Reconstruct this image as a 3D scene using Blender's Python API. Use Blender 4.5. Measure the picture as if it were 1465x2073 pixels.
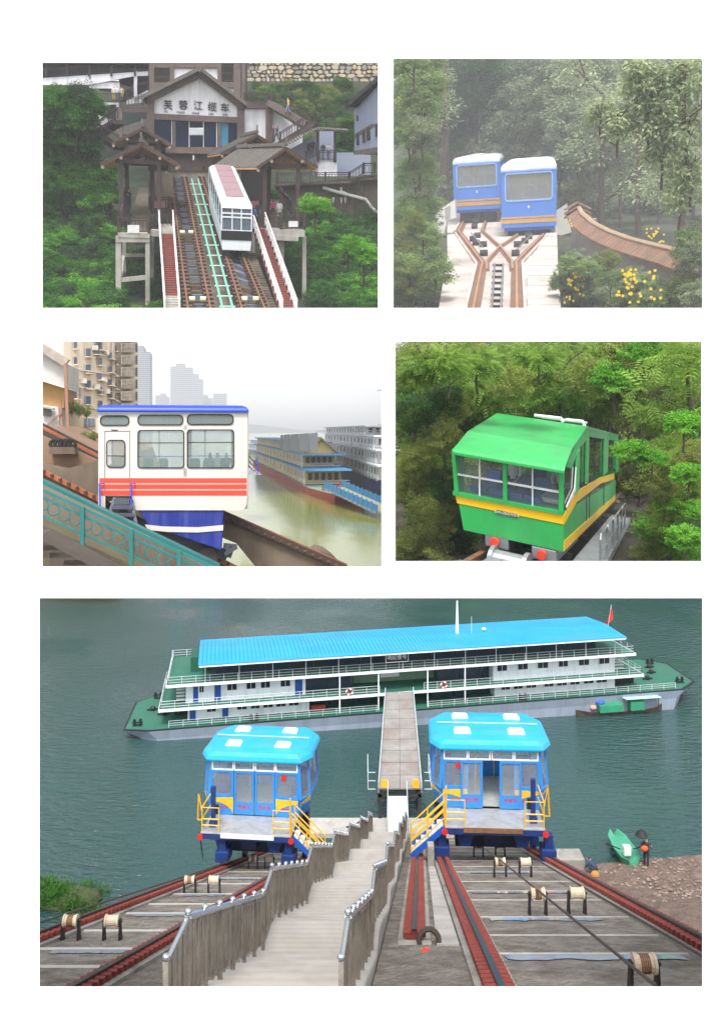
import bpy, math, random
import numpy as np
from mathutils import Vector as V, Matrix
RAD = math.radians
rnd = random.Random(11)
for o in list(bpy.data.objects): bpy.data.objects.remove(o)
SC = bpy.context.scene; COL = SC.collection
# ------------------------------------------------------------------ camera, sky, sun, exposure
F, CX, CY, W, H = 1700.0, 732.5, 870.0, 1465.0, 2073.0      # photograph pixels
cd = bpy.data.cameras.new('camera'); cam = bpy.data.objects.new('camera', cd); COL.objects.link(cam)
cd.sensor_fit = 'HORIZONTAL'; cd.sensor_width = 36; cd.lens = 36 * F / W
cd.shift_y = -(H / 2 - CY) / W; cd.clip_start = .1; cd.clip_end = 25000
cam.rotation_euler = (RAD(90), 0, 0); SC.camera = cam
SUN_EL, SUN_AZ = 56.0, 184.0           # degrees; azimuth clockwise from +Y: the sun stands behind the viewer, a little to the left
w = bpy.data.worlds.new('World'); SC.world = w; w.use_nodes = True
nt = w.node_tree; nt.nodes.clear()
sky = nt.nodes.new('ShaderNodeTexSky'); sky.sky_type = 'NISHITA'; sky.sun_disc = False
sky.sun_elevation = RAD(SUN_EL); sky.sun_rotation = RAD(SUN_AZ)
sky.air_density = 1.0; sky.dust_density = 2.0; sky.ozone_density = 1.0; sky.altitude = 200
bg = nt.nodes.new('ShaderNodeBackground'); bg.inputs[1].default_value = .15
wo = nt.nodes.new('ShaderNodeOutputWorld')
hs = nt.nodes.new('ShaderNodeHueSaturation'); hs.inputs['Saturation'].default_value = .22      # thin overcast
nt.links.new(sky.outputs[0], hs.inputs['Color']); nt.links.new(hs.outputs[0], bg.inputs[0]); nt.links.new(bg.outputs[0], wo.inputs[0])
sl_ = bpy.data.lights.new('sun', 'SUN'); sl_.energy = 1.55; sl_.angle = RAD(14); sl_.color = (1, .97, .93)
so = bpy.data.objects.new('sun', sl_); COL.objects.link(so)
_az, _el = RAD(SUN_AZ), RAD(SUN_EL)
_to = V((math.sin(_az) * math.cos(_el), math.cos(_az) * math.cos(_el), math.sin(_el)))
so.rotation_euler = _to.to_track_quat('Z', 'Y').to_euler(); so.location = _to * 300
vs = SC.view_settings; vs.view_transform = 'Standard'; vs.look = 'None'; vs.gamma = 1; vs.exposure = 1.28
SC.cycles.max_bounces = 8; SC.cycles.transparent_max_bounces = 24; SC.cycles.volume_bounces = 0
# ------------------------------------------------------------------ helpers
def c(r, g, b, k=1.0):
    f = lambda q: ((q / 255 + .055) / 1.055) ** 2.4 if q > 10 else q / 255 / 12.92
    return (f(r) * k, f(g) * k, f(b) * k)
MATS = {}
def mat(name, rgb, rough=.6, var=.12, scale=3.0, bump=0.0, metal=0.0, stain=None, stain_amt=.5, streak=(1, 1, 1), spec=.5, detail=4, bscale=None):
    if name in MATS: return MATS[name]
    m = bpy.data.materials.new(name); m.use_nodes = True; n = m.node_tree; b = n.nodes['Principled BSDF']
    b.inputs['Roughness'].default_value = rough; b.inputs['Metallic'].default_value = metal
    b.inputs['Specular IOR Level'].default_value = spec
    tc = n.nodes.new('ShaderNodeTexCoord'); no = n.nodes.new('ShaderNodeTexNoise')
    no.inputs['Scale'].default_value = scale; no.inputs['Detail'].default_value = detail; no.inputs['Roughness'].default_value = .65
    n.links.new(tc.outputs['Object'], no.inputs['Vector'])
    cr = n.nodes.new('ShaderNodeValToRGB')
    cr.color_ramp.elements[0].position = .3; cr.color_ramp.elements[1].position = .7
    cr.color_ramp.elements[0].color = tuple(max(0, q * (1 - var)) for q in rgb) + (1,)
    cr.color_ramp.elements[1].color = tuple(min(1, q * (1 + var)) for q in rgb) + (1,)
    n.links.new(no.outputs[0], cr.inputs[0]); out = cr.outputs[0]
    if stain:
        mp = n.nodes.new('ShaderNodeMapping'); mp.inputs['Scale'].default_value = streak
        n.links.new(tc.outputs['Object'], mp.inputs['Vector'])
        n2 = n.nodes.new('ShaderNodeTexNoise'); n2.inputs['Scale'].default_value = scale * .6; n2.inputs['Detail'].default_value = 6
        n2.inputs['Roughness'].default_value = .7
        n.links.new(mp.outputs[0], n2.inputs['Vector'])
        r2 = n.nodes.new('ShaderNodeValToRGB'); r2.color_ramp.elements[0].position = .46; r2.color_ramp.elements[1].position = .68
        r2.color_ramp.elements[1].color = (stain_amt,) * 3 + (1,)
        n.links.new(n2.outputs[0], r2.inputs[0])
        mx = n.nodes.new('ShaderNodeMix'); mx.data_type = 'RGBA'
        n.links.new(r2.outputs[0], mx.inputs['Factor']); n.links.new(out, mx.inputs['A']); mx.inputs['B'].default_value = tuple(stain) + (1,)
        out = mx.outputs['Result']
    n.links.new(out, b.inputs['Base Color'])
    if bump:
        n3 = n.nodes.new('ShaderNodeTexNoise'); n3.inputs['Scale'].default_value = bscale or scale * 4; n3.inputs['Detail'].default_value = 5
        n.links.new(tc.outputs['Object'], n3.inputs['Vector'])
        bp = n.nodes.new('ShaderNodeBump'); bp.inputs['Strength'].default_value = bump; bp.inputs['Distance'].default_value = .2
        n.links.new(n3.outputs[0], bp.inputs['Height']); n.links.new(bp.outputs[0], b.inputs['Normal'])
    MATS[name] = m; return m
def glass(name, tint=(.6, .66, .7), alpha=.45, rough=.04):
    """a tinted pane: part see-through, part glossy"""
    if name in MATS: return MATS[name]
    m = bpy.data.materials.new(name); m.use_nodes = True; n = m.node_tree; b = n.nodes['Principled BSDF']
    b.inputs['Base Color'].default_value = tuple(tint) + (1,); b.inputs['Roughness'].default_value = rough
    b.inputs['Alpha'].default_value = alpha; b.inputs['Specular IOR Level'].default_value = .8
    MATS[name] = m; return m
def leafmat(name, a, b_, trans=.3, rough=.55):
    """leaf colour from dark a to pale b by each leaf's own tint"""
    if name in MATS: return MATS[name]
    m = bpy.data.materials.new(name); m.use_nodes = True; n = m.node_tree; b = n.nodes['Principled BSDF']
    at = n.nodes.new('ShaderNodeAttribute'); at.attribute_name = 'tint'
    oi = n.nodes.new('ShaderNodeObjectInfo')
    ad = n.nodes.new('ShaderNodeMath'); ad.operation = 'MULTIPLY_ADD'; ad.inputs[1].default_value = .3
    n.links.new(oi.outputs['Random'], ad.inputs[0]); n.links.new(at.outputs['Fac'], ad.inputs[2])
    cr = n.nodes.new('ShaderNodeValToRGB'); cr.color_ramp.elements[0].position = .1; cr.color_ramp.elements[1].position = 1.15
    cr.color_ramp.elements[0].color = tuple(a) + (1,); cr.color_ramp.elements[1].color = tuple(b_) + (1,); cr.color_ramp.elements[1].position = 1
    n.links.new(ad.outputs[0], cr.inputs[0]); n.links.new(cr.outputs[0], b.inputs['Base Color'])
    b.inputs['Roughness'].default_value = rough; b.inputs['Specular IOR Level'].default_value = .3
    tr = n.nodes.new('ShaderNodeBsdfTranslucent'); n.links.new(cr.outputs[0], tr.inputs[0])
    ms = n.nodes.new('ShaderNodeMixShader'); ms.inputs[0].default_value = trans
    n.links.new(b.outputs[0], ms.inputs[1]); n.links.new(tr.outputs[0], ms.inputs[2])
    n.links.new(ms.outputs[0], n.nodes['Material Output'].inputs['Surface'])
    MATS[name] = m; return m

class Panel:
    """Five scale models stand one behind the other, seen through the five openings of a white display wall.
    Each model has its own tilt (the horizon row hy of its photograph, centre column cx) and model scale k."""
    def __init__(s, cx, hy, k):
        d = V(((cx - CX) / F, 1, (CY - hy) / F)).normalized()
        x = V((d.y, -d.x, 0)).normalized(); up = x.cross(d)
        s.R = Matrix((x, d, up)).transposed(); s.k = k = k * 2
        s.M = (s.R.to_4x4()) @ Matrix.Scale(k, 4)
    lim = (-9e9, 9e9, -9e9, 9e9)
    def ray(s, u, v):
        return s.R.transposed() @ V(((u - CX) / F, 1, (CY - v) / F))
    def at(s, u, v, y):                    # on the plane y
        d = s.ray(u, v); return d * (y / d.y)
    def on(s, u, v, z):                    # on the level z
        d = s.ray(u, v); return d * (z / d.z)
    def pl(s, u, v, p0, n):                # on any plane
        d = s.ray(u, v); return d * (p0.dot(n) / d.dot(n))
INV = {}
def tag(o, label=None, cat=None, group=None, kind=None):
    if label: o['label'] = label
    if cat: o['category'] = cat
    if group: o['group'] = group
    if kind: o['kind'] = kind
    return o
def TRS(loc=(0, 0, 0), rz=0): return Matrix.Translation(V(loc)) @ Matrix.Rotation(rz, 4, 'Z')
def thing(P, name, label, cat, loc=(0, 0, 0), rz=0, group=None):
    o = bpy.data.objects.new(name, None); COL.objects.link(o); o.empty_display_size = .2
    L = TRS(loc, rz); o.matrix_basis = P.M @ L; INV[o.name] = L.inverted()
    return tag(o, label, cat, group)
def inv_of(p):
    while p.parent: p = p.parent
    return INV[p.name]
class MB:
    """mesh builder; points are given in the panel's own coordinates"""
    def __init__(s): s.v = []; s.f = []; s.m = []; s.mi = 0
    def poly(s, pts, flip=False):
        i = len(s.v); s.v += [V(p) for p in pts]; r = list(range(i, i + len(pts)))
        s.f.append(r[::-1] if flip else r); s.m.append(s.mi); return s
    def hexa(s, p):                         # 4 bottom, 4 top, counter-clockwise
        i = len(s.v); s.v += [V(q) for q in p]
        for f in ((3, 2, 1, 0), (4, 5, 6, 7), (0, 1, 5, 4), (1, 2, 6, 5), (2, 3, 7, 6), (3, 0, 4, 7)):
            s.f.append([i + k for k in f]); s.m.append(s.mi)
        return s
    def box(s, ctr, size, rz=0, rot=None):
        x, y, z = (q / 2 for q in size); M = rot or Matrix.Rotation(rz, 3, 'Z'); ctr = V(ctr)
        return s.hexa([ctr + M @ V(q) for q in ((-x, -y, -z), (x, -y, -z), (x, y, -z), (-x, y, -z), (-x, -y, z), (x, -y, z), (x, y, z), (-x, y, z))])
    def bb(s, a, b):                        # box from two corners
        a, b = V(a), V(b)
        lo = V([min(q) for q in zip(a, b)]); hi = V([max(q) for q in zip(a, b)])
        return s.box((lo + hi) / 2, hi - lo)
    def beam(s, p, q, wd, ht, up=(0, 0, 1)):
        p, q = V(p), V(q); d = (q - p).normalized(); x = d.cross(V(up))
        if x.length < 1e-4: x = d.cross(V((0, 1, 0)))
        x.normalize(); z = x.cross(d); x *= wd / 2; z *= ht / 2
        return s.hexa([p - x - z, p + x - z, q + x - z, q - x - z, p - x + z, p + x + z, q + x + z, q - x + z])
    def prism(s, pts, ext):                 # polygon extruded along ext
        pts = [V(p) for p in pts]; e = V(ext); n = len(pts); i = len(s.v)
        s.v += pts + [p + e for p in pts]
        s.f.append(list(range(i + n - 1, i - 1, -1))); s.f.append(list(range(i + n, i + 2 * n))); s.m += [s.mi] * 2
        for k in range(n):
            l = (k + 1) % n; s.f.append([i + k, i + l, i + n + l, i + n + k]); s.m.append(s.mi)
        return s
    def loft(s, rings, cap=True):
        n = len(rings[0]); i = len(s.v)
        for r in rings: s.v += [V(p) for p in r]
        for j in range(len(rings) - 1):
            for k in range(n):
                l = (k + 1) % n; a = i + j * n
                s.f.append([a + k, a + l, a + n + l, a + n + k]); s.m.append(s.mi)
        if cap:
            s.f.append(list(range(i + n - 1, i - 1, -1))); e = i + (len(rings) - 1) * n
            s.f.append(list(range(e, e + n))); s.m += [s.mi] * 2
        return s
    def tube(s, pts, r, n=6, cap=True):
        pts = [V(p) for p in pts]; rings = []; rr = r if isinstance(r, (list, tuple)) else [r] * len(pts)
        a = None
        for k, p in enumerate(pts):
            d = (pts[min(k + 1, len(pts) - 1)] - pts[max(k - 1, 0)]).normalized()
            if a is None: a = d.orthogonal().normalized()
            a = (a - d * a.dot(d)).normalized(); b = d.cross(a)
            rings.append([p + (a * math.cos(t) + b * math.sin(t)) * rr[k] for t in (2 * math.pi * j / n for j in range(n))])
        return s.loft(rings, cap)
    def cyl(s, p, q, r, n=10): return s.tube([p, q], r, n)
    def ball(s, ctr, r, n=8, m=5):
        ctr = V(ctr); r = V((r, r, r)) if not hasattr(r, '__len__') else V(r); rings = []
        for j in range(1, m):
            t = math.pi * j / m - math.pi / 2
            rings.append([ctr + V((r.x * math.cos(t) * math.cos(a), r.y * math.cos(t) * math.sin(a), r.z * math.sin(t))) for a in (2 * math.pi * k / n for k in range(n))])
        return s.loft(rings)
    def pane(s, a, b, t, y0):               # thin box between two (x,z) corners
        return s.bb((a[0], y0 - t / 2, a[1]), (b[0], y0 + t / 2, b[1]))
    def build(s, name, mats, parent=None, P=None, bevel=0, smooth=False, solid=0, seg=2, L=None):
        me = bpy.data.meshes.new(name); mats = mats if isinstance(mats, (list, tuple)) else [mats]
        o = bpy.data.objects.new(name, me); COL.objects.link(o)
        if parent is not None:
            T = inv_of(parent) if L is None else L; vv = [T @ p for p in s.v]; o.parent = parent
        else:
            lo = [min(p[k] for p in s.v) for k in range(3)]; hi = [max(p[k] for p in s.v) for k in range(3)]
            org = V(((lo[0] + hi[0]) / 2, (lo[1] + hi[1]) / 2, lo[2])); vv = [p - org for p in s.v]
            o.matrix_basis = P.M @ Matrix.Translation(org); INV[o.name] = Matrix.Translation(-org)
        me.from_pydata([tuple(p) for p in vv], [], s.f)
        for m in mats: me.materials.append(m)
        if len(mats) > 1: me.polygons.foreach_set('material_index', s.m)
        if smooth: me.polygons.foreach_set('use_smooth', [True] * len(me.polygons))
        me.update()
        if solid:
            k = o.modifiers.new('solid', 'SOLIDIFY'); k.thickness = solid
        if bevel:
            k = o.modifiers.new('bevel', 'BEVEL'); k.width = bevel; k.segments = seg; k.limit_method = 'ANGLE'; k.angle_limit = RAD(35)
        return o
def share(src, P=None, parent=None, M=None, name=None):
    o = src.copy(); COL.objects.link(o)
    if name: o.name = name
    o.parent = parent
    if M is not None: o.matrix_basis = M
    return o
def copy_tree(o, M=None, parent=None):
    r = o.copy(); COL.objects.link(r); r.parent = parent
    if M is not None: r.matrix_basis = M
    for ch in [q for q in o.children]: copy_tree(ch, None, r)
    return r
def text_mesh(name, body, size, m, depth=.01, mirror=False):
    """flat lettering as a mesh, lying in x-z, centred, front towards -y"""
    cu = bpy.data.curves.new(name, 'FONT'); cu.body = body; cu.size = size; cu.extrude = depth; cu.align_x = 'CENTER'; cu.align_y = 'CENTER'
    t = bpy.data.objects.new(name + '_t', cu); COL.objects.link(t)
    dg = bpy.context.evaluated_depsgraph_get(); me = bpy.data.meshes.new_from_object(t.evaluated_get(dg))
    bpy.data.objects.remove(t); me.materials.clear(); me.materials.append(m)
    me.transform(Matrix.Rotation(RAD(90), 4, 'X')); me.name = name; return me
def put_mesh(name, me, parent, M):
    """M: matrix in panel coordinates"""
    o = bpy.data.objects.new(name, me); COL.objects.link(o); o.parent = parent; o.matrix_basis = inv_of(parent) @ M; return o
# ------------------------------------------------------------------ foliage
def leaf_mesh(name, seed, rad, nclump, per, leaf, m, wid=.45, flat=.6, shell=.5, droop=.2, frond=0, cr=.3, lowcut=-1.0, cl=None):
    """a crown of single leaves gathered in clumps through an ellipsoid; frond>0: compound leaves with that many leaflet pairs"""
    g = np.random.default_rng(seed); rad = np.array(rad, float)
    if cl is None:
        d = g.normal(size=(nclump * 3, 3)); d /= np.linalg.norm(d, axis=1)[:, None]
        d = d[d[:, 2] > lowcut][:nclump]; nclump = len(d)
        cc = d * (shell + (1 - shell) * g.random((nclump, 1)) ** .6) * (1 + .16 * g.normal(size=(nclump, 1))) * rad
    else:
        cc = np.array(cl, float); nclump = len(cc)
    csz = cr * rad.mean() * (0.6 + .8 * g.random(nclump)); ctint = g.random(nclump)
    N = nclump * per; k = np.repeat(np.arange(nclump), per)
    u = g.normal(size=(N, 3)); u /= np.linalg.norm(u, axis=1)[:, None]
    off = u * (g.random((N, 1)) ** .5) * csz[k][:, None] * np.array([1, 1, flat])
    pos = cc[k] + off
    out = cc[k] / (np.linalg.norm(cc[k], axis=1)[:, None] + 1e-6)
    ax = u * .8 + out * .5 + g.normal(size=(N, 3)) * .5; ax[:, 2] = ax[:, 2] * .5 - droop
    ax /= np.linalg.norm(ax, axis=1)[:, None]
    nr = g.normal(size=(N, 3)) * .45 + np.array([0, 0, 1.0]) + out * .35
    sd = np.cross(ax, nr); sd /= np.linalg.norm(sd, axis=1)[:, None] + 1e-9; nr = np.cross(sd, ax)
    tint = np.clip(.55 * ctint[k] + .3 * g.random(N) + .15 * (pos[:, 2] / rad[2] * .5 + .5), 0, 1)
    L = leaf * (.6 + .8 * g.random(N))
    if frond:
        P_, A_, S_, N_, L_, T_ = [], [], [], [], [], []
        for j in range(frond):
            t = (j + .6) / frond
            for sg in (-1, 1):
                P_.append(pos + ax * (L * t)[:, None] - nr * (L * .25 * t * t)[:, None])
                a2 = ax * .45 + sd * sg; a2 = a2 / np.linalg.norm(a2, axis=1)[:, None] - nr * .2
                A_.append(a2); S_.append(np.cross(a2, nr)); N_.append(nr); L_.append(L * .42 * (1 - .55 * abs(t - .45))); T_.append(np.clip(tint + .1 * g.random(N) - .05, 0, 1))
        pos, ax, sd, nr, L, tint = (np.concatenate(q) for q in (P_, A_, S_, N_, L_, T_)); N = len(pos); w_ = L * .3
    else: w_ = L * wid
    v = np.empty((N, 4, 3)); Lc = L[:, None]; wc = w_[:, None]
    v[:, 0] = pos; v[:, 1] = pos + ax * Lc * .45 + sd * wc * .5 + nr * wc * .15
    v[:, 2] = pos + ax * Lc - nr * Lc * .12; v[:, 3] = pos + ax * Lc * .45 - sd * wc * .5 + nr * wc * .15
    me = bpy.data.meshes.new(name); me.vertices.add(N * 4); me.vertices.foreach_set('co', v.reshape(-1).astype(np.float32))
    me.loops.add(N * 4); me.loops.foreach_set('vertex_index', np.arange(N * 4, dtype=np.int32))
    me.polygons.add(N); me.polygons.foreach_set('loop_start', np.arange(0, N * 4, 4, dtype=np.int32))
    a = me.attributes.new('tint', 'FLOAT', 'FACE'); a.data.foreach_set('value', tint.astype(np.float32))
    me.update(calc_edges=True); me.materials.append(m); return me
def branches(mb, base, top, r, n, spread, seed, lean=0, depth=2, kink=.12):
    """tapered trunk with limbs; returns the limb tips"""
    g = random.Random(seed); tips = []
    base, top = V(base), V(top); L = (top - base).length
    pts = [base.lerp(top, t) + V((g.uniform(-1, 1), g.uniform(-1, 1), 0)) * L * kink * .35 * (t > 0) for t in (0, .3, .6, 1)]
    mb.tube(pts, [r, r * .85, r * .7, r * .45], 7); tips.append(pts[-1])
    def limb(p, d, l, rr, lev):
        q = p + d * l * .5 + V((g.uniform(-1, 1), g.uniform(-1, 1), g.uniform(-.4, .8))) * l * kink
        e = q + (d + V((g.uniform(-.5, .5), g.uniform(-.5, .5), g.uniform(.0, .5)))).normalized() * l * .5
        mb.tube([p, q, e], [rr, rr * .75, rr * .35], 5); tips.append(e); tips.append(q)
        if lev > 0:
            for _ in range(2):
                limb(q, (d + V((g.uniform(-1, 1), g.uniform(-1, 1), g.uniform(-.2, .8)))).normalized(), l * .65, rr * .5, lev - 1)
    for k in range(n):
        t = .35 + .65 * k / max(1, n - 1); p = pts[1].lerp(pts[3], (t - .35) / .65) if t < 1 else pts[3]
        a = g.uniform(0, 6.28) + k * 2.4
        limb(p, V((math.cos(a), math.sin(a), g.uniform(.35, 1.1))).normalized(), spread * g.uniform(.7, 1.15), r * .5, depth)
    return tips
def mesh_obj(name, me, parent=None, M=None):
    o = bpy.data.objects.new(name, me); COL.objects.link(o); o.parent = parent
    if M is not None: o.matrix_basis = M
    return o
# ------------------------------------------------------------------ people
POSES = {}
def person_mesh(pose):
    if pose in POSES: return POSES[pose]
    # height 1.7; x right, y forward (the way the person faces), z up
    J = {'pel': (0, 0, .93), 'waist': (0, .01, 1.08), 'chest': (0, .02, 1.28), 'neck': (0, .0, 1.44), 'head': (0, .02, 1.54), 'crown': (0, .01, 1.64), 'nose': (0, .115, 1.545),
         'hipl': (-.09, 0, .88), 'kneel': (-.1, .02, .48), 'ankl': (-.1, -.02, .09), 'toel': (-.11, .14, .03),
         'hipr': (.09, 0, .88), 'kneer': (.1, .02, .48), 'ankr': (.1, -.02, .09), 'toer': (.11, .14, .03),
         'shl': (-.18, 0, 1.39), 'ell': (-.23, -.02, 1.12), 'wrl': (-.23, .06, .88), 'hal': (-.23, .09, .79),
         'shr': (.18, 0, 1.39), 'elr': (.23, -.02, 1.12), 'wrr': (.23, .06, .88), 'har': (.23, .09, .79)}
    if pose == 'walk':
        J.update(kneel=(-.1, .17, .52), ankl=(-.1, .2, .1), toel=(-.1, .36, .05), kneer=(.1, -.06, .48), ankr=(.1, -.3, .14), toer=(.1, -.17, .04), wrl=(-.24, -.1, .9), hal=(-.24, -.1, .81), wrr=(.22, .18, .93), har=(.21, .24, .86))
    if pose == 'hold':
        J.update(wrl=(-.12, .24, 1.2), hal=(-.05, .28, 1.28), wrr=(.12, .24, 1.2), har=(.05, .28, 1.28), ell=(-.24, .05, 1.12), elr=(.24, .05, 1.12))
    if pose == 'sit':
        d = -.42
        for k in J:
            x, y, z = J[k]; J[k] = (x, y, z + d)
        J.update(kneel=(-.11, .42, .5), ankl=(-.11, .42, .1), toel=(-.11, .58, .04), kneer=(.11, .42, .5), ankr=(.11, .42, .1), toer=(.11, .58, .04),
                 wrl=(-.16, .3, .58), hal=(-.1, .36, .56), wrr=(.16, .3, .58), har=(.1, .36, .56), ell=(-.23, .08, .72), elr=(.23, .08, .72))
    if pose == 'crouch':
        J.update(pel=(0, -.1, .36), waist=(0, -.02, .48), chest=(0, .16, .62), neck=(0, .3, .74), head=(0, .37, .8), crown=(0, .42, .88), nose=(0, .47, .76),
                 hipl=(-.1, -.08, .33), kneel=(-.15, .28, .48), ankl=(-.14, .03, .1), toel=(-.15, .2, .03), hipr=(.1, -.08, .33), kneer=(.15, .28, .48), ankr=(.14, .03, .1), toer=(.15, .2, .03),
                 shl=(-.18, .24, .68), ell=(-.22, .38, .45), wrl=(-.15, .52, .28), hal=(-.12, .58, .22), shr=(.18, .24, .68), elr=(.22, .38, .45), wrr=(.15, .52, .28), har=(.12, .58, .22))
    if pose == 'carry':
        J.update(ell=(-.3, .02, 1.16), wrl=(-.32, .2, 1.32), hal=(-.3, .26, 1.38), elr=(.28, .06, 1.1), wrr=(.16, .26, 1.16), har=(.1, .3, 1.2), kneel=(-.1, .1, .5), ankl=(-.1, .06, .09), toel=(-.1, .22, .03))
    r = {'pel': .15, 'waist': .135, 'chest': .155, 'neck': .06, 'head': .095, 'crown': .075, 'nose': .02, 'hip': .095, 'knee': .062, 'ank': .045, 'toe': .04, 'sh': .075, 'el': .05, 'wr': .034, 'ha': .036}
    names = list(J); E = []
    ch = [('pel', 'waist'), ('waist', 'chest'), ('chest', 'neck'), ('neck', 'head'), ('head', 'crown'), ('head', 'nose')]
    for s in 'lr': ch += [('pel', 'hip' + s), ('hip' + s, 'knee' + s), ('knee' + s, 'ank' + s), ('ank' + s, 'toe' + s), ('chest', 'sh' + s), ('sh' + s, 'el' + s), ('el' + s, 'wr' + s), ('wr' + s, 'ha' + s)]
    me = bpy.data.meshes.new('skel'); me.from_pydata([J[k] for k in names], [(names.index(a), names.index(b)) for a, b in ch], [])
    o = bpy.data.objects.new('skel', me); COL.objects.link(o)
    sk = o.modifiers.new('s', 'SKIN'); sk.use_smooth_shade = True; ss = o.modifiers.new('u', 'SUBSURF'); ss.levels = 1; ss.render_levels = 1
    for k, n in enumerate(names):
        q = r.get(n, r.get(n[:-1], .05)); sv = me.skin_vertices[0].data[k]; sv.radius = (q, q * (.72 if n in ('chest', 'waist', 'pel') else 1)); sv.use_root = (n == 'pel')
    dg = bpy.context.evaluated_depsgraph_get(); out = bpy.data.meshes.new_from_object(o.evaluated_get(dg)); bpy.data.objects.remove(o); out.name = 'person_' + pose
    jp = {k: V(J[k]) for k in J}; reg = {'ank': 3, 'toe': 3, 'hip': 1, 'knee': 1, 'pel': 1, 'wr': 2, 'ha': 2, 'head': 2, 'nose': 2, 'neck': 2, 'crown': 4}
    out.materials.clear()
    for _ in range(5): out.materials.append(None)
    for p in out.polygons:
        p.use_smooth = True
        k = min(jp, key=lambda q: (jp[q] - p.center).length - r.get(q, r.get(q[:-1], .05)))
        mi = reg.get(k, reg.get(k[:-1], 0))
        hd = jp['head']
        if k in ('head', 'crown') and (p.center.z > hd.z + .05 or (p.center - hd).dot(jp['nose'] - hd) < -.002): mi = 4
        p.material_index = mi
    POSES[pose] = out; return out
def person(P, loc, rz, label, top, legs, pose='stand', h=1.7, hair=(.015, .013, .012), group=None, shoes=(.03, .03, .03)):
    o = bpy.data.objects.new('person', person_mesh(pose)); COL.objects.link(o)
    o.matrix_basis = P.M @ TRS(loc, rz) @ Matrix.Scale(h / 1.7, 4)
    def cm(cl, tg): return mat('cloth_%s_%02d%02d%02d' % (tg, *[int(q * 99) for q in cl]), cl, .8, .1, 8)
    for k, m in enumerate((cm(top, 't'), cm(legs, 't'), mat('skin', (.5, .3, .22), .6, .05), cm(shoes, 's'), cm(hair, 'h'))):
        o.material_slots[k].link = 'OBJECT'; o.material_slots[k].material = m
    return tag(o, label, 'person', group)
# ------------------------------------------------------------------ the white display wall with five openings, and the ground it stands on
OPEN = [(86, 126, 765, 623), (796, 118, 1421, 623), (86, 691, 772, 1147), (800, 691, 1419, 1136), (80, 1211, 1421, 1998)]
WY = 7.8
P0 = Panel(CX, CY, .5)
def display_wall():
    X = lambda u: (u - CX) / F * WY
    Z = lambda v: (CY - v) / F * WY
    us = [-1500, 80, 86, 765, 772, 796, 800, 1419, 1421, 2900]; us = sorted(set(us)); vs_ = sorted(set([-60, 118, 126, 623, 691, 1136, 1147, 1211, 1998, 17000]))
    mb = MB(); t = .14
    inside = lambda u, v: any(a < u < c_ and b < v < d for a, b, c_, d in OPEN)
    for i in range(len(us) - 1):
        for j in range(len(vs_) - 1):
            if inside((us[i] + us[i + 1]) / 2, (vs_[j] + vs_[j + 1]) / 2): continue
            x0, x1, z0, z1 = X(us[i]), X(us[i + 1]), Z(vs_[j + 1]), Z(vs_[j])
            mb.poly([(x0, WY, z0), (x1, WY, z0), (x1, WY, z1), (x0, WY, z1)])
    for a, b, c_, d in OPEN:               # bevelled reveals, wider at the back
        f = [V((X(q), WY, Z(r))) for q, r in ((a, b), (c_, b), (c_, d), (a, d))]; e = .12
        k = [p + V((sx * e, t, sz * e)) for p, (sx, sz) in zip(f, ((-1, 1), (1, 1), (1, -1), (-1, -1)))]
        for q in range(4): mb.poly([f[q], f[(q + 1) % 4], k[(q + 1) % 4], k[q]])
    m = mat('wall_white', (.9, .9, .9), .9, .004, 2, spec=.1)
    o = mb.build('display_wall', m, None, P0)
    tag(o, 'tall plain white display wall with five rectangular openings cut through it', 'wall')
display_wall()
g_ = MB(); g_.poly([(-7000, -600, -73), (7000, -600, -73), (7000, 14400, -73), (-7000, 14400, -73)])
tag(g_.build('ground', mat('ground', (.16, .17, .13), .95, .3, .02), None, P0), kind='structure')
# ------------------------------------------------------------------ builders that start from photograph pixels at a chosen real depth
class PB(MB):
    def __init__(s, P): MB.__init__(s); s.P = P
    def sl(s, pts, y, th=.3):                         # outline at depth y with real thickness
        pp = [s.P.at(u, v, y) for u, v in pts]
        a = sum((pp[k].x * pp[(k + 1) % len(pp)].z - pp[(k + 1) % len(pp)].x * pp[k].z) for k in range(len(pp)))
        if a < 0: pp = pp[::-1]
        return s.prism(pp, (0, th, 0))
    def rc(s, u0, v0, u1, v1, y, th=.3): return s.sl([(u0, v0), (u1, v0), (u1, v1), (u0, v1)], y, th)
    def ln(s, a, b, y, w=.1, y2=None, h=None):        # bar between two pixels
        return s.beam(s.P.at(*a, y), s.P.at(*b, y if y2 is None else y2), w, h or w, up=(0, 1, 0) if abs(a[0] - b[0]) < abs(a[1] - b[1]) else (0, 0, 1))
def railing(P, t, a, b, m, h=1.0, step=.35, r=.035, post=2.2, name='railing'):
    """a, b: foot points; top and bottom rails, posts, balusters as one railing part"""
    a, b = V(a), V(b); up = V((0, 0, h)); L = (b - a).length
    e = MB(); e.beam(a + up, b + up, r * 2.4, r * 2); e.beam(a + up * .84, b + up * .84, r * 1.4, r * 1.4); e.beam(a + up * .12, b + up * .12, r * 1.6, r * 1.6); o = e.build(name, m, t)
    n = max(1, round(L / post))
    for k in range(n + 1):
        p = a.lerp(b, k / n); e = MB(); e.beam(p, p + up * 1.1, r * 3.6, r * 3.6); e.build('post', m, t)
    n = max(1, int(L / step)); e = MB()
    for k in range(n): p = a.lerp(b, (k + .5) / n); e.beam(p + up * .12, p + up * .84, r, r)
    e.build('balusters', m, o)
    return o
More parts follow.
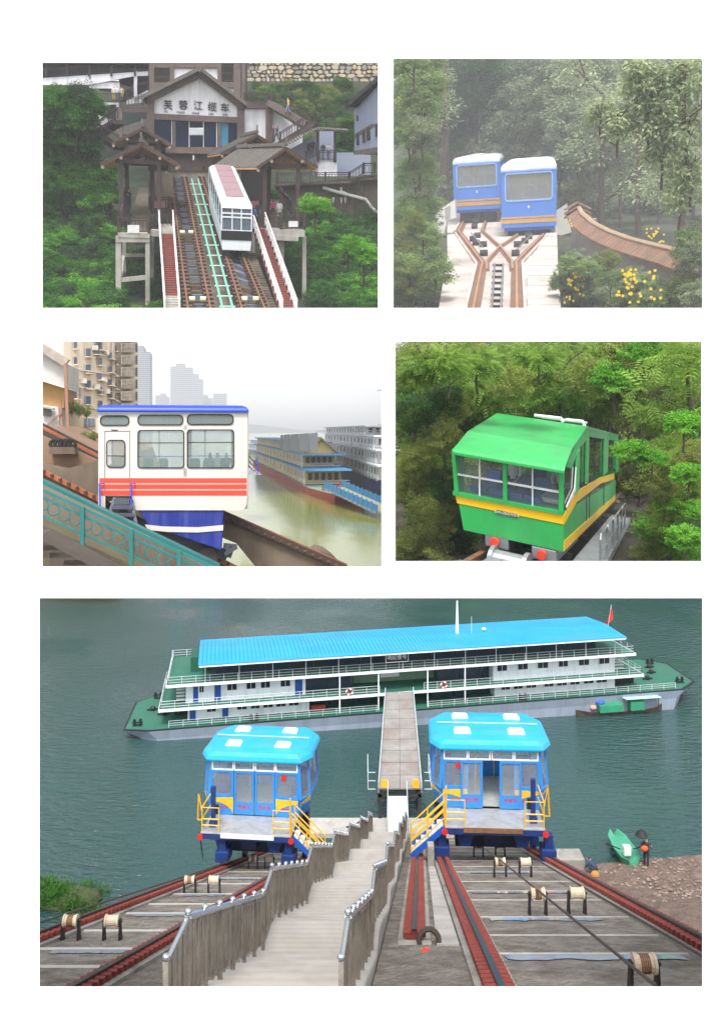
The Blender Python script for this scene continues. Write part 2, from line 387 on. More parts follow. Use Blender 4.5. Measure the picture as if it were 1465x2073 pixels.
def terrain(P, name, m, prof, u0, u1, nu=26, sub_=3, jit=3.0, seed=1, dip=None):
    """ground sheet: prof lists (depth, photograph row); spans columns u0..u1 at every depth"""
    g = random.Random(seed); rows = []
    for (ya, va), (yb, vb) in zip(prof, prof[1:]):
        for k in range(sub_): rows.append((ya + (yb - ya) * k / sub_, va + (vb - va) * k / sub_))
    rows.append(prof[-1]); e = MB(); n = nu + 1
    for i, (y, v) in enumerate(rows):
        for j in range(n):
            u = u0 + (u1 - u0) * j / nu; jj = jit if 0 < i < len(rows) - 1 else 0
            e.v.append(P.at(u, v + g.uniform(-jj, jj) + (dip(u) if dip else 0), y))
    for i in range(len(rows) - 1):
        for j in range(nu): a = i * n + j; e.f.append([a, a + 1, a + n + 1, a + n]); e.m.append(0)
    return tag(e.build(name, m, None, P), kind='structure')
def depth_of(prof, v):
    for (ya, va), (yb, vb) in zip(prof, prof[1:]):
        if vb <= v <= va: return ya + (yb - ya) * (va - v) / (va - vb)
    return prof[0][0] if v > prof[0][1] else prof[-1][0]
def to_px(P, p): w_ = P.R @ V(p); return CX + w_.x / w_.y * F, CY - w_.z / w_.y * F
CROWNS = {}
def crown(kind):
    if kind in CROWNS: return CROWNS[kind]
    nm, seed = kind.rsplit('_', 1); seed = int(seed)
    if nm == 'shrub': me = leaf_mesh('foliage', seed, (1, 1, .9), 90, 70, .12, leafmat('leaf_green', c(14, 54, 14), c(78, 140, 38)), cr=.34, shell=.55, flat=.55, lowcut=-.5)
    elif nm == 'bright': me = leaf_mesh('foliage', seed, (1, 1, .8), 75, 70, .12, leafmat('leaf_bright', c(38, 104, 24), c(120, 186, 52)), cr=.32, shell=.5, flat=.4, lowcut=-.4)
    elif nm == 'dark': me = leaf_mesh('foliage', seed, (1, 1, 1), 95, 70, .11, leafmat('leaf_dark', c(22, 50, 22), c(70, 114, 46)), cr=.34, shell=.5)
    elif nm == 'grey': me = leaf_mesh('foliage', seed, (1, 1, 1), 100, 70, .1, leafmat('leaf_grey_hazed', c(78, 92, 66), c(172, 184, 140)), cr=.3, shell=.45)  # mist wash put into the leaf colour: paler and greyer
    elif nm == 'olive': me = leaf_mesh('foliage', seed, (1, 1, 1), 95, 70, .095, leafmat('leaf_olive', c(58, 74, 32), c(160, 172, 82), .42), cr=.3, shell=.4)
    elif nm == 'soft': me = leaf_mesh('foliage', seed, (1, 1, .85), 85, 70, .11, leafmat('leaf_soft', c(70, 98, 54), c(160, 184, 112)), cr=.32, shell=.5, flat=.5, lowcut=-.5)
    elif nm == 'frond': me = leaf_mesh('foliage', seed, (1, 1, .6), 26, 9, .55, leafmat('leaf_frond', c(54, 88, 30), c(146, 178, 76), .45), cr=.36, shell=.4, frond=6, droop=.1, flat=.4)
    CROWNS[kind] = me; return me
LIMBS = {}
def limb_mesh(seed, m):
    if (seed, m.name) in LIMBS: return LIMBS[seed, m.name]
    e = MB(); branches(e, (0, 0, -1.6), (.05, 0, .35), .07, 6, .75, seed, depth=1)
    me = bpy.data.meshes.new('trunk'); me.from_pydata([tuple(p) for p in e.v], [], e.f); me.materials.append(m); LIMBS[seed, m.name] = me; return me
def bush(P, loc, r, kind, label, group, name='shrub', cat='shrub', rz=None, sz=1.0, trunk=True, bark=None):
    """a plant of radius r: foliage over a stem with limbs"""
    loc = V(loc); wl_ = P.R @ loc; u, v = CX + wl_.x / wl_.y * F, CY - wl_.z / wl_.y * F; rp = min((1.75 if kind[:5] == 'frond' else 1.3) * r * F / wl_.y * P.R[1][1], 200); u0, u1, v0, v1 = P.lim
    if u1 < 1e9: loc = P.at(min(max(u, u0 + rp), u1 - rp), min(max(v, v0 + rp), v1), loc.y)
    o = bpy.data.objects.new(name, None); COL.objects.link(o); rz = rnd.uniform(0, 6.28) if rz is None else rz
    o.matrix_basis = P.M @ TRS(loc, rz) @ Matrix.Diagonal((r, r, r * sz, 1)); INV[o.name] = None; tag(o, label, cat, group); o.empty_display_size = .2
    mesh_obj('crown' if cat == 'tree' else 'foliage', crown(kind), o)
    if trunk: mesh_obj('trunk' if cat == 'tree' else 'stem', limb_mesh(rnd.randint(0, 3), bark or mat('bark', c(74, 62, 50), .9, .3, 6, .4)), o)
    return o
# ================================================================== upper left opening: hillside station with a white car
P1 = Panel(425, 400, 4.6); P1.lim = (30, 780, 80, 640)
def p1():
    P = P1; q = P.at
    brown = mat('brown_timber', c(108, 93, 87), .75, .15, 1.5, .1, stain=c(64, 52, 48), stain_amt=.5); dbrown = mat('dark_timber', c(62, 48, 46), .7, .18, 2); white = mat('plaster_white', c(240, 239, 245), .85, .05, .6, stain=c(160, 158, 165), stain_amt=.5, streak=(2, 2, .4))
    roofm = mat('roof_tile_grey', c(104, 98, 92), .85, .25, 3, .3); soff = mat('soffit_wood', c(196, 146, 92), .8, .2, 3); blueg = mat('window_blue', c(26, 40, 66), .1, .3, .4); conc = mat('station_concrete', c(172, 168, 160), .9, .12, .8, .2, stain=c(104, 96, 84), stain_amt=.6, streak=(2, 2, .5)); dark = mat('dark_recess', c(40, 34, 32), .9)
    wpaint = mat('rail_white', c(222, 220, 218), .5, .05, 3, stain=c(170, 150, 140), stain_amt=.4); redst = mat('red_step', c(128, 66, 58), .85, .25, 1.5, .15, stain=c(96, 84, 78), stain_amt=.5); ston = mat('retaining_stone', c(106, 96, 84), .95, .3, .8, .6, stain=c(58, 54, 44), stain_amt=.8, streak=(2, 2, .4))
    rustb = mat('rail_brown', c(110, 84, 68), .85, .25, 2, .2); railst = mat('rail_worn', c(128, 92, 72), .5, .2, 3, metal=.3); greenr = mat('green_tube', c(112, 184, 160), .5, .1, 3); gblue = mat('grey_blue_plaster', c(148, 156, 176), .85, .06, .6); soil = mat('hill_soil', c(44, 54, 34), .95, .3, .5)
    def part(t, nm, m, pts, y, th=.3): e = PB(P); e.sl(pts, y, th); return e.build(nm, m, t)
    R4 = lambda u0, v0, u1, v1: [(u0, v0), (u1, v0), (u1, v1), (u0, v1)]
    # --- hillsides
    tn = V((0, -.275, 1)); t0 = V((0, 53, -6.65)); tp = lambda u, v, up=0: P.pl(u, v, t0 + V((0, 0, up)), tn)
    PROF = [(55, 668), (64, 645), (72, 590), (82, 480), (92, 400), (99, 340), (110, 255), (117.6, 168), (118.2, 164)]; terrain(P, 'hillside', soil, PROF, 30, 782)
    # --- station building
    t = thing(P, 'station_building', 'gabled station front with white plaster, brown timber frame and dark blue glazing', 'building', q(395, 345, 86))
    part(t, 'gable_wall', white, [(312, 201), (403, 156), (480, 212), (480, 238), (312, 231)], 86, .3)
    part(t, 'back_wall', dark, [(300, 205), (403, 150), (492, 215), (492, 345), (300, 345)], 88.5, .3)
    for a, b in (((299, 199), (404, 147)), ((404, 147), (494, 216))): e = PB(P); e.ln(a, b, 85.8, .75); e.build('rake_beam', brown, t)
    for u0, v0, u1, v1 in ((297, 200, 312, 300), (480, 214, 495, 300)): part(t, 'column', brown, R4(u0, v0, u1, v1), 85.7, .8)
    part(t, 'lintel', brown, [(312, 229), (480, 236), (480, 248), (312, 241)], 85.75, .6); part(t, 'sill_beam', brown, [(335, 297), (500, 297), (500, 312), (335, 309)], 85.3, 1.2)
    for u0, u1, m in ((312, 347, blueg), (355, 369, blueg), (369.5, 382, blueg), (384, 397, blueg), (397.5, 411, blueg), (413, 426, blueg), (426.5, 438, blueg), (446, 462, mat('window_cyan', c(76, 130, 160), .15, .2, 1)), (462.5, 478, blueg)): part(t, 'window_pane', m, [(u0, 243 + (u0 - 312) * .03), (u1, 243 + (u1 - 312) * .03), (u1, 296), (u0, 296)], 86.1, .08)
    for u in (347.5, 382.7, 411.7, 438.5): part(t, 'mullion', wpaint, R4(u - .6, 243, u + .9, 297), 85.95, .12)
    for u in (350, 441): part(t, 'window_post', brown, R4(u, 241, u + 5, 298), 85.85, .4)
    for u in (383.5, 397.5):
        w_ = part(t, 'opened_sash', wpaint, R4(u, 258, u + 13.5, 273), 85.6, .06); part(w_, 'sash_pane', mat('sash_pale', c(190, 198, 206), .2), R4(u + 1.2, 259.2, u + 12.3, 271.8), 85.56, .03)
    part(t, 'lower_wall', brown, R4(340, 311, 490, 346), 86.2, .5); part(t, 'footing', conc, R4(335, 346, 490, 372), 86.4, .6)
    for u in (363, 410, 423): part(t, 'vent_hole', dark, R4(u, 336, u + 4, 343), 86.15, .04)
    part(t, 'lamp', wpaint, R4(390, 314, 393, 323), 85.2, .2)
    for a, b, nm in (((288, 199), (405, 141), 'roof'), ((404, 141), (499, 214), 'roof')):
        A, B = q(*a, 84.6), q(*b, 84.6); e = MB(); e.hexa([A, B, B + V((0, 7, 0)), A + V((0, 7, 0))] + [p + V((0, 0, .35)) for p in (A, B, B + V((0, 7, 0)), A + V((0, 7, 0)))]); o = e.build(nm, roofm, t)
    e = PB(P); e.ln((404, 145), (404, 132), 84.5, .16); e.build('finial', roofm, t)
    e = PB(P); e.ln((289, 200), (287, 190), 84.5, .2); e.build('eave_tip', roofm, t)
    for ch, u, v in zip('芙蓉江缆车', (340, 371, 401, 429.5, 455), (212.5, 213, 214, 216.5, 218.5)):
        me = text_mesh('sign_character', ch, .88, mat('sign_dark', c(52, 44, 46), .5), .05); put_mesh('sign_character', me, t, Matrix.Translation(q(u, v, 85.9)))
    for w_, u, v in (('FU', 336, 225), ('RONG', 366, 227), ('JIANG', 396, 228.5), ('LAN', 427, 230), ('CHE', 455, 231.5)):
        me = text_mesh('sign_pinyin', w_, .26, mat('sign_dark', c(52, 44, 46), .5), .02); put_mesh('sign_pinyin', me, t, Matrix.Translation(q(u, v, 85.95)))
    # --- tower behind
    t = thing(P, 'station_tower', 'tall brown framed tower with white panels and railed openings behind the gable', 'building', q(400, 300, 92))
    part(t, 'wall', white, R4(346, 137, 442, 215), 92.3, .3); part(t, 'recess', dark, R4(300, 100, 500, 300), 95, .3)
    for u0, u1 in ((302, 312), (344, 352), (440, 448), (473, 487), (489, 497)): part(t, 'column', brown, R4(u0, 100, u1, 300), 92, .8)
    for v0, v1, u0, u1 in ((126, 136, 312, 344), (126, 136, 352, 440), (166, 178, 312, 344), (122, 128, 448, 473), (165, 176, 448, 473)): part(t, 'beam', brown, R4(u0, v0, u1, v1), 92.05, .6)
    part(t, 'panel', white, R4(448, 176, 473, 215), 92.3, .3)
    railing(P, t, q(313, 172, 92.2), q(343, 172, 92.2), dbrown, .85, .2, .04, 3); railing(P, t, q(449, 164, 92.2), q(472, 164, 92.2), dbrown, .85, .2, .04, 3)
    # --- corridor on the left
    t = thing(P, 'covered_corridor', 'long white walled corridor with dark roof, posts and railing above the trees', 'building', q(190, 260, 98))
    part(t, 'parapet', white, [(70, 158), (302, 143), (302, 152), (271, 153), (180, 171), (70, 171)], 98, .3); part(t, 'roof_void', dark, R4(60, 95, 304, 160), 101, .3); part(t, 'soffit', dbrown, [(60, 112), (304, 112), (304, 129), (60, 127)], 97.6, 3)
    for u in (93, 135, 180, 225, 273): part(t, 'post', dbrown, R4(u - 2, 120, u + 2, 153), 97.8, .3)
    railing(P, t, q(80, 156, 97.9), q(301, 142, 97.9), dbrown, .8, .25, .04, 9)
    part(t, 'bay_recess', dark, R4(241, 150, 302, 205), 100.5, .3); part(t, 'bay_wall', white, R4(180, 166, 242, 178), 98.2, .3); part(t, 'bay_soffit', mat('bay_soffit', c(110, 96, 84), .9), [(196, 172), (240, 168), (270, 178), (245, 186), (200, 180)], 98.6, 1.2)
    for u in (271, 274): part(t, 'pillar', white, R4(u, 143, u + 3.5, 200), 97.9, .4)
    part(t, 'stair_wall', white, [(256, 203), (302, 180), (302, 205), (256, 210)], 98.4, .3); railing(P, t, q(276, 188, 98), q(301, 181, 98), dbrown, .9, .2, .04, 3); railing(P, t, q(256, 201, 98), q(270, 192, 98), dbrown, .9, .2, .04, 3)
    railing(P, t, q(196, 206, 97.5), q(243, 206, 97.5), dbrown, .85, .22, .04, 3); part(t, 'lower_wall', white, R4(196, 207, 240, 262), 98, .3); part(t, 'lower_recess', dark, R4(216, 211, 235, 240), 97.9, .08); part(t, 'window', mat('green_door', c(60, 110, 96), .4), R4(187, 236, 199, 255), 97.6, .1)
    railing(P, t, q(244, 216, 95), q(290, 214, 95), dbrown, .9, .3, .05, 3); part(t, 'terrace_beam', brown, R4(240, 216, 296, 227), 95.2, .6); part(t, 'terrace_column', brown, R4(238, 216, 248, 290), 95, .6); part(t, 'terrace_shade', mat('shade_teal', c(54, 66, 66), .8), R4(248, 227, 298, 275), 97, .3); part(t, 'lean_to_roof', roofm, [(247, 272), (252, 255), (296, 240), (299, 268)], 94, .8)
    t = thing(P, 'timber_stair', 'dark timber stair with railing climbing out of the trees to the pavilions', 'stair', q(200, 290, 88))
    for a, b in (((178, 262), (242, 300)), ((205, 268), (240, 246))):
        A, B = q(*a, 87), q(*b, 84); e = MB(); e.beam(A, B, 1.2, .4); e.build('flight', dbrown, t); railing(P, t, A + V((0, -.7, .2)), B + V((0, -.7, .2)), dbrown, .9, .25, .04, 2)
    e = PB(P); e.ln((176, 255), (176, 320), 87, .3); e.build('prop', dbrown, t)
    # --- pavilions
    def pavilion(pk, lf, rt, y, dp, posts, pv, lab, skew=0, base=None):
        """gable towards us: peak, left eave, right eave pixels at depth y; roof runs back dp"""
        K, A, B = q(*pk, y), q(*lf, y), q(*rt, y); t = thing(P, 'pavilion', lab, 'pavilion', q((lf[0] + rt[0]) / 2, pv, y)); bk = V((skew, dp, .0))
        for a, nm in ((A, 'roof_slope'), (B, 'roof_slope')):
            e = MB(); o = [a, K, K + bk, a + bk]; o = o if a is A else o[::-1]; e.hexa([p for p in o] + [p + V((0, 0, .1)) for p in o]); rf = e.build(nm, roofm, t)
            n = 14; e = MB()
            for k in range(n): p = a + bk * ((k + .5) / n) + V((0, 0, .12)); r_ = K + bk * ((k + .5) / n) + V((0, 0, .12)); e.beam(p, r_, .14, .06)
            e.build('tile_ridges', roofm, rf)
            e = MB(); e.hexa([p - V((0, 0, .13)) for p in o] + [p - V((0, 0, .02)) for p in o]); e.build('soffit', soff, t)
            e = MB(); e.beam(a + V((0, -.08, .02)), K + V((0, -.08, .02)), .14, .16); e.build('bargeboard', dbrown, t)
            for f in (.04, .5): p = a.lerp(K, f); e = MB(); e.box(p + V((0, -.25, -.28)), (.2, .24, .2)); e.build('purlin_end', mat('purlin_end', c(150, 130, 120), .8), t)
        e = MB(); e.beam(K + V((0, -.1, .28)), K + bk + V((0, 0, .28)), .3, .25); e.build('ridge', roofm, t); e = MB(); e.beam(K + V((0, -.1, .3)), K + V((0, -.1, .85)), .14, .14); e.build('finial', roofm, t)
        tie = A.lerp(B, .17), A.lerp(B, .83); hz = min(A.z, B.z) + .35
        for yy in (.6, dp - .6):
            e = MB(); e.beam((tie[0].x, y + yy, hz), (tie[1].x, y + yy, hz), .25, .3); e.build('tie_beam', dbrown, t)
            e = MB(); e.beam((K.x, y + yy, hz), (K.x, y + yy, K.z - .3), .22, .22); e.build('king_post', dbrown, t)
            for s in (0, 1): e = MB(); e.beam((tie[s].x, y + yy, hz), (K.x, y + yy, (K.z + hz) / 2 + .2), .2, .24); e.build('strut', dbrown, t)
        for u, yo in posts:
            T = q(u, pk[1] + 30, y + yo); Bt = q(u, pv, y + yo); e = MB(); e.beam((T.x, y + yo, hz + .1), (T.x, y + yo, Bt.z), .32, .32, up=(0, 1, 0)); e.build('post', dbrown, t)
        return t
    pavilion((288, 260), (228, 289), (346, 293), 79, 5.5, ((255, .8), (322, .8)), 345, 'rear open timber pavilion with tiled gable beside the blue glazing, above the left stair')
    pavilion((286, 291), (205, 332), (361, 334), 70, 6.0, ((244, .5), (256, 4.5), (321, .5), (307, 4.5)), 448, 'front open timber pavilion with tiled gable over the left platform steps')
    pavilion((520, 273), (447, 311), (570, 303), 79, 5.5, ((484, .8), (546, .8)), 350, 'rear open timber pavilion right of the glazing, half behind the larger roof', -1.2)
    pavilion((579, 299), (520, 339), (643, 339), 70, 6.5, ((536, .5), (604, .5), (545, 5)), 462, 'front open timber pavilion with broad grey tiled slope over the right platform', -3.6)
    # --- left platform, steps, concrete frame
    t = thing(P, 'platform', 'left boarding platform on white concrete frame with brown railing and worn steps', 'platform', q(268, 623, 68))
    D0, D1 = q(238, 470, 68), q(303, 470, 68); e = MB(); e.bb((D0.x, 68, D0.z - .35), (D1.x, 71.5, D0.z)); e.build('deck', conc, t)
    e = PB(P); e.bb((D1.x, 68.3, D0.z - .2), (q(348, 470, 68.3).x, 71, D0.z + .25)); e.build('side_deck', conc, t)
    n = 22
    for k in range(n):
        y0 = 71.5 + k * .5; z = D0.z + (k + 1) * .16; e = MB(); e.bb((q(257, 450, 70).x, y0, z - 1.2), (q(300, 450, 70).x, y0 + .5, z)); e.build('step', mat('old_step', c(132, 124, 108), .9, .2, 1, .2, stain=c(90, 84, 70), stain_amt=.6), t)
    for u0, v0, u1, v1 in ((234, 477, 245, 640), (294, 477, 303, 640), (234, 477.5, 303, 490)):
        part(t, 'frame_post' if v1 > 600 else 'frame_beam', conc, R4(u0, v0, u1, v1), 68.05 if v1 < 600 else 68.1, .5)
    for u, v in ((248, 477), (304, 477)): part(t, 'rear_post', conc, R4(u, v, u + 7, 620), 72, .4)
    part(t, 'tie_beam', conc, R4(245, 513, 294, 520), 71.8, .4); part(t, 'tie_beam', conc, [(245, 562), (294, 557), (294, 566), (245, 571)], 68.2, .35)
    e = PB(P); e.beam(q(249, 520, 71.6), q(243, 567, 68.6), .3, .3); e.build('tie_beam', conc, t)
    railing(P, t, q(240, 472, 68.1), q(301, 472, 68.1), dbrown, 1.15, .26, .05, 2.5); railing(P, t, q(303, 465, 68.4), q(350, 463, 68.4), dbrown, 1.1, .26, .05, 2); part(t, 'notice', wpaint, R4(258, 455, 282, 471), 67.95, .04)
    railing(P, t, q(246, 460, 68.3), q(256, 400, 76), dbrown, 1.1, .4, .05, 3); part(t, 'pink_board', mat('pink_board', c(176, 116, 122), .7), R4(312, 408, 336, 421), 74, .08); railing(P, t, q(303, 425, 74), q(342, 424, 74), dbrown, 1.0, .4, .05, 2)
    for u in (308, 322): part(t, 'wall_post', dbrown, R4(u, 345, u + 4, 470), 73, .3)
    part(t, 'rear_wall', mat('old_wall', c(120, 108, 92), .9, .25, .6, stain=c(70, 62, 52), stain_amt=.6), R4(300, 350, 350, 440), 77, .3)
    # --- right platform
    t = thing(P, 'platform', 'right boarding platform on concrete columns beside the white car with brown railing', 'platform', q(580, 560, 69))
    D = q(520, 462, 69); X1 = q(617, 462, 69).x; e = MB(); e.bb((D.x, 69, D.z - .5), (X1, 73.5, D.z)); e.build('deck', conc, t); e = MB(); e.bb((q(548, 462, 69).x, 68.9, D.z - .85), (X1 - .5, 69.3, D.z - .5)); e.build('edge_beam', conc, t)
    for u0, u1 in ((563, 575), (612, 620)): part(t, 'column', conc, R4(u0, 478, u1, 640), 69.6, .5)
    part(t, 'column', conc, R4(510, 470, 516, 518), 69.4, .3)
    railing(P, t, q(568, 466, 69.1), q(616, 464, 69.1), dbrown, 1.1, .26, .05, 2); railing(P, t, q(526, 462, 69.2), q(566, 461, 69.2), dbrown, 1.1, .3, .05, 2); part(t, 'notice', wpaint, R4(584, 447, 603, 459), 68.95, .04); part(t, 'pink_board', mat('pink_board', c(176, 116, 122), .7), R4(507, 406, 524, 420), 74, .08)
    for k in range(14): y0 = 73.5 + k * .5; z = D.z + (k + 1) * .17; e = MB(); e.bb((q(548, 440, 72).x, y0, z - 1), (q(580, 440, 72).x, y0 + .5, z)); e.build('step', mat('old_step', (.2, .19, .16)), t)
    railing(P, t, q(592, 436, 71), q(566, 402, 80), dbrown, 1.0, .4, .05, 3)
    part(t, 'rear_wall', dark, R4(488, 312, 545, 420), 80, .3)
    # --- tracks
    def line(a, b, nm, m, w_, hgt, par, up=0, ext=0):
        A, B = tp(*a, up), tp(*b, up); A = A + (A - B) * ext; e = MB(); e.beam(A, B, w_, hgt); return e.build(nm, m, par)
    for nm, lab, ra, rb in (('track', 'empty left track of brown clipped rails climbing to the station', ((346, 358), (381, 630)), ((373, 358), (427, 630))), ('track', 'right track of brown clipped rails under the white car', ((408, 358), (491, 630)), ((441, 400), (538, 630)))):
        t = thing(P, nm, lab, 'track', tp(*ra[1]))
        for a, b in (ra, rb):
            line(a, b, 'rail_beam', rustb, .55, .5, t, -.35, 0); line(a, b, 'rail', railst, .12, .16, t, .02)
            A, B = tp(*a, -.02), tp(*b, -.02); e = MB(); n = 46
            for k in range(n): p = A.lerp(B, k / n); e.box(p, (.62, .16, .12))
            tag(e.build('rail_clips', mat('clip_dark', c(60, 46, 40), .8), t), kind='stuff')
        A0, A1, B0, B1 = tp(*ra[0], -.6), tp(*ra[1], -.6), tp(*rb[0], -.6), tp(*rb[1], -.6)
        n = 20; bl = mat('tread_bluegrey', c(104, 112, 124), .6, .2, 2); cb = mat('tie_brown', c(98, 82, 66), .9, .25, 2)
        for k in range(n):
            f = (k + .5) / n; a, b = A0.lerp(A1, f), B0.lerp(B1, f); d = (b - a).normalized() * .35
            e = MB(); e.beam(a + d, b - d, .5, .3); e.build('tread', bl if k % 6 != 5 else cb, t)
            e = MB(); e.beam(a + d - V((0, .45, .35)), b - d - V((0, .45, .35)), .45, .3); e.build('riser_board', cb, t)
        for v in (470, 605):
            f = (v - 358) / 272; a, b = tp(ra[0][0] + (ra[1][0] - ra[0][0]) * f, v, .05), tp(rb[0][0] + (rb[1][0] - rb[0][0]) * f, v, .05)
            for s in (.25, .75): p = a.lerp(b, s); e = MB(); e.cyl(p - V((.18, 0, 0)), p + V((.18, 0, 0)), .17, 10); e.build('cable_sheave', mat('sheave_cream', c(214, 206, 170), .6), t)
    e = MB(); A, B, C_, D_ = tp(340, 356, -1.1), tp(470, 356, -1.1), tp(545, 640, -1.1), tp(372, 640, -1.1); e.hexa([p - V((0, 0, .4)) for p in (D_, C_, B, A)] + [D_, C_, B, A]); tag(e.build('track_bed', ston, None, P), kind='structure')
    t = thing(P, 'service_ladder', 'pale green tubular ladder lying between the two tracks', 'ladder', tp(450, 622))
    for a, b in (((388, 362), (452, 630)), ((401, 362), (473, 630))): A, B = tp(*a, .3), tp(*b, .3); e = MB(); e.cyl(A, B, .08, 6); e.build('side_tube', greenr, t)
    for k in range(13): f = (k + .5) / 13; e = MB(); e.cyl(tp(388 + 64 * f - 6, 362 + 268 * f, .28), tp(401 + 72 * f + 6, 362 + 268 * f, .28), .05, 5); e.build('rung', mat('rung_pale', c(180, 200, 196), .5), t)
    # --- red stairways with white handrails
    for lab, l0, l1, r0, r1 in (('left red stepped walkway with white handrails below the left platform', (322, 452), (334, 640), (350, 452), (364, 640)), ('right red stepped walkway with white tubular handrails beside the white car', (513, 462), (571, 640), (536, 456), (600, 640))):
        t = thing(P, 'red_stairway', lab, 'stairway', tp(*l1)); A, B, C_, D_ = tp(*l0, .2), tp(*l1, .2), tp(*r0, .2), tp(*r1, .2); n = 44
        for k in range(n):
            a, b, cc, d = A.lerp(B, k / n), A.lerp(B, (k + 1) / n), C_.lerp(D_, k / n), C_.lerp(D_, (k + 1) / n); zz = a.z; e = MB()
            e.hexa([V((p.x, p.y, zz - .4)) for p in (b, d, cc, a)] + [V((p.x, p.y, zz)) for p in (b, d, cc, a)]); e.build('step', redst if 5 < k < 36 or 'right' in lab else conc, t)
        for a, b in ((A, B), (C_, D_)):
            e = MB()
            for hh in (1.0, .7, .4): e.cyl(a + V((0, 0, hh)), b + V((0, 0, hh)), .055, 5)
            for k in range(15): p = a.lerp(b, k / 14); e.beam(p, p + V((0, 0, 1.0)), .09, .09, up=(0, 1, 0))
            e.build('handrail', wpaint, t)
    e = MB(); a, b, cc, d = tp(497, 510, -.3), tp(547, 640, -.3), tp(515, 512, -.3), tp(566, 640, -.3); n = 26
    t = thing(P, 'stone_steps', 'old mossy stone steps between the right track and the red walkway', 'steps', b)
    for k in range(n): p0, p1, p2, p3 = a.lerp(b, k / n), a.lerp(b, (k + 1) / n), cc.lerp(d, k / n), cc.lerp(d, (k + 1) / n); e = MB(); e.hexa([V((p.x, p.y, p0.z - .8)) for p in (p1, p3, p2, p0)] + [V((p.x, p.y, p0.z)) for p in (p1, p3, p2, p0)]); e.build('step', ston, t)
    # --- white car
    dv = (tp(408, 358) - tp(491, 630)).normalized(); wc = mat('car_white', c(214, 218, 224), .35, .03, 1, stain=c(180, 182, 186), stain_amt=.3); blkp = mat('car_black', c(26, 28, 32), .3); pink = mat('roof_pink', c(140, 112, 116), .5, .08, 1)
    fb0, fb1, ft0, ft1 = q(448, 508, 62), q(509, 508, 62), q(449, 408, 62), q(504, 408, 62); L = 10.5; bk = dv * L; wdx = fb1.x - fb0.x; H_ = ft0.z - fb0.z
    t = thing(P, 'funicular_car', 'white funicular car with pink roof panels and black front band on the right track', 'funicular car', fb0)
    C3 = lambda x, yy, z: V((fb0.x + wdx * x, 62, fb0.z + H_ * z)) + dv * yy
    def box(nm, m, x0, x1, y0, y1, z0, z1, par=t, **k): e = MB(); e.hexa([C3(x, y, z) for z in (z0, z1) for x, y in ((x0, y0), (x1, y0), (x1, y1), (x0, y1))]); return e.build(nm, m, par, **k)
    e = MB(); e.loft([[C3(x, y, z) for x, y in ((.03, 0), (.97, 0), (.97, L), (.03, L))] for z in (.02,)] + [[C3(x, y, z) for x, y in ((0, 0), (1, 0), (1, L), (0, L))] for z in (.25, .42)]); e.build('lower_body', wc, t, bevel=.05)
    box('front_black_band', blkp, -.005, 1.005, -.04, .1, .24, .43); box('floor', mat('car_floor_dark', c(60, 60, 66), .8), .03, .97, .15, L - .1, .421, .43)
    e = MB(); e.loft([[C3(x, y, z) for x, y in ((-.01, -.1), (1.01, -.1), (1.01, L + .1), (-.01, L + .1))] for z in (.88,)] + [[C3(x, y, .96) for x, y in ((.0, 0), (1.0, 0), (1.0, L), (.0, L))], [C3(x, y, 1.03) for x, y in ((.12, .5), (.88, .5), (.88, L - .3), (.12, L - .3))]]); e.build('roof', wc, t, bevel=.06)
    for k in range(5): box('roof_panel', pink, .2, .8, 1.0 + k * 1.85, 1.0 + (k + 1) * 1.85 - .08, 1.035, 1.05)
    for x in (.01, .35, .65, .99): box('front_mullion', wc, x - .018, x + .018, -.03, .08, .42, .89)
    for z in (.43, .7, .78): box('front_bar', wc, 0, 1, -.028, .07, z - .012, z + .012)
    gl = glass('car1_glass', (.16, .2, .24), .55); box('front_glass', gl, .03, .97, .02, .04, .43, .88); dg = glass('car1_side', (.2, .26, .32), .8)
    for s, x in ((0, .005), (1, .995)):
        for k in range(6):
            y0 = .4 + k * 1.68; box('side_window', dg, x - .006, x + .006, y0, y0 + 1.5, .46, .86); box('side_pillar', wc, x - .012, x + .012, y0 - .17, y0 - .01, .42, .89)
        box('side_pillar', wc, x - .012, x + .012, L - .25, L, .42, .89); box('side_sill', wc, x - .014, x + .014, 0, L, .405, .455)
    box('rear_wall', wc, 0.02, .98, L - .1, L, .42, .89)
    for x in (.2, .8): box('bogie', blkp, x - .12, x + .12, .4, 2.2, -.14, .02); box('bogie', blkp, x - .12, x + .12, L - 2.2, L - .4, -.14, .02)
    for x, cl in ((.2, (.5, .25, .2)), (.5, (.75, .65, .05)), (.8, (.5, .3, .25))):
        person(P, C3(x, 1.0, .43), 3.14, {.2: 'passenger in a reddish top standing at the left front pane of the white car', .5: 'passenger in a yellow vest standing at the middle front pane of the white car', .8: 'passenger in a brown top standing at the right front pane of the white car'}[x], cl, (.02, .02, .03), 'stand', 1.62)
    # --- right hand terraces and stairs
    t = thing(P, 'stair_terrace', 'white walled stair terrace with brown frame and railings climbing right of the gable', 'building', q(590, 340, 90))
    part(t, 'wall', white, R4(495, 216, 540, 300), 90, .3); part(t, 'wall', white, [(551, 222), (612, 262), (612, 300), (551, 300)], 90.1, .3); part(t, 'post', brown, R4(538, 203, 552, 300), 89.6, .6); part(t, 'terrace_beam', brown, R4(496, 204, 540, 218), 89.7, .6)
    e = PB(P); e.beam(q(545, 208, 89.5), q(622, 252, 88), 1.6, .55); e.build('upper_flight', brown, t); e = PB(P); e.beam(q(564, 292, 87), q(640, 246, 87), 1.6, .5); e.build('lower_flight', brown, t)
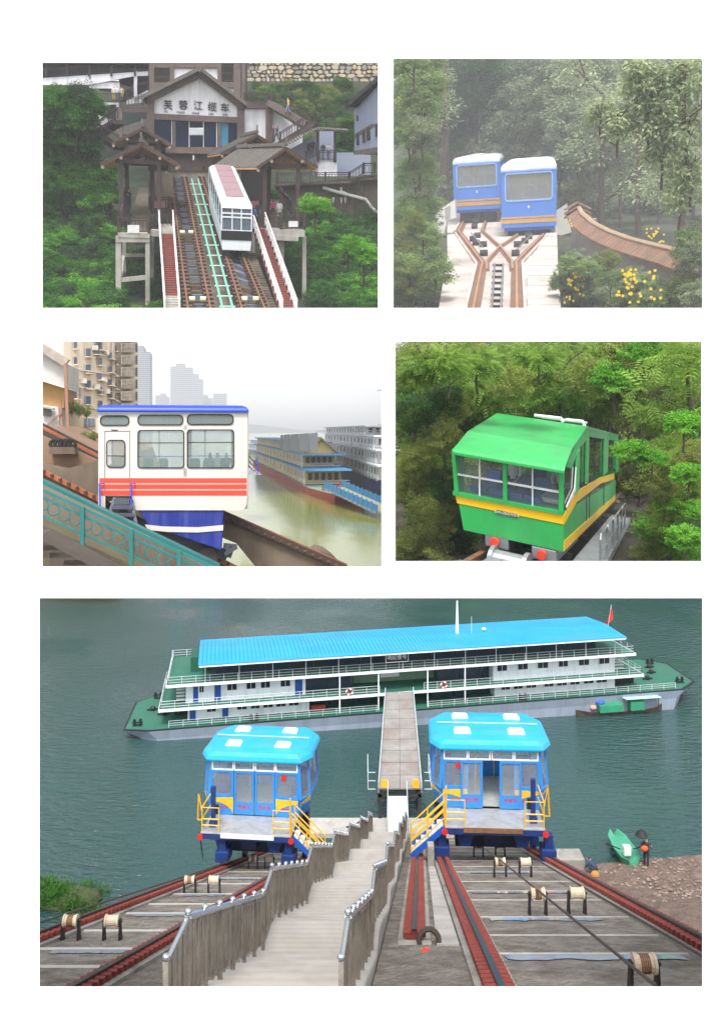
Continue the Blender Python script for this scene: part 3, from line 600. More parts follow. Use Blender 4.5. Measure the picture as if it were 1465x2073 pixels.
    railing(P, t, q(494, 207, 89.4), q(547, 206, 89.4), dbrown, .9, .25, .05, 2); railing(P, t, q(548, 208, 89), q(624, 252, 87.5), dbrown, .95, .3, .05, 2.5); railing(P, t, q(566, 290, 86), q(638, 245, 86), dbrown, 1.0, .3, .05, 2.5); railing(P, t, q(638, 250, 86), q(676, 250, 86), dbrown, .9, .3, .05, 2)
    e = MB(); A, B = q(578, 292, 85.5), q(642, 259, 85.5); C_ = q(705, 263, 85.5)
    for a, b in ((A, B), (B, C_)):
        L_ = (b - a).length; n = int(L_ / .28)
        for k in range(n): p = a.lerp(b, (k + .5) / n); ee = MB(); ee.beam(p + V((0, -.5, -.1)), p + V((0, 1.1, .18)), .2, .12); ee.build('eave_tile', roofm, t)
    for u0, u1 in ((641, 646), (676, 681)): part(t, 'post', dbrown, R4(u0, 265, u1, 327), 85.8, .3)
    part(t, 'wall', gblue, [(590, 300), (640, 272), (640, 330), (590, 330)], 88, .3); part(t, 'wall', gblue, R4(645, 265, 676, 325), 89, .3); part(t, 'plinth', white, R4(638, 326, 682, 356), 86, 2); part(t, 'lower_wall', gblue, R4(681, 308, 750, 356), 88, .3); part(t, 'plinth_post', brown, R4(637, 322, 643, 357), 85.8, .4)
    railing(P, t, q(619, 327, 85.8), q(641, 315, 85.8), dbrown, .9, .25, .05, 1.5); railing(P, t, q(645, 324, 85.7), q(677, 324, 85.7), dbrown, .9, .25, .05, 2); railing(P, t, q(560, 372, 85), q(706, 370, 85), dbrown, 1.0, .3, .05, 2.5); railing(P, t, q(706, 370, 85), q(735, 352, 85), dbrown, 1.0, .3, .05, 2); railing(P, t, q(735, 352, 85), q(758, 351, 85), dbrown, 1.0, .3, .05, 2)
    part(t, 'lower_deck', ston, [(560, 372), (706, 370), (735, 353), (772, 353), (772, 362), (560, 376)], 84.9, 3)
    e = PB(P); e.sl([(556, 374), (775, 358), (775, 470), (556, 470)], 86.3, 1.5); tag(e.build('retaining_wall', ston, None, P), 'dark stained retaining wall below the lower railing', 'wall')
    e = PB(P); e.tube([q(u, v, 85.6) for u, v in ((653, 379), (690, 390), (740, 403), (752, 420), (764, 431))], .16, 8); e.tube([q(690, 378, 85.7), q(690, 386, 85.7), q(700, 391, 85.6)], .13, 8); tag(e.build('drain_pipe', wpaint, None, P), 'white drain pipe bending down across the stained retaining wall', 'pipe')
    for u in (630, 640, 674, 690, 698): e = PB(P); e.sl([(u - 2, 399), (u + 3, 399), (u + 2, 404 + u % 7), (u, 412)], 86.2, .05); tag(e.build('lime_stain', wpaint, None, P), 'white lime streak on the stained retaining wall', 'stain', 'lime streaks on the wall')
    # grey building at the right edge
    t = thing(P, 'grey_house', 'grey plastered house with dark eaves and small windows at the wall end', 'house', q(745, 310, 80))
    A0, A1, B0, B1 = q(717, 310, 84), q(717, 222, 84), q(778, 312, 75.5), q(778, 157, 75.5)
    e = MB(); th = V((.6, 1.2, 0)); e.hexa([A0, B0, B0 + th, A0 + th, A1, B1, B1 + th, A1 + th]); e.build('wall', gblue, t)
    e = MB(); a, b = q(705, 214, 83), q(779, 150, 74.6); e.hexa([a, b, b + V((.8, 2, 0)), a + V((2, 2, 0)), a + V((0, 0, .4)), b + V((0, 0, .4)), b + V((.8, 2, .4)), a + V((2, 2, .4))]); e.build('roof', mat('roof_dark', c(44, 42, 46), .8, .2, 2), t)
    def on_wall(u, v): n_ = (B0 - A0).cross(V((0, 0, 1))).normalized(); return P.pl(u, v, A0 + n_ * .06, n_)
    for v0, v1 in ((268, 273), (305, 310)): pass
    for pts in ([(717, 272), (770, 240), (770, 250), (717, 280)], [(717, 305), (770, 296), (770, 308), (717, 313)]): e = MB(); pp = [on_wall(*p) for p in pts]; e.poly(pp); e.build('band', brown, t, solid=.08)
    for u, v, w_, hh in ((723, 223, 4, 22), (735, 213, 5, 24), (743, 203, 7, 26), (761, 190, 6, 28), (723, 271, 4, 22), (735, 266, 5, 22), (743, 260, 7, 24), (761, 252, 6, 24)):
        pp = [on_wall(*p) for p in ((u, v), (u + w_, v - w_ * .6), (u + w_, v + hh - w_ * .3), (u, v + hh))]; e = MB(); e.poly(pp); wn = e.build('window', dbrown, t, solid=.1)
        cc = sum(pp, V()) / 4; n_ = (B0 - A0).cross(V((0, 0, 1))).normalized() * .06; e = MB(); e.poly([p.lerp(cc, .22) + n_ for p in pp]); e.build('pane', blueg, wn, solid=.02)
    # --- stone wall at the top: single stones
    t = thing(P, 'stone_wall', 'rough pale stone wall along the top of the overgrown bank', 'wall', q(640, 165, 118))
    part(t, 'core', mat('mortar_dark', c(112, 102, 88), .95, .2, 1), [(497, 100), (776, 100), (776, 172), (497, 172)], 118.6, 1.0); sm = [mat('stone_a', c(190, 180, 160), .9, .2, 1.2, .4), mat('stone_b', c(150, 142, 130), .9, .2, 1.2, .4), mat('stone_c', c(198, 180, 152), .9, .2, 1.2, .4)]
    g = random.Random(3); v = 114
    while v < 168:
        u = 500 + g.uniform(-4, 4); hh = g.uniform(6.5, 10)
        while u < 775:
            ww = g.choice((6, 8, 10, 14, 19)) * g.uniform(.85, 1.15); h0 = hh; hh = h0 * g.uniform(.7, 1.35); cu, cv = u + ww / 2, v + h0 / 2 + g.uniform(-1.5, 1.5); n = 7; pts = [(cu + ww * .5 * math.cos(a) * g.uniform(.92, 1.22), cv + hh * .5 * math.sin(a) * g.uniform(.92, 1.22)) for a in (2 * math.pi * k / n for k in range(n))]
            p0 = [q(*p, 118.6) for p in pts]; cc = sum(p0, V()) / n; e = MB(); e.loft([p0[::-1], [(p.lerp(cc, .22) - V((0, .35, 0))) for p in p0[::-1]]]); e.build('stone', sm[g.randint(0, 2)], t); hh = h0; u += ww + .3
        v += hh + .1
    # --- vegetation
    g = random.Random(8)
    def bank(region, n, yf, rr, kinds, lab, grp, name='shrub', cat='shrub', test=None):
        u0, v0, u1, v1 = region; k = 0; tries = 0
        while k < n and tries < 4000:
            tries += 1; u, v = g.uniform(u0, u1), g.uniform(v0, v1)
            if test and not test(u, v): continue
            y = yf(u, v); r = g.uniform(*rr) * y / 1700; bush(P, q(u, v, y), r, g.choice(kinds) + '_%d' % g.randint(0, 3), lab, grp, name, cat, sz=g.uniform(.8, 1.1)); k += 1
    yl = lambda u, v: min(depth_of(PROF, v) - g.uniform(.5, 2), 84)
    bank((80, 300, 232, 640), 66, yl, (20, 34), ('shrub', 'bright', 'bright', 'shrub', 'dark'), 'dense green shrub on the slope beside the left concrete frame', 'shrubs on the left slope', test=lambda u, v: u < 226 - (0 if v > 345 else (345 - v) * .3))
    bank((228, 485, 330, 640), 26, lambda u, v: max(71.5, min(78, depth_of(PROF, v) - 1)), (18, 28), ('shrub', 'dark'), 'shaded shrub growing behind the left concrete frame', 'shrubs behind the left frame')
    bank((225, 612, 330, 655), 8, lambda u, v: 66.5 + g.uniform(0, 1), (12, 18), ('bright', 'shrub'), 'shrub growing at the foot of the left concrete frame', 'shrubs at the frame foot')
    bank((600, 440, 790, 640), 70, lambda u, v: min(depth_of(PROF, v) - g.uniform(.5, 2), 84), (18, 32), ('shrub', 'bright', 'dark', 'shrub'), 'dense green shrub on the slope below the stained retaining wall', 'shrubs on the right slope', test=lambda u, v: u > 612 + max(0, v - 520) * .05)
    bank((575, 480, 640, 640), 24, lambda u, v: max(71.5, min(78, depth_of(PROF, v) - 1)), (18, 26), ('shrub', 'dark'), 'shaded shrub behind the right platform columns', 'shrubs behind the right platform')
    bank((500, 188, 720, 300), 60, lambda u, v: depth_of(PROF, v) - 1.2, (12, 20), ('dark', 'shrub', 'olive'), 'dark leafy shrub on the bank below the stone wall', 'shrubs on the upper bank')
    bank((502, 166, 730, 190), 30, lambda u, v: 116.5, (7, 13), ('dark', 'shrub', 'olive'), 'small leafy shrub clinging to the foot of the stone wall', 'shrubs at the stone wall foot')
    bank((690, 250, 718, 308), 6, lambda u, v: 92, (12, 18), ('shrub',), 'leafy shrub beside the grey house wall', 'shrubs by the grey house')
    bank((88, 205, 190, 320), 26, lambda u, v: 84 + g.uniform(-2, 2), (18, 28), ('shrub', 'bright', 'dark'), 'leafy undergrowth below the covered corridor', 'undergrowth below the corridor')
    bank((545, 385, 582, 440), 5, lambda u, v: 80, (8, 13), ('shrub',), 'small shrub growing beside the right platform steps', 'shrubs by the right steps')
    for u, v, r, kd, lab in ((118, 205, 30, 'shrub_1', 'tall leafy tree rising in front of the covered corridor'), (165, 192, 24, 'dark_2', 'rounded dark tree touching the corridor parapet'), (184, 212, 22, 'shrub_3', 'leafy tree beside the corridor bay with figures'), (100, 250, 36, 'dark_0', 'dark tree low on the slope under the corridor end'), (150, 243, 34, 'shrub_0', 'spreading tree above the timber stair'), (706, 500, 30, 'bright_1', 'bright fern-leaved tree above the right slope shrubs'), (745, 520, 34, 'bright_3', 'bright fern-leaved tree at the far end of the right slope'), (640, 420, 30, 'bright_2', 'bright bushy tree below the right platform railing')):
        y = 82 if v < 300 else 62; bush(P, q(u, v, y), r * y / 1700, kd, lab, None, 'tree', 'tree')
    # --- people
    for u, v, y, rz, lab, tc, lc, ps in ((263, 424, 73.5, 2.2, 'person in a black suit standing on the left platform steps', (.015, .015, .02), (.012, .012, .016), 'hold'), (552, 444, 72.5, 0, 'person in a magenta top standing on the right platform', (.5, .03, .16), (.03, .03, .05), 'stand'), (565, 446, 72.2, .2, 'person in a long white coat on the right platform', (.75, .75, .75), (.5, .5, .5), 'stand'),
                                         (522, 449, 72, 2.5, 'person in dark grey standing by the pink board on the right platform', (.05, .05, .06), (.03, .03, .04), 'stand'), (516, 452, 71.5, 2.8, 'child in a bright blue top by the right platform railing', (.03, .09, .4), (.03, .03, .06), 'stand'), (583, 232, 87.6, 1.2, 'person with a yellow top walking down the upper flight', (.75, .5, .04), (.25, .3, .5), 'walk'),
                                         (560, 288, 85.8, 1.0, 'person with a dark blue backpack at the foot of the lower flight', (.03, .07, .12), (.03, .03, .04), 'walk'), (553, 288, 86.4, 1.2, 'person in maroon beside the backpacked walker', (.2, .05, .06), (.04, .04, .05), 'stand'), (624, 320, 87, 2.6, 'person in black with pale cap at the sloping railing', (.02, .02, .03), (.03, .03, .05), 'stand'), (632, 317, 87, 2.9, 'person in black leaning over the sloping railing', (.02, .02, .02), (.03, .03, .05), 'hold'),
                                         (653, 324, 86.4, 3.0, 'person in a dark jacket behind the railing under the tiled eave', (.03, .04, .06), (.25, .3, .3), 'stand'), (664, 324, 86.3, 3.1, 'person in a white shirt and jeans behind the railing under the tiled eave', (.7, .68, .66), (.12, .18, .3), 'hold'), (231, 206, 98, 3.1, 'person in white and yellow on the corridor bay landing', (.7, .7, .6), (.6, .45, .05), 'stand'), (238, 206, 98.2, 3, 'person in white and blue on the corridor bay landing', (.75, .76, .8), (.1, .2, .45), 'stand'), (247, 207, 97.8, 2.8, 'person in pale brown by the corridor bay stair', (.5, .42, .3), (.3, .25, .1), 'stand')):
        person(P, q(u, v, y), rz, lab, tc, lc, ps, 1.25 if 'child' in lab else 1.65)
p1()
# ================================================================== upper right opening: two blue cars at a passing loop in misty woods
P2 = Panel(1108, 330, 25.0); P2.lim = (784, 1470, 70, 640)
def p2():
    P = P2; q = P.at; n0 = V((0, -.03, 1)); G0 = V((0, 21, -3.46)); gp = lambda u, v, up=0: P.pl(u, v, G0 + V((0, 0, up)), n0)
    R4 = lambda u0, v0, u1, v1: [(u0, v0), (u1, v0), (u1, v1), (u0, v1)]
    def part(t, nm, m, pts, y, th=.3): e = PB(P); e.sl(pts, y, th); return e.build(nm, m, t)
    pave = mat('pale_paving', c(204, 194, 186), .85, .1, .7, .15, stain=c(150, 134, 122), stain_amt=.75); blue = mat('car2_blue', c(84, 134, 216), .35, .04, 1); rim = mat('car2_pale', c(150, 184, 236), .4); roof = mat('car2_roof', c(222, 230, 240), .5); gold = mat('stripe_gold', c(206, 160, 92), .5); dark = mat('under_dark', c(52, 46, 46), .8); rust = mat('p2_rail', c(168, 126, 98), .7, .15, 1); bed = mat('rail_bed_brown', c(128, 98, 80), .85, .2, 1); wht = mat('p2_white', c(226, 222, 216), .8, .03, .5); gl = glass('p2_glass', (.42, .44, .42), .38)
    soil = mat('p2_soil', c(70, 74, 52), .95, .3, .4)
    terrain(P, 'ground', soil, [(19, 655), (24, 630), (32, 545), (42, 470), (60, 420), (100, 390)], 782, 1440)
    e = MB(); e.prism([gp(u, v, -.004) for u, v in ((884, 645), (1136, 645), (1128, 520), (1124, 452), (1060, 420), (940, 418), (905, 432), (905, 520))], (0, 0, -1.5)); tag(e.build('pavement', pave, None, P), kind='structure')
    # kerb slabs either side of the track
    t = thing(P, 'paving_slabs', 'row of pale worn paving slabs along the right side of the track', 'paving', gp(1090, 560)); 
    for k in range(9):
        v0, v1 = 640 - k * 20, 621 - k * 20; L = lambda v: 1068 + (640 - v) * .0 + max(0, 540 - v) * .55; Rr = lambda v: 1132 - (640 - v) * .03
        if L(v1) < Rr(v1) - 8: e = MB(); e.prism([gp(L(v0), v0, .02), gp(Rr(v0), v0, .02), gp(Rr(v1), v1, .02), gp(L(v1), v1, .02)], (0, 0, .05)); e.build('slab', pave, t)
    # --- rails with kinked loop: list of pixel polylines
    t = thing(P, 'passing_loop', 'rust brown rails that fork and cross into a passing loop below the cars', 'track', gp(1000, 600))
    lines = {'a': [(955, 640), (976, 532), (928, 468), (945, 434)], 'b': [(985, 545), (984, 529), (1012, 498), (1048, 474)], 'c': [(1037, 545), (1036, 529), (1012, 498), (976, 466), (987, 434)], 'd': [(1046, 640), (1045, 530), (1100, 474)]}
    for k, pts in lines.items():
        pp = [gp(*p, .06) for p in pts]
        for a, b in zip(pp, pp[1:]): 
            if k in 'ad': e = MB(); e.beam(a - V((0, 0, .08)), b - V((0, 0, .08)), .34, .1); e.build('rail_bed', bed, t); e = MB(); e.beam(a + V((.2 if k == 'd' else -.2, 0, -.03)), b + V((.2 if k == 'd' else -.2, 0, -.03)), .07, .12); e.build('kerb', pave, t)
            else: e = MB(); e.beam(a - V((0, 0, .08)), b - V((0, 0, .08)), .2, .1); e.build('rail_bed', bed, t)
            e = MB(); e.beam(a, b, .07, .1); e.build('rail', rust, t)
    for pts in ([(994, 640), (1001, 535)], [(1013, 640), (1018, 535)]): e = MB(); e.beam(gp(*pts[0], .08), gp(*pts[1], .08), .05, .12); e.build('cable_guide', mat('guide_grey', c(120, 120, 122), .5), t)
    for k in range(9): v = 632 - k * 12; e = MB(); e.beam(gp(992 + (632 - v) * .06, v, .04), gp(1016 + (632 - v) * .03, v, .04), .1, .06); e.build('guide_tie', dark, t)
    for u, v in ((957, 483), (963, 491), (978, 494), (966, 476), (1047, 494), (1062, 487), (1043, 512), (979, 512), (960, 458), (962, 448), (1070, 478)): p = gp(u, v, .1); e = MB(); e.cyl(p - V((.14, 0, 0)), p + V((.14, 0, 0)), .13, 10); e.build('cable_roller', dark, t)
    for a, b in (((953, 470), (977, 500)), ((1075, 475), (1045, 505))): e = MB(); e.cyl(gp(*a, .2), gp(*b, .2), .025, 5); e.build('cable', mat('guide_grey', (.2, .2, .2)), t)
    # --- cars
    def car(u0, u1, vt, vb, y, wv0, wv1, s0, s1, lab, tilt):
        t = thing(P, 'funicular_car', lab, 'funicular car', q((u0 + u1) / 2, vb, y)); a, b = q(u0, vb, y), q(u1, vb, y); top = q(u0, vt, y).z; L = 7; w_ = b.x - a.x; zb = a.z; H_ = top - zb; K = lambda x, yy, h: V((a.x + w_ * x, y + yy, zb + H_ * h + yy * .03))
        def bx(nm, m, x0, x1, y0, y1, h0, h1, par=t, **k): e = MB(); e.hexa([K(x, yy, h) for h in (h0, h1) for x, yy in ((x0, y0), (x1, y0), (x1, y1), (x0, y1))]); return e.build(nm, m, par, **k)
        f = lambda v: (q(u0, v, y).z - zb) / H_; g0, g1 = f(wv1), f(wv0)
        bx('front_panel', blue, 0, 1, 0, .12, .0, g0); bx('front_header', blue, 0, 1, 0, .12, g1, .87); 
        for x0, x1 in ((0, .075), (.925, 1)): bx('front_post', blue, x0, x1, 0, .12, g0, g1)
        for x0, x1 in ((0, .04), (.96, 1)): bx('side_lower', blue, x0, x1, .12, L, 0, g0); bx('side_upper', blue, x0, x1, .12, L, g1, .87)
        for yy in (1.5, 3.2, 5.0, 6.8):
            for x0, x1 in ((0, .04), (.96, 1)): bx('side_post', blue, x0, x1, yy, yy + .2, g0, g1)
        bx('front_window', gl, .07, .93, .03, .05, g0, g1)
        e = MB(); n = 16; xa, xb = .075, .925; o, i = [], []
        for cx_, cz_, a0 in ((xb - .05, g1 - .05, 0), (xa + .05, g1 - .05, 90), (xa + .05, g0 + .05, 180), (xb - .05, g0 + .05, 270)):
            for k in range(5): an = RAD(a0 + 22.5 * k); o.append(K(cx_ + .06 * math.cos(an), -.02, cz_ + .06 * math.sin(an))); i.append(K(cx_ + .035 * math.cos(an), -.02, cz_ + .035 * math.sin(an)))
        for k in range(len(o)): l = (k + 1) % len(o); e.hexa([o[k], o[l], i[l], i[k]] + [p + V((0, .1, 0)) for p in (o[k], o[l], i[l], i[k])])
        e.build('window_gasket', rim, t)
        e = MB(); rg = []
        for ins, h in ((0, .87), (.0, .92), (.02, .96), (.06, .985), (.16, 1.0)): rg.append([K(ins, ins * 2, h), K(1 - ins, ins * 2, h), K(1 - ins, L - ins, h), K(ins, L - ins, h)])
        e.loft(rg); e.mi = 0; o_ = e.build('roof', roof, t, bevel=.03); bx('roof_rim', rim, -.005, 1.005, -.03, .1, .86, .885)
        bx('roof_vent', wht, .38, .62, 1, 2.2, 1.0, 1.03, bevel=.04)
        for k, (v0, v1, m_) in enumerate(((s0, s0 + (s1 - s0) * .28, gold), (s0 + (s1 - s0) * .42, s1, gold))): bx('gold_stripe', m_, -.004, 1.004, -.015, .02, f(v1), f(v0))
        bx('bumper', mat('bumper_navy', c(44, 76, 150), .5), .05, .97, .02, .4, -.05, 0); e = MB(); e.ball(K(.5, -.01, (g0 + f(s0)) / 2 + .02), (.05, .02, .07), 6, 5); e.build('badge', wht, t)
        bx('floor', dark, .04, .96, .12, L, .02, .04); bx('rear_wall', blue, 0, 1, L - .1, L, 0, g0); bx('rear_header', blue, 0, 1, L - .1, L, g1, .87)
        for x in (.2, .45, .68, .9): bx('window_bar', mat('bar_grey', c(130, 136, 140), .5), x - .008, x + .008, 2.2, 2.25, g0, g1)
        for x in (.25, .5, .75): bx('seat', mat('seat_slate', c(92, 104, 140), .6), x - .09, x + .09, 1.6, 2.0, .1, g0 + (g1 - g0) * .45)
        for x in (.25, .75): bx('bogie', dark, x - .14, x + .14, .3, 1.6, -.26, -.05); 
        for x in (.2, .38, .62, .8): e = MB(); p = K(x, .6, -.24); e.cyl(p - V((.06, 0, 0)), p + V((.06, 0, 0)), .18, 12); e.build('wheel', dark, t)
        bx('draw_gear', dark, .42, .58, .1, 1.2, -.18, -.05)
    car(919, 1013, 318, 426, 45, 335, 380, 405, 418, 'blue funicular car partly under dark leaves on the left loop track', 0)
    car(1015, 1126, 330, 462, 38, 352, 408, 440, 453, 'larger blue funicular car waiting on the right loop track', 0)
    # --- white parapets on the left, tiled wall on the right
    t = thing(P, 'white_parapet', 'white rendered parapet curving down beside the left car', 'wall', q(895, 470, 40)); part(t, 'wall', wht, [(872, 448), (885, 425), (920, 404), (922, 440), (905, 446), (898, 472), (874, 474)], 40, .6); part(t, 'niche', mat('niche_grey', c(170, 166, 162), .8), [(900, 421), (911, 415), (911, 440), (901, 443)], 39.95, .08)
    e = PB(P); e.sl([(1122, 430), (1148, 412), (1156, 470), (1122, 480)], 41, .6); tag(e.build('white_parapet', wht, None, P), 'white rendered parapet showing between the right car and the tiled wall', 'wall')
    t = thing(P, 'tiled_wall', 'curving grey garden wall with brown tiled coping sweeping down to the right', 'wall', q(1250, 560, 29))
    spine = [((1168, 418), 36), ((1178, 436), 34.5), ((1200, 455), 33), ((1232, 472), 31), ((1275, 488), 29), ((1320, 500), 27), ((1360, 510), 25), ((1400, 522), 23)]
    pts = [q(*p, y) for p, y in spine]; fine = []
    for a, b in zip(pts, pts[1:]):
        for k in range(6): fine.append(a.lerp(b, k / 6))
    fine.append(pts[-1]); cop = mat('coping_tile', c(142, 106, 84), .85, .25, 1.5, .2, stain=c(104, 92, 70), stain_amt=.5); gw = mat('grey_render', c(158, 146, 140), .9, .1, .5, .2, stain=c(128, 116, 108), stain_amt=.5)
    e = MB()
    for a, b in zip(pts, pts[1:]):
        fl = V((0, 0, -4.3)); d = (b - a).normalized(); s = V((-d.y, d.x, 0)).normalized() * .22; e.hexa([V((p.x, p.y, max(G0.z - 2.2, P.at(1250, 642, p.y).z))) + o for p, o in ((a, -s), (b, -s), (b, s), (a, s))] + [p - V((0, 0, .12)) + o for p, o in ((a, -s), (b, -s), (b, s), (a, s))])
    e.build('wall', gw, t)
    for a, b in zip(fine, fine[1:]):
        d = (b - a).normalized(); s = V((-d.y, d.x, 0)).normalized(); s = s if s.y < 0 else -s; m0, m1 = a.lerp(b, .04), a.lerp(b, .96)
        for sg in (1, -1):
            e = MB(); o = s * sg * .46 - V((0, 0, .32)); e.hexa([m0, m1, m1 + o, m0 + o] + [p + V((0, 0, .07)) for p in (m0, m1, m1 + o, m0 + o)]); e.build('coping_tile', cop, t)
    e = MB(); e.tube([p + V((0, 0, .07)) for p in fine], .09, 6); e.build('ridge_roll', mat('ridge_pale', c(176, 150, 120), .8), t)
    for sg in (-1, 1):
        for k in range(3): e = MB(); p = pts[0] + V((sg * .26, -.3, .05 - k * .16)); e.beam(p - V((sg * .26, 0, -.14)), p + V((sg * .26, 0, -.14)), .5, .06); e.build('gable_tile', cop, t)
    e = MB(); e.bb((pts[0].x - .1, pts[0].y - .35, G0.z - 2), (pts[0].x + .75, pts[0].y + .4, pts[0].z - .5)); e.build('pier', gw, t)
    t = thing(P, 'red_roof_post', 'small red tiled gatepost cap among the left bushes', 'gatepost', q(851, 430, 34))
    for k in range(3): part(t, 'cap_tile', mat('red_tile', c(176, 104, 84), .8, .15, 2), [(839 + k, 397 + k * 4), (852, 391 + k * 4), (868 - k, 396 + k * 4), (868 - k, 400 + k * 4), (852, 395 + k * 4), (839 + k, 401 + k * 4)], 33.8 + k * .05, .7)
    part(t, 'post', gw, R4(845, 408, 864, 470), 34, .5)
    part(thing(P, 'far_wall', 'faint grey brick wall seen through the mist above the cars', 'wall', q(1040, 330, 62)), 'wall', mat('far_brick', c(160, 146, 142), .9, .1, .5), R4(1000, 292, 1100, 345), 62, .5)
    # post lamp by the paving
    t = thing(P, 'marker_post', 'small pale headed marker post at the right edge of the paving', 'post', gp(1122, 575)); p = gp(1122, 575); e = MB(); e.beam(p - V((.06, 0, 0)), p + V((0, 0, .38)), .05, .05, up=(0, 1, 0)); e.beam(p + V((.08, 0, 0)), p + V((0, 0, .38)), .05, .05, up=(0, 1, 0)); e.build('legs', dark, t); e = MB(); e.box(p + V((0, 0, .42)), (.18, .12, .1)); e.build('head', wht, t)
    # --- woods
    g = random.Random(21); bark = mat('bark_brown', c(92, 72, 60), .9, .25, 2, .4)
    def wood(reg, n, yr, rr, kinds, lab, grp, name='tree', cat='tree', trunk=True, test=None):
        k = 0
        while k < n:
            u, v, y = g.uniform(reg[0], reg[2]), g.uniform(reg[1], reg[3]), g.uniform(*yr)
            if test and not test(u, v): continue
            bush(P, q(u, v, y), g.uniform(*rr) * y / 1700, g.choice(kinds) + '_%d' % g.randint(0, 3), lab, grp, name, cat, trunk=trunk, bark=bark); k += 1
    e = MB(); e.hexa([(-40, 100, -10), (45, 100, -10), (45, 108, -10), (-40, 108, -10), (-40, 100, 26), (45, 100, 26), (45, 108, 26), (-40, 108, 26)])
    e = PB(P); e.sl([(700, 60), (1520, 60), (1520, 420), (700, 420)], 100, 6); tag(e.build('wooded_hill', mat('hill_green_hazed', c(96, 104, 82), .95, .4, .15), None, P), kind='structure')  # backdrop lightened: haze put into its colour
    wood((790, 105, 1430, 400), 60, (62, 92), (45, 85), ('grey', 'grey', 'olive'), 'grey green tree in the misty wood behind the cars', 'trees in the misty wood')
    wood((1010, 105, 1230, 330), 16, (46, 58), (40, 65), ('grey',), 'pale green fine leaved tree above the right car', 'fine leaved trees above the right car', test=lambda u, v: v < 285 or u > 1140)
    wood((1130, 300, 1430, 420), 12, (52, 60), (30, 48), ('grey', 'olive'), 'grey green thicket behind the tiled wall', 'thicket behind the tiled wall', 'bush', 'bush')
    wood((890, 115, 1005, 330), 14, (50, 56), (34, 52), ('dark',), 'dark leaved tree mass overhanging the left car', 'dark trees overhanging the left car', test=lambda u, v: v < 300)
    wood((912, 285, 940, 305), 2, (43.6, 44.4), (6, 9), ('dark',), 'dark leafy twigs hanging in front of the left car roof', 'twigs in front of the left car', 'leafy_branch', 'branch', trunk=True)
    wood((790, 110, 880, 470), 22, (26, 33), (26, 46), ('soft', 'soft', 'soft', 'grey'), 'light green leafy tree on the bank beside the left car', 'leafy trees on the left bank', test=lambda u, v: u < 868 - (v - 110) * .02)
    wood((790, 440, 898, 640), 26, (22, 27), (20, 38), ('grey', 'soft', 'olive'), 'soft green bush along the left edge of the paving', 'bushes along the left paving edge', 'bush', 'bush', test=lambda u, v: u < 880)
    wood((1136, 500, 1240, 640), 20, (22, 26), (14, 26), ('grey', 'olive', 'soft'), 'soft green bush in front of the tiled wall', 'bushes in front of the tiled wall', 'bush', 'bush', test=lambda u, v: v > 480 + (u - 1136) * .4)
    wood((1230, 545, 1430, 640), 20, (19, 22), (16, 30), ('grey', 'olive', 'soft'), 'leafy bush with yellow flowers before the grey wall', 'flowering bushes before the grey wall', 'bush', 'bush', test=lambda u, v: v > 560)
    wood((1385, 440, 1430, 600), 7, (19, 21), (24, 34), ('grey', 'soft'), 'green bush covering the low end of the tiled wall', 'bushes at the low end of the wall', 'bush', 'bush')
    big = leafmat('leaf_big', c(92, 116, 66), c(196, 206, 156))
    for u, v, r, lab in ((1400, 160, 60, 'first'), (1330, 180, 55, 'second'), (1390, 260, 60, 'third'), (1310, 235, 48, 'fourth'), (1250, 250, 38, 'fifth'), (1400, 350, 44, 'sixth'), (1340, 310, 40, 'seventh'), (1290, 140, 45, 'eighth'), (1375, 400, 36, 'ninth'), (1215, 225, 30, 'tenth')):
        y = 20; o = bush(P, q(u, v, y), r * y / 1700, 'big_1' if 0 else 'grey_1', 'large leaved pale green branch reaching in over the tiled wall', 'large leaved branches over the tiled wall', 'leafy_branch', 'branch', trunk=True, bark=bark)
        o.children[0].data = CROWNS.setdefault('big', leaf_mesh('foliage', 77, (1, 1, .7), 26, 34, .22, big, cr=.42, shell=.35, wid=.42, droop=.25))
    for i, (u, v0, v1, w_, y, lab) in enumerate(((1218, 470, 250, 13, 42, 'straight brown trunked tree nearest the wall pier'), (1255, 478, 270, 8, 46, 'thin brown trunked tree between two thicker trunks'), (1291, 490, 250, 13, 41, 'stout brown trunked tree rising behind the coping middle'), (1377, 505, 240, 16, 36, 'thick brown trunked tree near the low end of the coping'), (1330, 490, 280, 8, 48, 'slim dark trunked tree deep behind the coping'), (898, 330, 110, 18, 46, 'broad dark trunked tree behind the left car'))):
        t = thing(P, 'tree', lab, 'tree', q(u, v0 + 20, y)); e = PB(P); b0, b1 = q(u, v0 + 30, y), q(u + 3, v1 - 60, y); r = w_ / 2 * y / 1700; tips = branches(e, b0, b1, r, 4, 2.0, 30 + i, depth=1, kink=.03); e.build('trunk', bark, t)
        cl = [tuple(p - inv_of(t).inverted().to_translation()) for p in tips]; mesh_obj('crown', leaf_mesh('foliage', 60 + i, (1, 1, 1), 0, 110, .2, leafmat('leaf_grey_hazed', (.08, .1, .06), (.4, .45, .27)), cr=1.0, cl=cl), t)
    fl = mat('flower_yellow', c(240, 206, 40), .6, .1, 3)
    for u, v in ((1155, 560), (1165, 556), (1172, 562), (1158, 575), (1171, 588), (1268, 556), (1275, 552), (1272, 566), (1283, 560), (1316, 470), (1325, 468), (1321, 478), (1335, 482), (1152, 608), (1268, 590), (1258, 588), (1315, 558), (1328, 595), (1145, 448), (1157, 452), (1285, 600), (1195, 552)):
        y = 28 if v < 500 else (22.0 if u < 1240 else 18.6); y = 34 if u < 1160 and v < 460 else y; p = q(u, v, y); t = thing(P, 'flower_cluster', 'cluster of yellow blossoms among the bushes by the tiled wall', 'flowers', p, 0, 'yellow blossoms by the tiled wall')
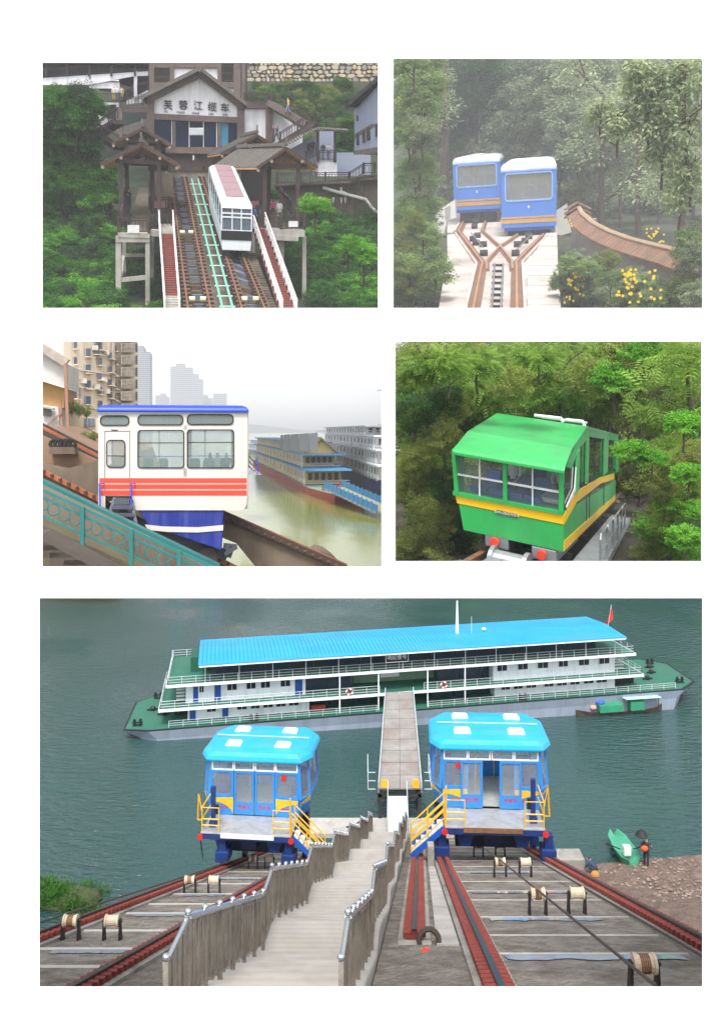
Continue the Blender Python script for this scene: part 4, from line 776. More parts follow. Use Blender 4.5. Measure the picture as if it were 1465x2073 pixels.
        for k in range(5): e = MB(); c_ = p + V((g.uniform(-.12, .12), g.uniform(-.05, .05), g.uniform(-.12, .12))); e.loft([[c_ + V((rr * math.cos(a), -dz, rr * math.sin(a))) for a in (2 * math.pi * j / 6 for j in range(6))] for rr, dz in ((.01, -.015), (.03, .005), (.034, .012))]); e.build('blossom', fl, t)
p2()
# ================================================================== middle left opening: white and red car above the river quay
P3 = Panel(429, 872, 3.1); P3.lim = (30, 785, 660, 1175)
def p3():
    P = P3; q = P.at; WZ3 = -6.6
    R4 = lambda u0, v0, u1, v1: [(u0, v0), (u1, v0), (u1, v1), (u0, v1)]
    def part(t, nm, m, pts, y, th=.3): e = PB(P); e.sl(pts, y, th); return e.build(nm, m, t)
    def rrect(u0, v0, u1, v1, r, n=4):
        o = []
        for cu, cv, a0 in ((u1 - r, v0 + r, -90), (u1 - r, v1 - r, 0), (u0 + r, v1 - r, 90), (u0 + r, v0 + r, 180)):
            for k in range(n + 1): a = RAD(a0 + 90 * k / n); o.append((cu + r * math.cos(a), cv + r * math.sin(a)))
        return o
    beige = mat('facade_beige', c(236, 220, 198), .85, .08, .25, stain=c(150, 122, 98), stain_amt=.6, streak=(1.5, 1.5, .25)); wht = mat('facade_white', c(198, 194, 190), .85, .08, .4, stain=c(140, 130, 120), stain_amt=.5); conc = mat('quay_concrete', c(112, 98, 82), .9, .2, .5, .4, stain=c(62, 52, 42), stain_amt=.7, streak=(2, 2, .5))
    rust = mat('rail_rust', c(160, 90, 58), .8, .25, 2, .2); iron = mat('rail_dark', c(62, 48, 42), .7, .2, 2); teal = mat('teal_paint', c(34, 110, 108), .5, .12, 2); body = mat('car3_white', c(204, 198, 190), .35, .03, .6, stain=c(180, 165, 150), stain_amt=.35, streak=(2, 2, .4)); red = mat('stripe_red', c(214, 66, 46), .4, .06, 1); blue = mat('car3_blue', c(24, 62, 190), .4, .06, 1); dblue = mat('skirt_blue', c(22, 40, 128), .4, .12, 1.2, stain=c(120, 130, 170), stain_amt=.25, streak=(6, 6, .3)); blk = mat('gasket_black', c(24, 24, 26), .5); dst = mat('dark_steel', c(64, 66, 74), .5, .2, 2)
    # --- river
    m = bpy.data.materials.new('river_khaki'); m.use_nodes = True; n = m.node_tree; b = n.nodes['Principled BSDF']; b.inputs['Base Color'].default_value = c(128, 134, 62) + (1,); b.inputs['Roughness'].default_value = .12
    tc = n.nodes.new('ShaderNodeTexCoord'); mp = n.nodes.new('ShaderNodeMapping'); mp.inputs['Scale'].default_value = (1, .55, 1); no = n.nodes.new('ShaderNodeTexNoise'); no.inputs['Scale'].default_value = .35; no.inputs['Detail'].default_value = 4; bp = n.nodes.new('ShaderNodeBump'); bp.inputs['Strength'].default_value = .35; bp.inputs['Distance'].default_value = .5
    n.links.new(tc.outputs['Object'], mp.inputs[0]); n.links.new(mp.outputs[0], no.inputs['Vector']); n.links.new(no.outputs[0], bp.inputs['Height']); n.links.new(bp.outputs[0], b.inputs['Normal'])
    w_ = MB(); w_.poly([P.on(30, 1195, WZ3), P.on(785, 1195, WZ3), V((600, 2700, WZ3)), V((-600, 2700, WZ3))]); tag(w_.build('water', m, None, P), kind='structure')
    # --- left bank
    e = MB(); A, B = q(60, 880, 34), q(215, 932, 34); e.hexa([(-40, 27.5, -14), (B.x + 3.2, 27.5, -14), (B.x + 3.2, 60, -14), (-40, 60, -14), (-40, 27.5, A.z + 4), (B.x + 3.2, 29.5, B.z - 3), (B.x + 3.2, 60, B.z - 2), (-40, 60, A.z + 4)])
    e = MB(); e.sl = None
    e = PB(P); e.sl([(40, 860), (86, 882), (205, 935), (230, 1000), (230, 1200), (40, 1200)], 29.5, 25); tag(e.build('river_bank', mat('bank_earth', c(132, 106, 84), .95, .2, .6, .4), None, P), kind='structure')
    e = PB(P); e.sl([(60, 935), (130, 950), (205, 930), (230, 1015), (230, 1160), (60, 1160)], 28.2, 1.0); tag(e.build('retaining_wall', conc, None, P), 'dark streaked concrete wall behind the upper rail, left of the white and red car', 'wall')
    t = thing(P, 'upper_track', 'upper dark rail on a ledge running down behind the white and red car', 'track', q(140, 900, 31))
    for dv, m_ in ((0, iron), (6, rust), (13, iron)): e = PB(P); e.ln((60, 848 + dv), (205, 922 + dv), 30.5 - dv * .05, .16); e.build('rail', m_, t)
    t = thing(P, 'tyre_stack', 'row of black tyres lying on a concrete pad below the upper rail', 'tyres', q(127, 918, 29.4))
    part(t, 'pad', conc, [(100, 905), (150, 905), (153, 919), (98, 919)], 28.9, .8)
    for k in range(4): p = q(112 + k * 9.5, 899, 29.0); e = MB(); ring = [p + V((.0 + .02 * math.sin(a), .24 * math.cos(a), .24 * math.sin(a))) for a in (2 * math.pi * j / 14 for j in range(15))]; e.tube([V((p.x + .09 * math.cos(a) * .6, p.y + .1, p.z)) + V((.13 * math.cos(a), 0, .14 * math.sin(a))) for a in (2 * math.pi * j / 12 for j in range(13))], .06, 6); e.build('tyre', blk, t)
    # --- tracks under the car
    t = thing(P, 'track', 'rust orange clipped rail on a brown beam sloping down under the white and red car', 'track', q(140, 985, 24.6))
    for dv, m_, w_ in ((0, rust, .13), (9, mat('beam_brown', c(104, 70, 48), .9, .25, 1), .3)): e = PB(P); e.ln((50, 936 + dv), (500, 1161 + dv), 25.9 + dv * .02, w_); e.build('rail' if dv == 0 else 'rail_beam', m_, t)
    for k in range(26): u = 70 + k * 17; e = PB(P); e.rc(u - 3, 951 + (u - 86) * .5, u + 3, 957 + (u - 86) * .5, 25.7, .2); e.build('rail_clip', iron, t)
    t = thing(P, 'track', 'far concrete track beam with rust rail running down from the car to the water', 'track', q(570, 1110, 27))
    part(t, 'beam', conc, [(330, 990), (456, 1046), (700, 1150), (700, 1200), (560, 1200), (478, 1100), (330, 1040)], 27.2, .8); e = PB(P); e.ln((330, 986), (700, 1146), 27.3, .16); e.build('rail', rust, t); e = PB(P); e.ln((330, 990), (700, 1150), 27.1, .2); e.build('rail_base', iron, t)
    for k in range(22): u = 345 + k * 16; v = 990 + (u - 330) * .4324; e = PB(P); e.rc(u - 3, v, u + 3, v + 4, 26.95, .15); e.build('rail_clip', mat('clip_brown', c(110, 72, 52), .9), t)
    e = PB(P); e.sl([(642, 1122), (650, 1117), (668, 1122), (686, 1136), (694, 1150), (694, 1170), (648, 1170)], 30, 2); tag(e.build('pier_head', conc, None, P), 'rounded concrete pier head standing in the river below the track beam', 'pier')
    # teal cable-cover beam and foreground wall, railing, steps
    e = PB(P); e.sl([(60, 962), (86, 973), (445, 1146), (445, 1163), (60, 983)], 23.2, .5); tag(e.build('beam_cover', teal, None, P), 'teal painted beam running down in front of the rails', 'beam')
    e = PB(P); e.sl([(60, 975), (440, 1160), (440, 1200), (60, 1200)], 22.2, .6); tag(e.build('parapet_wall', conc, None, P), 'stained brown concrete wall below the teal beam, behind the scrolled railing', 'wall')
    e = PB(P); e.sl([(60, 1058), (300, 1165), (300, 1200), (60, 1200)], 20.4, 1.4); tag(e.build('kerb', mat('moss_kerb', c(92, 84, 60), .95, .25, 1, .4), None, P), 'mossy kerb along the foot of the stained wall', 'kerb')
    t = thing(P, 'stone_steps', 'dark stone steps descending in front of the scrolled railing', 'steps', q(110, 1140, 17))
    for k in range(5):
        u, v = 60 + k * 27, 1080 + k * 14.5; a = q(u, v, 17.6); e = MB(); e.hexa([(a.x, 16.9, a.z - .25), (a.x + .7, 16.9, a.z - .25), (a.x + .7, 18.4, a.z - .25), (a.x, 18.4, a.z - .25), (a.x, 16.9, a.z), (a.x + .29, 16.9, a.z), (a.x + .29, 18.4, a.z), (a.x, 18.4, a.z)]); e.build('step', mat('step_dark', c(76, 66, 58), .9, .2, 1, .3), t)
    t = thing(P, 'scroll_railing', 'teal iron railing with scrolled circles along the steps', 'railing', q(165, 1100, 20))
    for a, b, w_ in (((50, 976), (450, 1157), .07), ((50, 990), (450, 1171), .05), ((50, 1028), (450, 1209), .05)): e = PB(P); e.ln(a, b, 20, w_); e.build('rail', teal, t)
    for u in (70, 166, 265, 362): e = PB(P); v = 985 + (u - 70) * .4525; e.rc(u - 4, v - 2, u + 4, v + 78, 19.9, .14); e.build('post', teal, t)
    for u in range(86, 440, 22):
        v = 1022 + (u - 86) * .4525; e = PB(P); p = q(u, v, 20); r = .13; ring = [p + V((r * math.cos(a), 0, r * math.sin(a))) for a in (2 * math.pi * j / 12 for j in range(13))]; e.tube(ring, .014, 4)
        e.tube([q(u, v - 24 + 0, 20), q(u, v - 11, 20)], .012, 4); e.tube([q(u, v + 11, 20), q(u, v + 20, 20)], .012, 4); e.tube([q(u + 9, v - 18, 20), q(u + 11, v + 4, 20), q(u + 15, v + 14, 20)], .012, 4); e.build('scroll', teal, t)
    # --- the car
    Y = 25.0; t = thing(P, 'funicular_car', 'white funicular car with red stripes, blue roof and blue wedge skirt', 'funicular car', q(350, 1115, Y))
    dp = 3.0
    # side wall with real openings: a grid of wall pieces around each window
    wins = {'upper_window': [(202, 841, 262, 862), (278, 839, 371, 861), (378, 838, 473, 860)], 'window': [(278, 870, 373, 948), (378, 869, 474, 948)], 'door_window': [(215, 890, 254, 947)]}
    us = [199, 202, 262, 278, 372, 378, 474, 501]
    for u0, v0, u1, v1 in ((199, 834, 501, 840), (199, 840, 203, 1029), (261, 840, 279, 965), (371.5, 840, 378.5, 965), (473, 840, 501, 965), (203, 861.5, 261, 868), (279, 861, 473, 870), (203, 868, 261, 890), (203, 890, 216, 965), (253.5, 890, 261, 965), (216, 947, 253.5, 965), (279, 948, 473, 965), (203, 965, 501, 1004)):
        part(t, 'side_panel', body, R4(u0, v0, u1, v1), Y, .08)
    part(t, 'side_skirt', body, [(268, 1004), (501, 1004), (499, 1022), (494, 1031), (480, 1033), (275, 1033), (268, 1010)], Y, .1); part(t, 'corner_skirt', body, R4(203, 1004, 213, 1028), Y, .1)
    e = PB(P); e.sl([(199, 834), (501, 834), (501, 1033), (199, 1033)], Y + dp, .08)
    e2 = PB(P)
    part(t, 'rear_side_lower', body, R4(205, 948, 501, 1030), Y + dp, .08); part(t, 'rear_side_upper', body, R4(205, 832, 501, 862), Y + dp, .08)
    for u in (205, 268, 372, 468): part(t, 'rear_pillar', body, R4(u, 862, u + 16, 948), Y + dp, .08)
    for u in (199, 497.5):
        e = MB(); a, b = q(u, 834, Y), q(u, 1028, Y)
        x0 = a.x; e.bb((x0, Y + .09, b.z), (x0 + .08, Y + dp - .01, b.z + 1.15)); e.bb((x0, Y + .09, a.z - .4), (x0 + .08, Y + dp - .01, a.z)); e.bb((x0, Y + .09, b.z + 1.15), (x0 + .08, Y + .5, a.z - .4)); e.bb((x0, Y + dp - .5, b.z + 1.15), (x0 + .08, Y + dp - .01, a.z - .4)); e.build('end_wall', body, t)
    e = MB(); a, b = q(203, 1000, Y), q(497, 1000, Y); e.bb((a.x, Y + .1, a.z - .1), (b.x, Y + dp - .02, a.z)); e.build('floor', mat('car3_floor', c(110, 112, 110), .7), t)
    # roof: rounded blue cap
    a, b = q(195, 834, Y - .12), q(504, 834, Y - .12); zt = q(300, 819, Y).z; zb = a.z; e = MB(); rg = []
    for k, (ins, hz) in enumerate(((0, 0), (.01, .35), (.06, .7), (.2, .95), (.5, 1.0))): rg.append([V((x, y, zb + (zt - zb) * hz)) for x, y in ((a.x + ins, Y - .12 + ins), (b.x - ins, Y - .12 + ins), (b.x - ins, Y + dp + .2 - ins), (a.x + ins, Y + dp + .2 - ins))])
    e.loft(rg); e.build('roof', blue, t, bevel=.04, seg=3)
    part(t, 'roof_gutter', body, R4(197, 834, 503, 836.5), Y - .06, .06)
    for nm, L in wins.items():
        for (u0, v0, u1, v1) in L:
            r = 9 if nm != 'window' else 7; o = rrect(u0, v0, u1, v1, r); i = rrect(u0 + 2.2, v0 + 2.2, u1 - 2.2, v1 - 2.2, r - 2); fr = MB(); N = len(o)
            for k in range(N): l = (k + 1) % N; fr.hexa([q(*o[k], Y - .03), q(*o[l], Y - .03), q(*o[l], Y + .03), q(*o[k], Y + .03), q(*i[k], Y - .03), q(*i[l], Y - .03), q(*i[l], Y + .03), q(*i[k], Y + .03)])
            f = fr.build(nm, blk, t); part(f, 'pane', glass('car3_glass', (.3, .38, .36), .3), i, Y + .005, .01)
            for (cu, cv) in ((u0, v0), (u1, v0), (u1, v1), (u0, v1)):    # corner fillets of the wall
                su, sv = (1 if cu == u0 else -1), (1 if cv == v0 else -1); pts = [(cu - su * .6, cv - sv * .6), (cu + su * r, cv - sv * .6)] + [(cu + su * r - su * r * math.sin(RAD(g)), cv + sv * r - sv * r * math.cos(RAD(g))) for g in (0, 30, 60, 90)] + [(cu - su * .6, cv + sv * r)]
                part(f, 'corner', body, pts, Y + .004, .06)
            if nm == 'window': part(f, 'window_bar', blk, R4(u0 + 2, v0 + 25.5, u1 - 2, v0 + 27), Y - .01, .02); part(f, 'guard_rail', blue, R4(u0 + 2, v0 + 53, u1 - 2, v0 + 55), Y + .15, .04)
            if nm == 'door_window': part(f, 'window_bar', blk, R4(u0 + 2, 922, u1 - 2, 923.5), Y - .01, .02)
    for v0, v1 in ((968, 978), (980.5, 990), (992.5, 1003)): part(t, 'red_stripe', red, R4(201, v0, 499.5, v1), Y - .012, .01)
    for u0, v0, u1, v1 in ((211.6, 872, 212.6, 1003), (262, 872, 263, 1003), (211.6, 872, 263, 873)): part(t, 'door_gap', mat('gap_brown', c(110, 86, 70), .8), R4(u0, v0, u1, v1), Y - .016, .012)
    part(t, 'door_hook', blk, R4(225, 869.5, 238, 871), Y - .03, .03)
    # blue wedge skirt: follows the slope
    e = PB(P); pts = [(279, 1033.5), (455, 1033.5), (452, 1050), (449, 1115), (420, 1105), (340, 1078), (300, 1062), (290, 1050)]; e.sl(pts, Y + .05, dp - .2); e.build('wedge_skirt', dblue, t, bevel=.03)
    part(t, 'skirt_band', body, [(293, 1062), (330, 1066), (400, 1067.5), (452, 1063), (451.5, 1074), (400, 1078), (340, 1077), (300, 1073)], Y + .02, .04)
    e = PB(P); e.ln((452, 1105), (479, 1108), Y + .4, .16); e.ln((470, 1105), (462, 1128), Y + .4, .16); e.ln((455, 1122), (479, 1106), Y + .3, .12); e.build('tow_bracket', dst, t)
    for k, (u0, v0, u1, v1) in enumerate(((231, 1010, 262, 1020), (226, 1024, 268, 1031), (221, 1040, 272, 1046), (216, 1056, 274, 1062))): part(t, 'boarding_step', mat('step_steel', c(74, 78, 92), .5, .2, 3), R4(u0, v0, u1, v1), Y - .25 - k * .16, .3)
    for a, b in (((232, 1008), (213, 1066)), ((266, 1012), (277, 1066))): e = PB(P); e.ln(a, b, Y - .1, .08, Y - .7); e.build('step_stringer', dst, t)
    part(t, 'step_plate', mat('plate_blue', c(50, 60, 110), .6), [(205, 1078), (250, 1078), (258, 1088), (199, 1088)], Y - 1.1, .5)
    part(t, 'step_hanger', dst, [(216, 1060), (219, 1060), (214, 1079), (211, 1079)], Y - .9, .06); part(t, 'step_hanger', dst, [(272, 1060), (275, 1060), (270, 1084), (267, 1084)], Y - .9, .06)
    for u, v1 in ((201.5, 1040), (266, 1072)): e = PB(P); e.tube([q(u + 8, 978, Y - .05), q(u, 979, Y - .15), q(u + 1.5, v1, Y - .35)], .025, 6); e.build('grab_rail', blue, t)
    e = PB(P); e.ln((210, 1034), (460, 1125), Y + .8, .3); e.build('chassis', dst, t)
    for u, v in ((240, 1047), (420, 1128)): p = q(u, v, Y + .3); e = MB(); e.cyl(p, p + V((0, .2, 0)), .3, 14); e.build('wheel', iron, t)
    st = mat('seat_teal', c(60, 120, 120), .6)
    for u in (300, 330, 395, 425, 455): part(t, 'seat', st, rrect(u - 10, 928, u + 10, 985, 4), Y + 1.6, .12)
    for u in (322, 415): e = PB(P); e.ln((u, 838), (u, 998), Y + 1.2, .04); e.build('pole', mat('pole_steel', c(180, 186, 188), .3, metal=.8), t)
    for u, lab, cl in ((425, 'passenger with a teal top at the right main window of the striped car', (.06, .2, .2)), (440, 'passenger in pale clothes seated at the right main window of the striped car', (.4, .42, .42)), (458, 'passenger in black seated by the corner of the right main window of the striped car', (.02, .02, .025))): a = q(u, 1000, Y + 1.0); person(P, a, 3.3, lab, cl, (.05, .05, .08), 'stand', 1.32)
    # --- buildings on the left
    def facade(A, B):
        n_ = (B - A).cross(V((0, 0, 1))).normalized(); n_ = n_ if n_.y < 0 else -n_
        return lambda u, v, off=0: P.pl(u, v, A + n_ * off, n_), n_
    A, B = q(128, 870, 50), q(280, 830, 56.5); W_, n_ = facade(A, B); dirn = V((B.x - A.x, B.y - A.y, 0)).normalized(); bk = -n_ * 10
    t = thing(P, 'apartment_block', 'tall beige apartment block with blue windows and caged balconies above the track', 'building', A)
    cor = [W_(128, 890), W_(247, 862), W_(247, 640), W_(128, 640)]; e = MB(); e.prism(cor, bk); e.build('wall', beige, t); cor = [W_(247, 862), W_(279, 850), W_(279, 640), W_(247, 640)]; e = MB(); e.prism(cor, bk + n_ * .6); e.build('wall', beige, t)
    wg = mat('window_glass_blue', c(92, 104, 128), .1, .2, 1); wf = mat('window_frame_pale', c(190, 180, 170), .6); acm = mat('aircon', c(190, 182, 172), .6, .1, 4, stain=c(110, 90, 76), stain_amt=.5)
    W4 = []
    for cu, ww, vs0, hs in ((152, 7, (690, 722, 757, 791), 16), (178, 11, (704, 737, 769, 801), 18), (202, 9, (692, 723, 753, 782, 810), 16), (222.5, 7.5, (712, 740, 766, 792, 817), 14), (233.5, 4.5, (698, 725, 748, 774, 798), 13), (196, 13, (666, 695), 22)):
        for v in vs0:
            o = [(cu - ww / 2, v - ww * .12), (cu + ww / 2, v + ww * .12), (cu + ww / 2, v + hs + ww * .12), (cu - ww / 2, v + hs - ww * .12)]; e = MB(); e.prism([W_(*p, .06) for p in o], n_ * .05); wn = e.build('window', wf, t)
            for s in (0, 1):
                x0, x1 = cu - ww / 2 + .8 + s * (ww / 2 - .4), cu - ww / 2 + (s + 1) * ww / 2 - .4; e = MB(); e.prism([W_(x0, v + 1, .12), W_(x1, v + 1.4, .12), W_(x1, v + hs - .8, .12), W_(x0, v + hs - 1.2, .12)], n_ * .02); e.build('pane', wg, wn)
            e = MB(); e.prism([W_(*p, .05) for p in ((cu - ww * .62, v + hs - .5), (cu + ww * .62, v + hs + 1.5), (cu + ww * .62, v + hs + 3), (cu - ww * .62, v + hs + 1))], n_ * .3); e.build('sill', beige, wn)
    for u, v in ((170, 771), (197, 783), (216, 713), (217.5, 792), (193, 704), (212, 769)): e = MB(); p = W_(u, v, .22); e.box(p, (.34, .28, .28)); e.build('air_conditioner', acm, t)
    cage = mat('cage_iron', c(160, 148, 138), .8, .3, 2)
    for k in range(8):
        v = 640 + k * 24.5; 
        for u0, u1 in ((246, 255), (257, 264), (266, 273)):
            p0, p1 = W_(u0, v + 6, 0), W_(u1, v + 24, 1.3); e = MB(); e.prism([W_(u0, v + 5, .2), W_(u1, v + 6, .2), W_(u1, v + 24, .2), W_(u0, v + 23, .2)], n_ * .2); cg = e.build('balcony_window', mat('cage_dark', c(96, 94, 92), .6), t)
            e = MB()
            for s in range(4): f = s / 3; uu = u0 + (u1 - u0) * f; e.beam(W_(uu, v + 5, .6), W_(uu, v + 23, .6), .06, .06, up=(0, 1, 0))
            for s in range(3): e.beam(W_(u0, v + 7 + s * 8, .6), W_(u1, v + 7.5 + s * 8, .6), .05, .05); e.beam(W_(u0, v + 7 + s * 8, .2), W_(u0, v + 7 + s * 8, .6), .05, .05)
            e.hexa([W_(*a, o) for a, o in (((u0, v + 24), .1), ((u0, v + 24), 0.62), ((u1, v + 24.6), 0.62), ((u1, v + 24.6), .1), ((u0, v + 23), .1), ((u0, v + 23), 0.62), ((u1, v + 23.6), 0.62), ((u1, v + 23.6), .1))]); e.build('balcony_cage', cage, t)
    e = MB(); e.tube([W_(229, 640, .15), W_(229.5, 840, .15)], .12, 6); e.build('drain_pipe', cage, t); e = MB(); e.tube([W_(165, 785, .15), W_(166, 830, .15)], .1, 6); e.build('drain_pipe', cage, t)
    for v in (748, 783, 822): e = MB(); e.prism([W_(136, v - 4, .03), W_(246, v + 12, .03), W_(246, v + 14, .03), W_(136, v - 2, .03)], n_ * .12); e.build('string_course', beige, t)
    t = thing(P, 'old_warehouse', 'low grey white warehouse with ochre lower wall in front of the apartment block', 'building', q(100, 870, 42))
    part(t, 'upper_wall', wht, [(60, 690), (133, 735), (133, 785), (60, 762)], 42, 4); e = PB(P); e.ln((60, 688), (136, 735), 41.7, .4); e.build('eave', cage, t); part(t, 'middle_wall', mat('ochre_wall', c(164, 128, 78), .9, .15, .6, stain=c(110, 84, 52), stain_amt=.6), [(60, 764), (130, 786), (130, 825), (60, 815)], 42.6, 3); part(t, 'lower_wall', wht, [(60, 816), (118, 824), (122, 875), (60, 870)], 41.6, 4)
    w0 = part(t, 'window', mat('cage_dark', (.06, .055, .05)), R4(86, 826, 104, 842), 41.4, .1); part(t, 'awning', cage, [(84, 822), (107, 826), (107, 829), (84, 825)], 41.0, .5)
    e = PB(P); e.ln((132, 735), (138, 880), 41.5, .14); e.ln((122, 812), (126, 880), 41.5, .12); e.ln((95, 862), (125, 835), 41.4, .08); e.build('pipe', mat('pipe_rust', c(150, 110, 90), .8), t)
    t = thing(P, 'cream_house', 'small cream house with a row of blue windows below the apartment block', 'house', q(175, 880, 44))
    part(t, 'wall', mat('cream_wall', c(206, 190, 166), .85, .08, .5), [(137, 838), (155, 841), (200, 846), (200, 890), (137, 890)], 44, 4)
    for k in range(3): wn = part(t, 'window', wf, R4(169 + k * 8, 845, 176.4 + k * 8, 863), 43.9, .1); part(wn, 'pane', wg, R4(170 + k * 8, 846.5, 175.4 + k * 8, 861.5), 43.85, .04)
    for u, v, r, y in ((145, 824, 12, 43), (160, 828, 11, 43), (175, 833, 9, 43), (175, 885, 12, 38), (192, 882, 9, 38)): bush(P, q(u, v, y), r * y / 1700, 'olive_%d' % (u % 3), 'straggly olive green bush %s' % ('on the ledge under the apartment block' if v < 850 else 'on the earth bank above the upper rail'), 'bushes by the apartment block' if v < 850 else 'bushes above the upper rail')
    # --- far towers
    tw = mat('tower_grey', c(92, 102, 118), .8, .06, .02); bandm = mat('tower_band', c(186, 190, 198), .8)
    def tower(lab, blocks, y, cap=None):
        t = thing(P, 'tower_block', lab, 'tower', q(blocks[0][0], 905, y))
        for u0, v0, u1 in blocks:
            part(t, 'tower_wing', tw, R4(u0, v0, u1, 880), y, 60); n = int((860 - v0) / 4.0); e = PB(P)
            for k in range(n): e.rc(u0 - .2, v0 + 3 + k * 4.0, u1 + .2, v0 + 4.6 + k * 4.0, y - 1, 1.2)
            tag(e.build('balcony_bands', bandm, t), kind='stuff')
        return t
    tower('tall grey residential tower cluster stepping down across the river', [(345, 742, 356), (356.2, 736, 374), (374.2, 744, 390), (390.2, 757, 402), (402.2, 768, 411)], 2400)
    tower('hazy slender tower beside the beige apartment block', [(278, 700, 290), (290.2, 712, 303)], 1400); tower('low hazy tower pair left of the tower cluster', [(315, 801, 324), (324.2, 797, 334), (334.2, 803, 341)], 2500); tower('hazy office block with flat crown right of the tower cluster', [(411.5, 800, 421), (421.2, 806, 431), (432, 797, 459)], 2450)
    e = PB(P)
    # --- ships
    red_h = mat('hull_red', c(150, 52, 46), .6, .12, .2); yel = mat('ship_yellow', c(206, 176, 112), .7, .08, .3); eave = mat('eave_blue', c(70, 140, 190), .6, .08, .3); deckg = mat('ship_deck_green', c(120, 150, 128), .7, .15, .3); swin = mat('ship_window', c(60, 60, 62), .3)
    def ship(lab, bowp, sternp, W_, hullm, levels, wallm, hull_h, roofm, nm='river_ship'):
        B_, S_ = P.on(*bowp, WZ3), P.on(*sternp, WZ3); e1 = (S_ - B_); L = e1.length; e1.normalize(); e2 = V((e1.y, -e1.x, 0)); K = lambda a, b, h: B_ + e1 * (a * L) + e2 * (b * .51) + V((0, 0, h * .51))
        t = thing(P, nm, lab, 'ship', B_)
        e = MB(); rg = []
        for a, f in ((-.05, .55), (.0, .8), (.06, 1), (1, 1)): rg.append([K(a, W_ / 2 - W_ / 2 * f, hull_h), K(a + .012, W_ / 2 - W_ / 2 * f * .93, -.5), K(a + .012, W_ / 2 + W_ / 2 * f * .93, -.5), K(a, W_ / 2 + W_ / 2 * f, hull_h)])
        e.loft(rg); e.build('hull', hullm, t); e = MB(); e.poly([K(-.045, W_ * .24, hull_h + .03), K(-.045, W_ * .76, hull_h + .03), K(.06, W_, hull_h + .03), K(1, W_, hull_h + .03), K(1, 0, hull_h + .03), K(.06, 0, hull_h + .03)]); e.build('deck', deckg, t)
        for a0, a1, b0, b1, h0, h1 in levels:
            e = MB(); e.hexa([K(a, b, h) for h in (h0, h1 - .3) for a, b in ((a0 + .012, b0 + .9), (a1, b0 + .9), (a1, b1 - .9), (a0 + .012, b1 - .9))]); e.build('cabin', wallm, t)
            e = MB(); e.hexa([K(a, b, h) for h in (h1 - .3, h1) for a, b in ((a0 - .03, b0 - .2), (a1, b0 - .2), (a1, b1 + .2), (a0 - .03, b1 + .2))]); e.build('eave', roofm, t)
            n = 16
            for k in range(n):
                a = a0 + (a1 - a0) * ((k + .3) / n) ** 1.4; da = (a1 - a0) / n * .45; e = MB(); hh = h1 - h0; e.hexa([K(x, b0 + y, h) for h in (h0 + hh * .3, h0 + hh * .72) for x, y in ((a + .012, .84), (a + da + .012, .84), (a + da + .012, .92), (a + .012, .92))]); e.build('window', swin, t)
            for k in range(5):
                b = b0 + 1.2 + (b1 - b0 - 2.4) * (k + .2) / 5; e = MB(); hh = h1 - h0; e.hexa([K(a0 + .012 - x, y, h) for h in (h0 + hh * .25, h0 + hh * .72) for x, y in ((.0006, b), (.0006, b + .8), (-.0004, b + .8), (-.0004, b))]); e.build('window', swin, t)
            e = MB()
            for z in (h0 + .5, h0 + 1.0): e.tube([K(a1, b0, z), K(a0 - .02, b0, z), K(a0 - .02, b1, z)], .03, 4)
            for k in range(20): a = a0 - .02 + (a1 - a0) * (k / 20) ** 1.4; e.beam(K(a, b0, h0), K(a, b0, h1), .06, .06, up=e1)
            e.build('railing', mat('ship_rail', c(200, 202, 200), .6), t)
        return t, K
    t, K = ship('red hulled excursion ship with yellow cabins, blue eaves and a gabled wheelhouse', (640, 1013), (512, 940), 9.5, red_h, [(.12, 1, 0, 9.5, 1.6, 5.0), (.16, 1, .4, 9.1, 5.0, 8.0), (.24, 1, .8, 8.7, 8.0, 10.4)], yel, 1.6, eave)
    e = MB(); G_ = [K(.155, 1.0, 8.0), K(.155, 8.4, 8.0), K(.155, 4.7, 11.2)]; e.prism(G_, K(.3, 0, 0) - K(.155, 0, 0)); e.build('gable', yel, t)
    for a, b in ((1.0 - .4, 4.7), (8.8, 4.7)): e = MB(); e.hexa([K(x, y, z) for x, y, z in ((.148, a, 7.8), (.148, b, 11.2), (.3, b, 11.2), (.3, a, 7.8), (.148, a, 8.2), (.148, b, 11.6), (.3, b, 11.6), (.3, a, 8.2))]); e.build('gable_roof', mat('gable_roof', c(150, 140, 120), .8), t)
    for k, (u0, u1) in enumerate(((568, 573), (574, 587), (588, 605), (606, 625), (626, 643))): part(t, 'billboard', mat('billboard_grey', c(104, 106, 110), .6, .1, .2), [(u0, 881 - k * .9), (u1, 880 - k * 1.1), (u1, 914), (u0, 911)], 89 - k * 1.5, .3)
    for a, b in ((-.02, 4), (-.02, 6), (.02, 2.5), (.03, 5.5)): p = K(a, b, 1.65); e = MB(); e.box(p + V((0, 0, .2)), (.8, 1.1, .35)); e.ball(p + V((0, 0, .5)), (.25, .3, .2), 7, 5); e.build('winch', mat('winch_red', c(130, 50, 44), .7), t)
    ship('white multi-deck cruise ship with dark blue hull behind the blue gangway', (760, 1003), (650, 945), 14, mat('hull_navy', c(34, 48, 110), .5), [(.0, 1, 0, 14, 3.0, 6.2), (.03, 1, .3, 13.7, 6.2, 9.2), (.06, 1, .5, 13, 9.2, 12), (.2, 1, 1, 12, 12, 14.2)], mat('ship_white', c(240, 240, 244), .6), 3.0, mat('ship_white2', c(225, 228, 232), .6))
    ship('distant pale ferry moored beyond the excursion ship', (560, 925), (500, 916), 12, mat('ship_far', c(130, 138, 150), .7), [(.1, 1, 0, 12, 2, 5), (.2, 1, 1, 11, 5, 7.5)], mat('ship_white', (.6, .6, .65)), 2, eave)
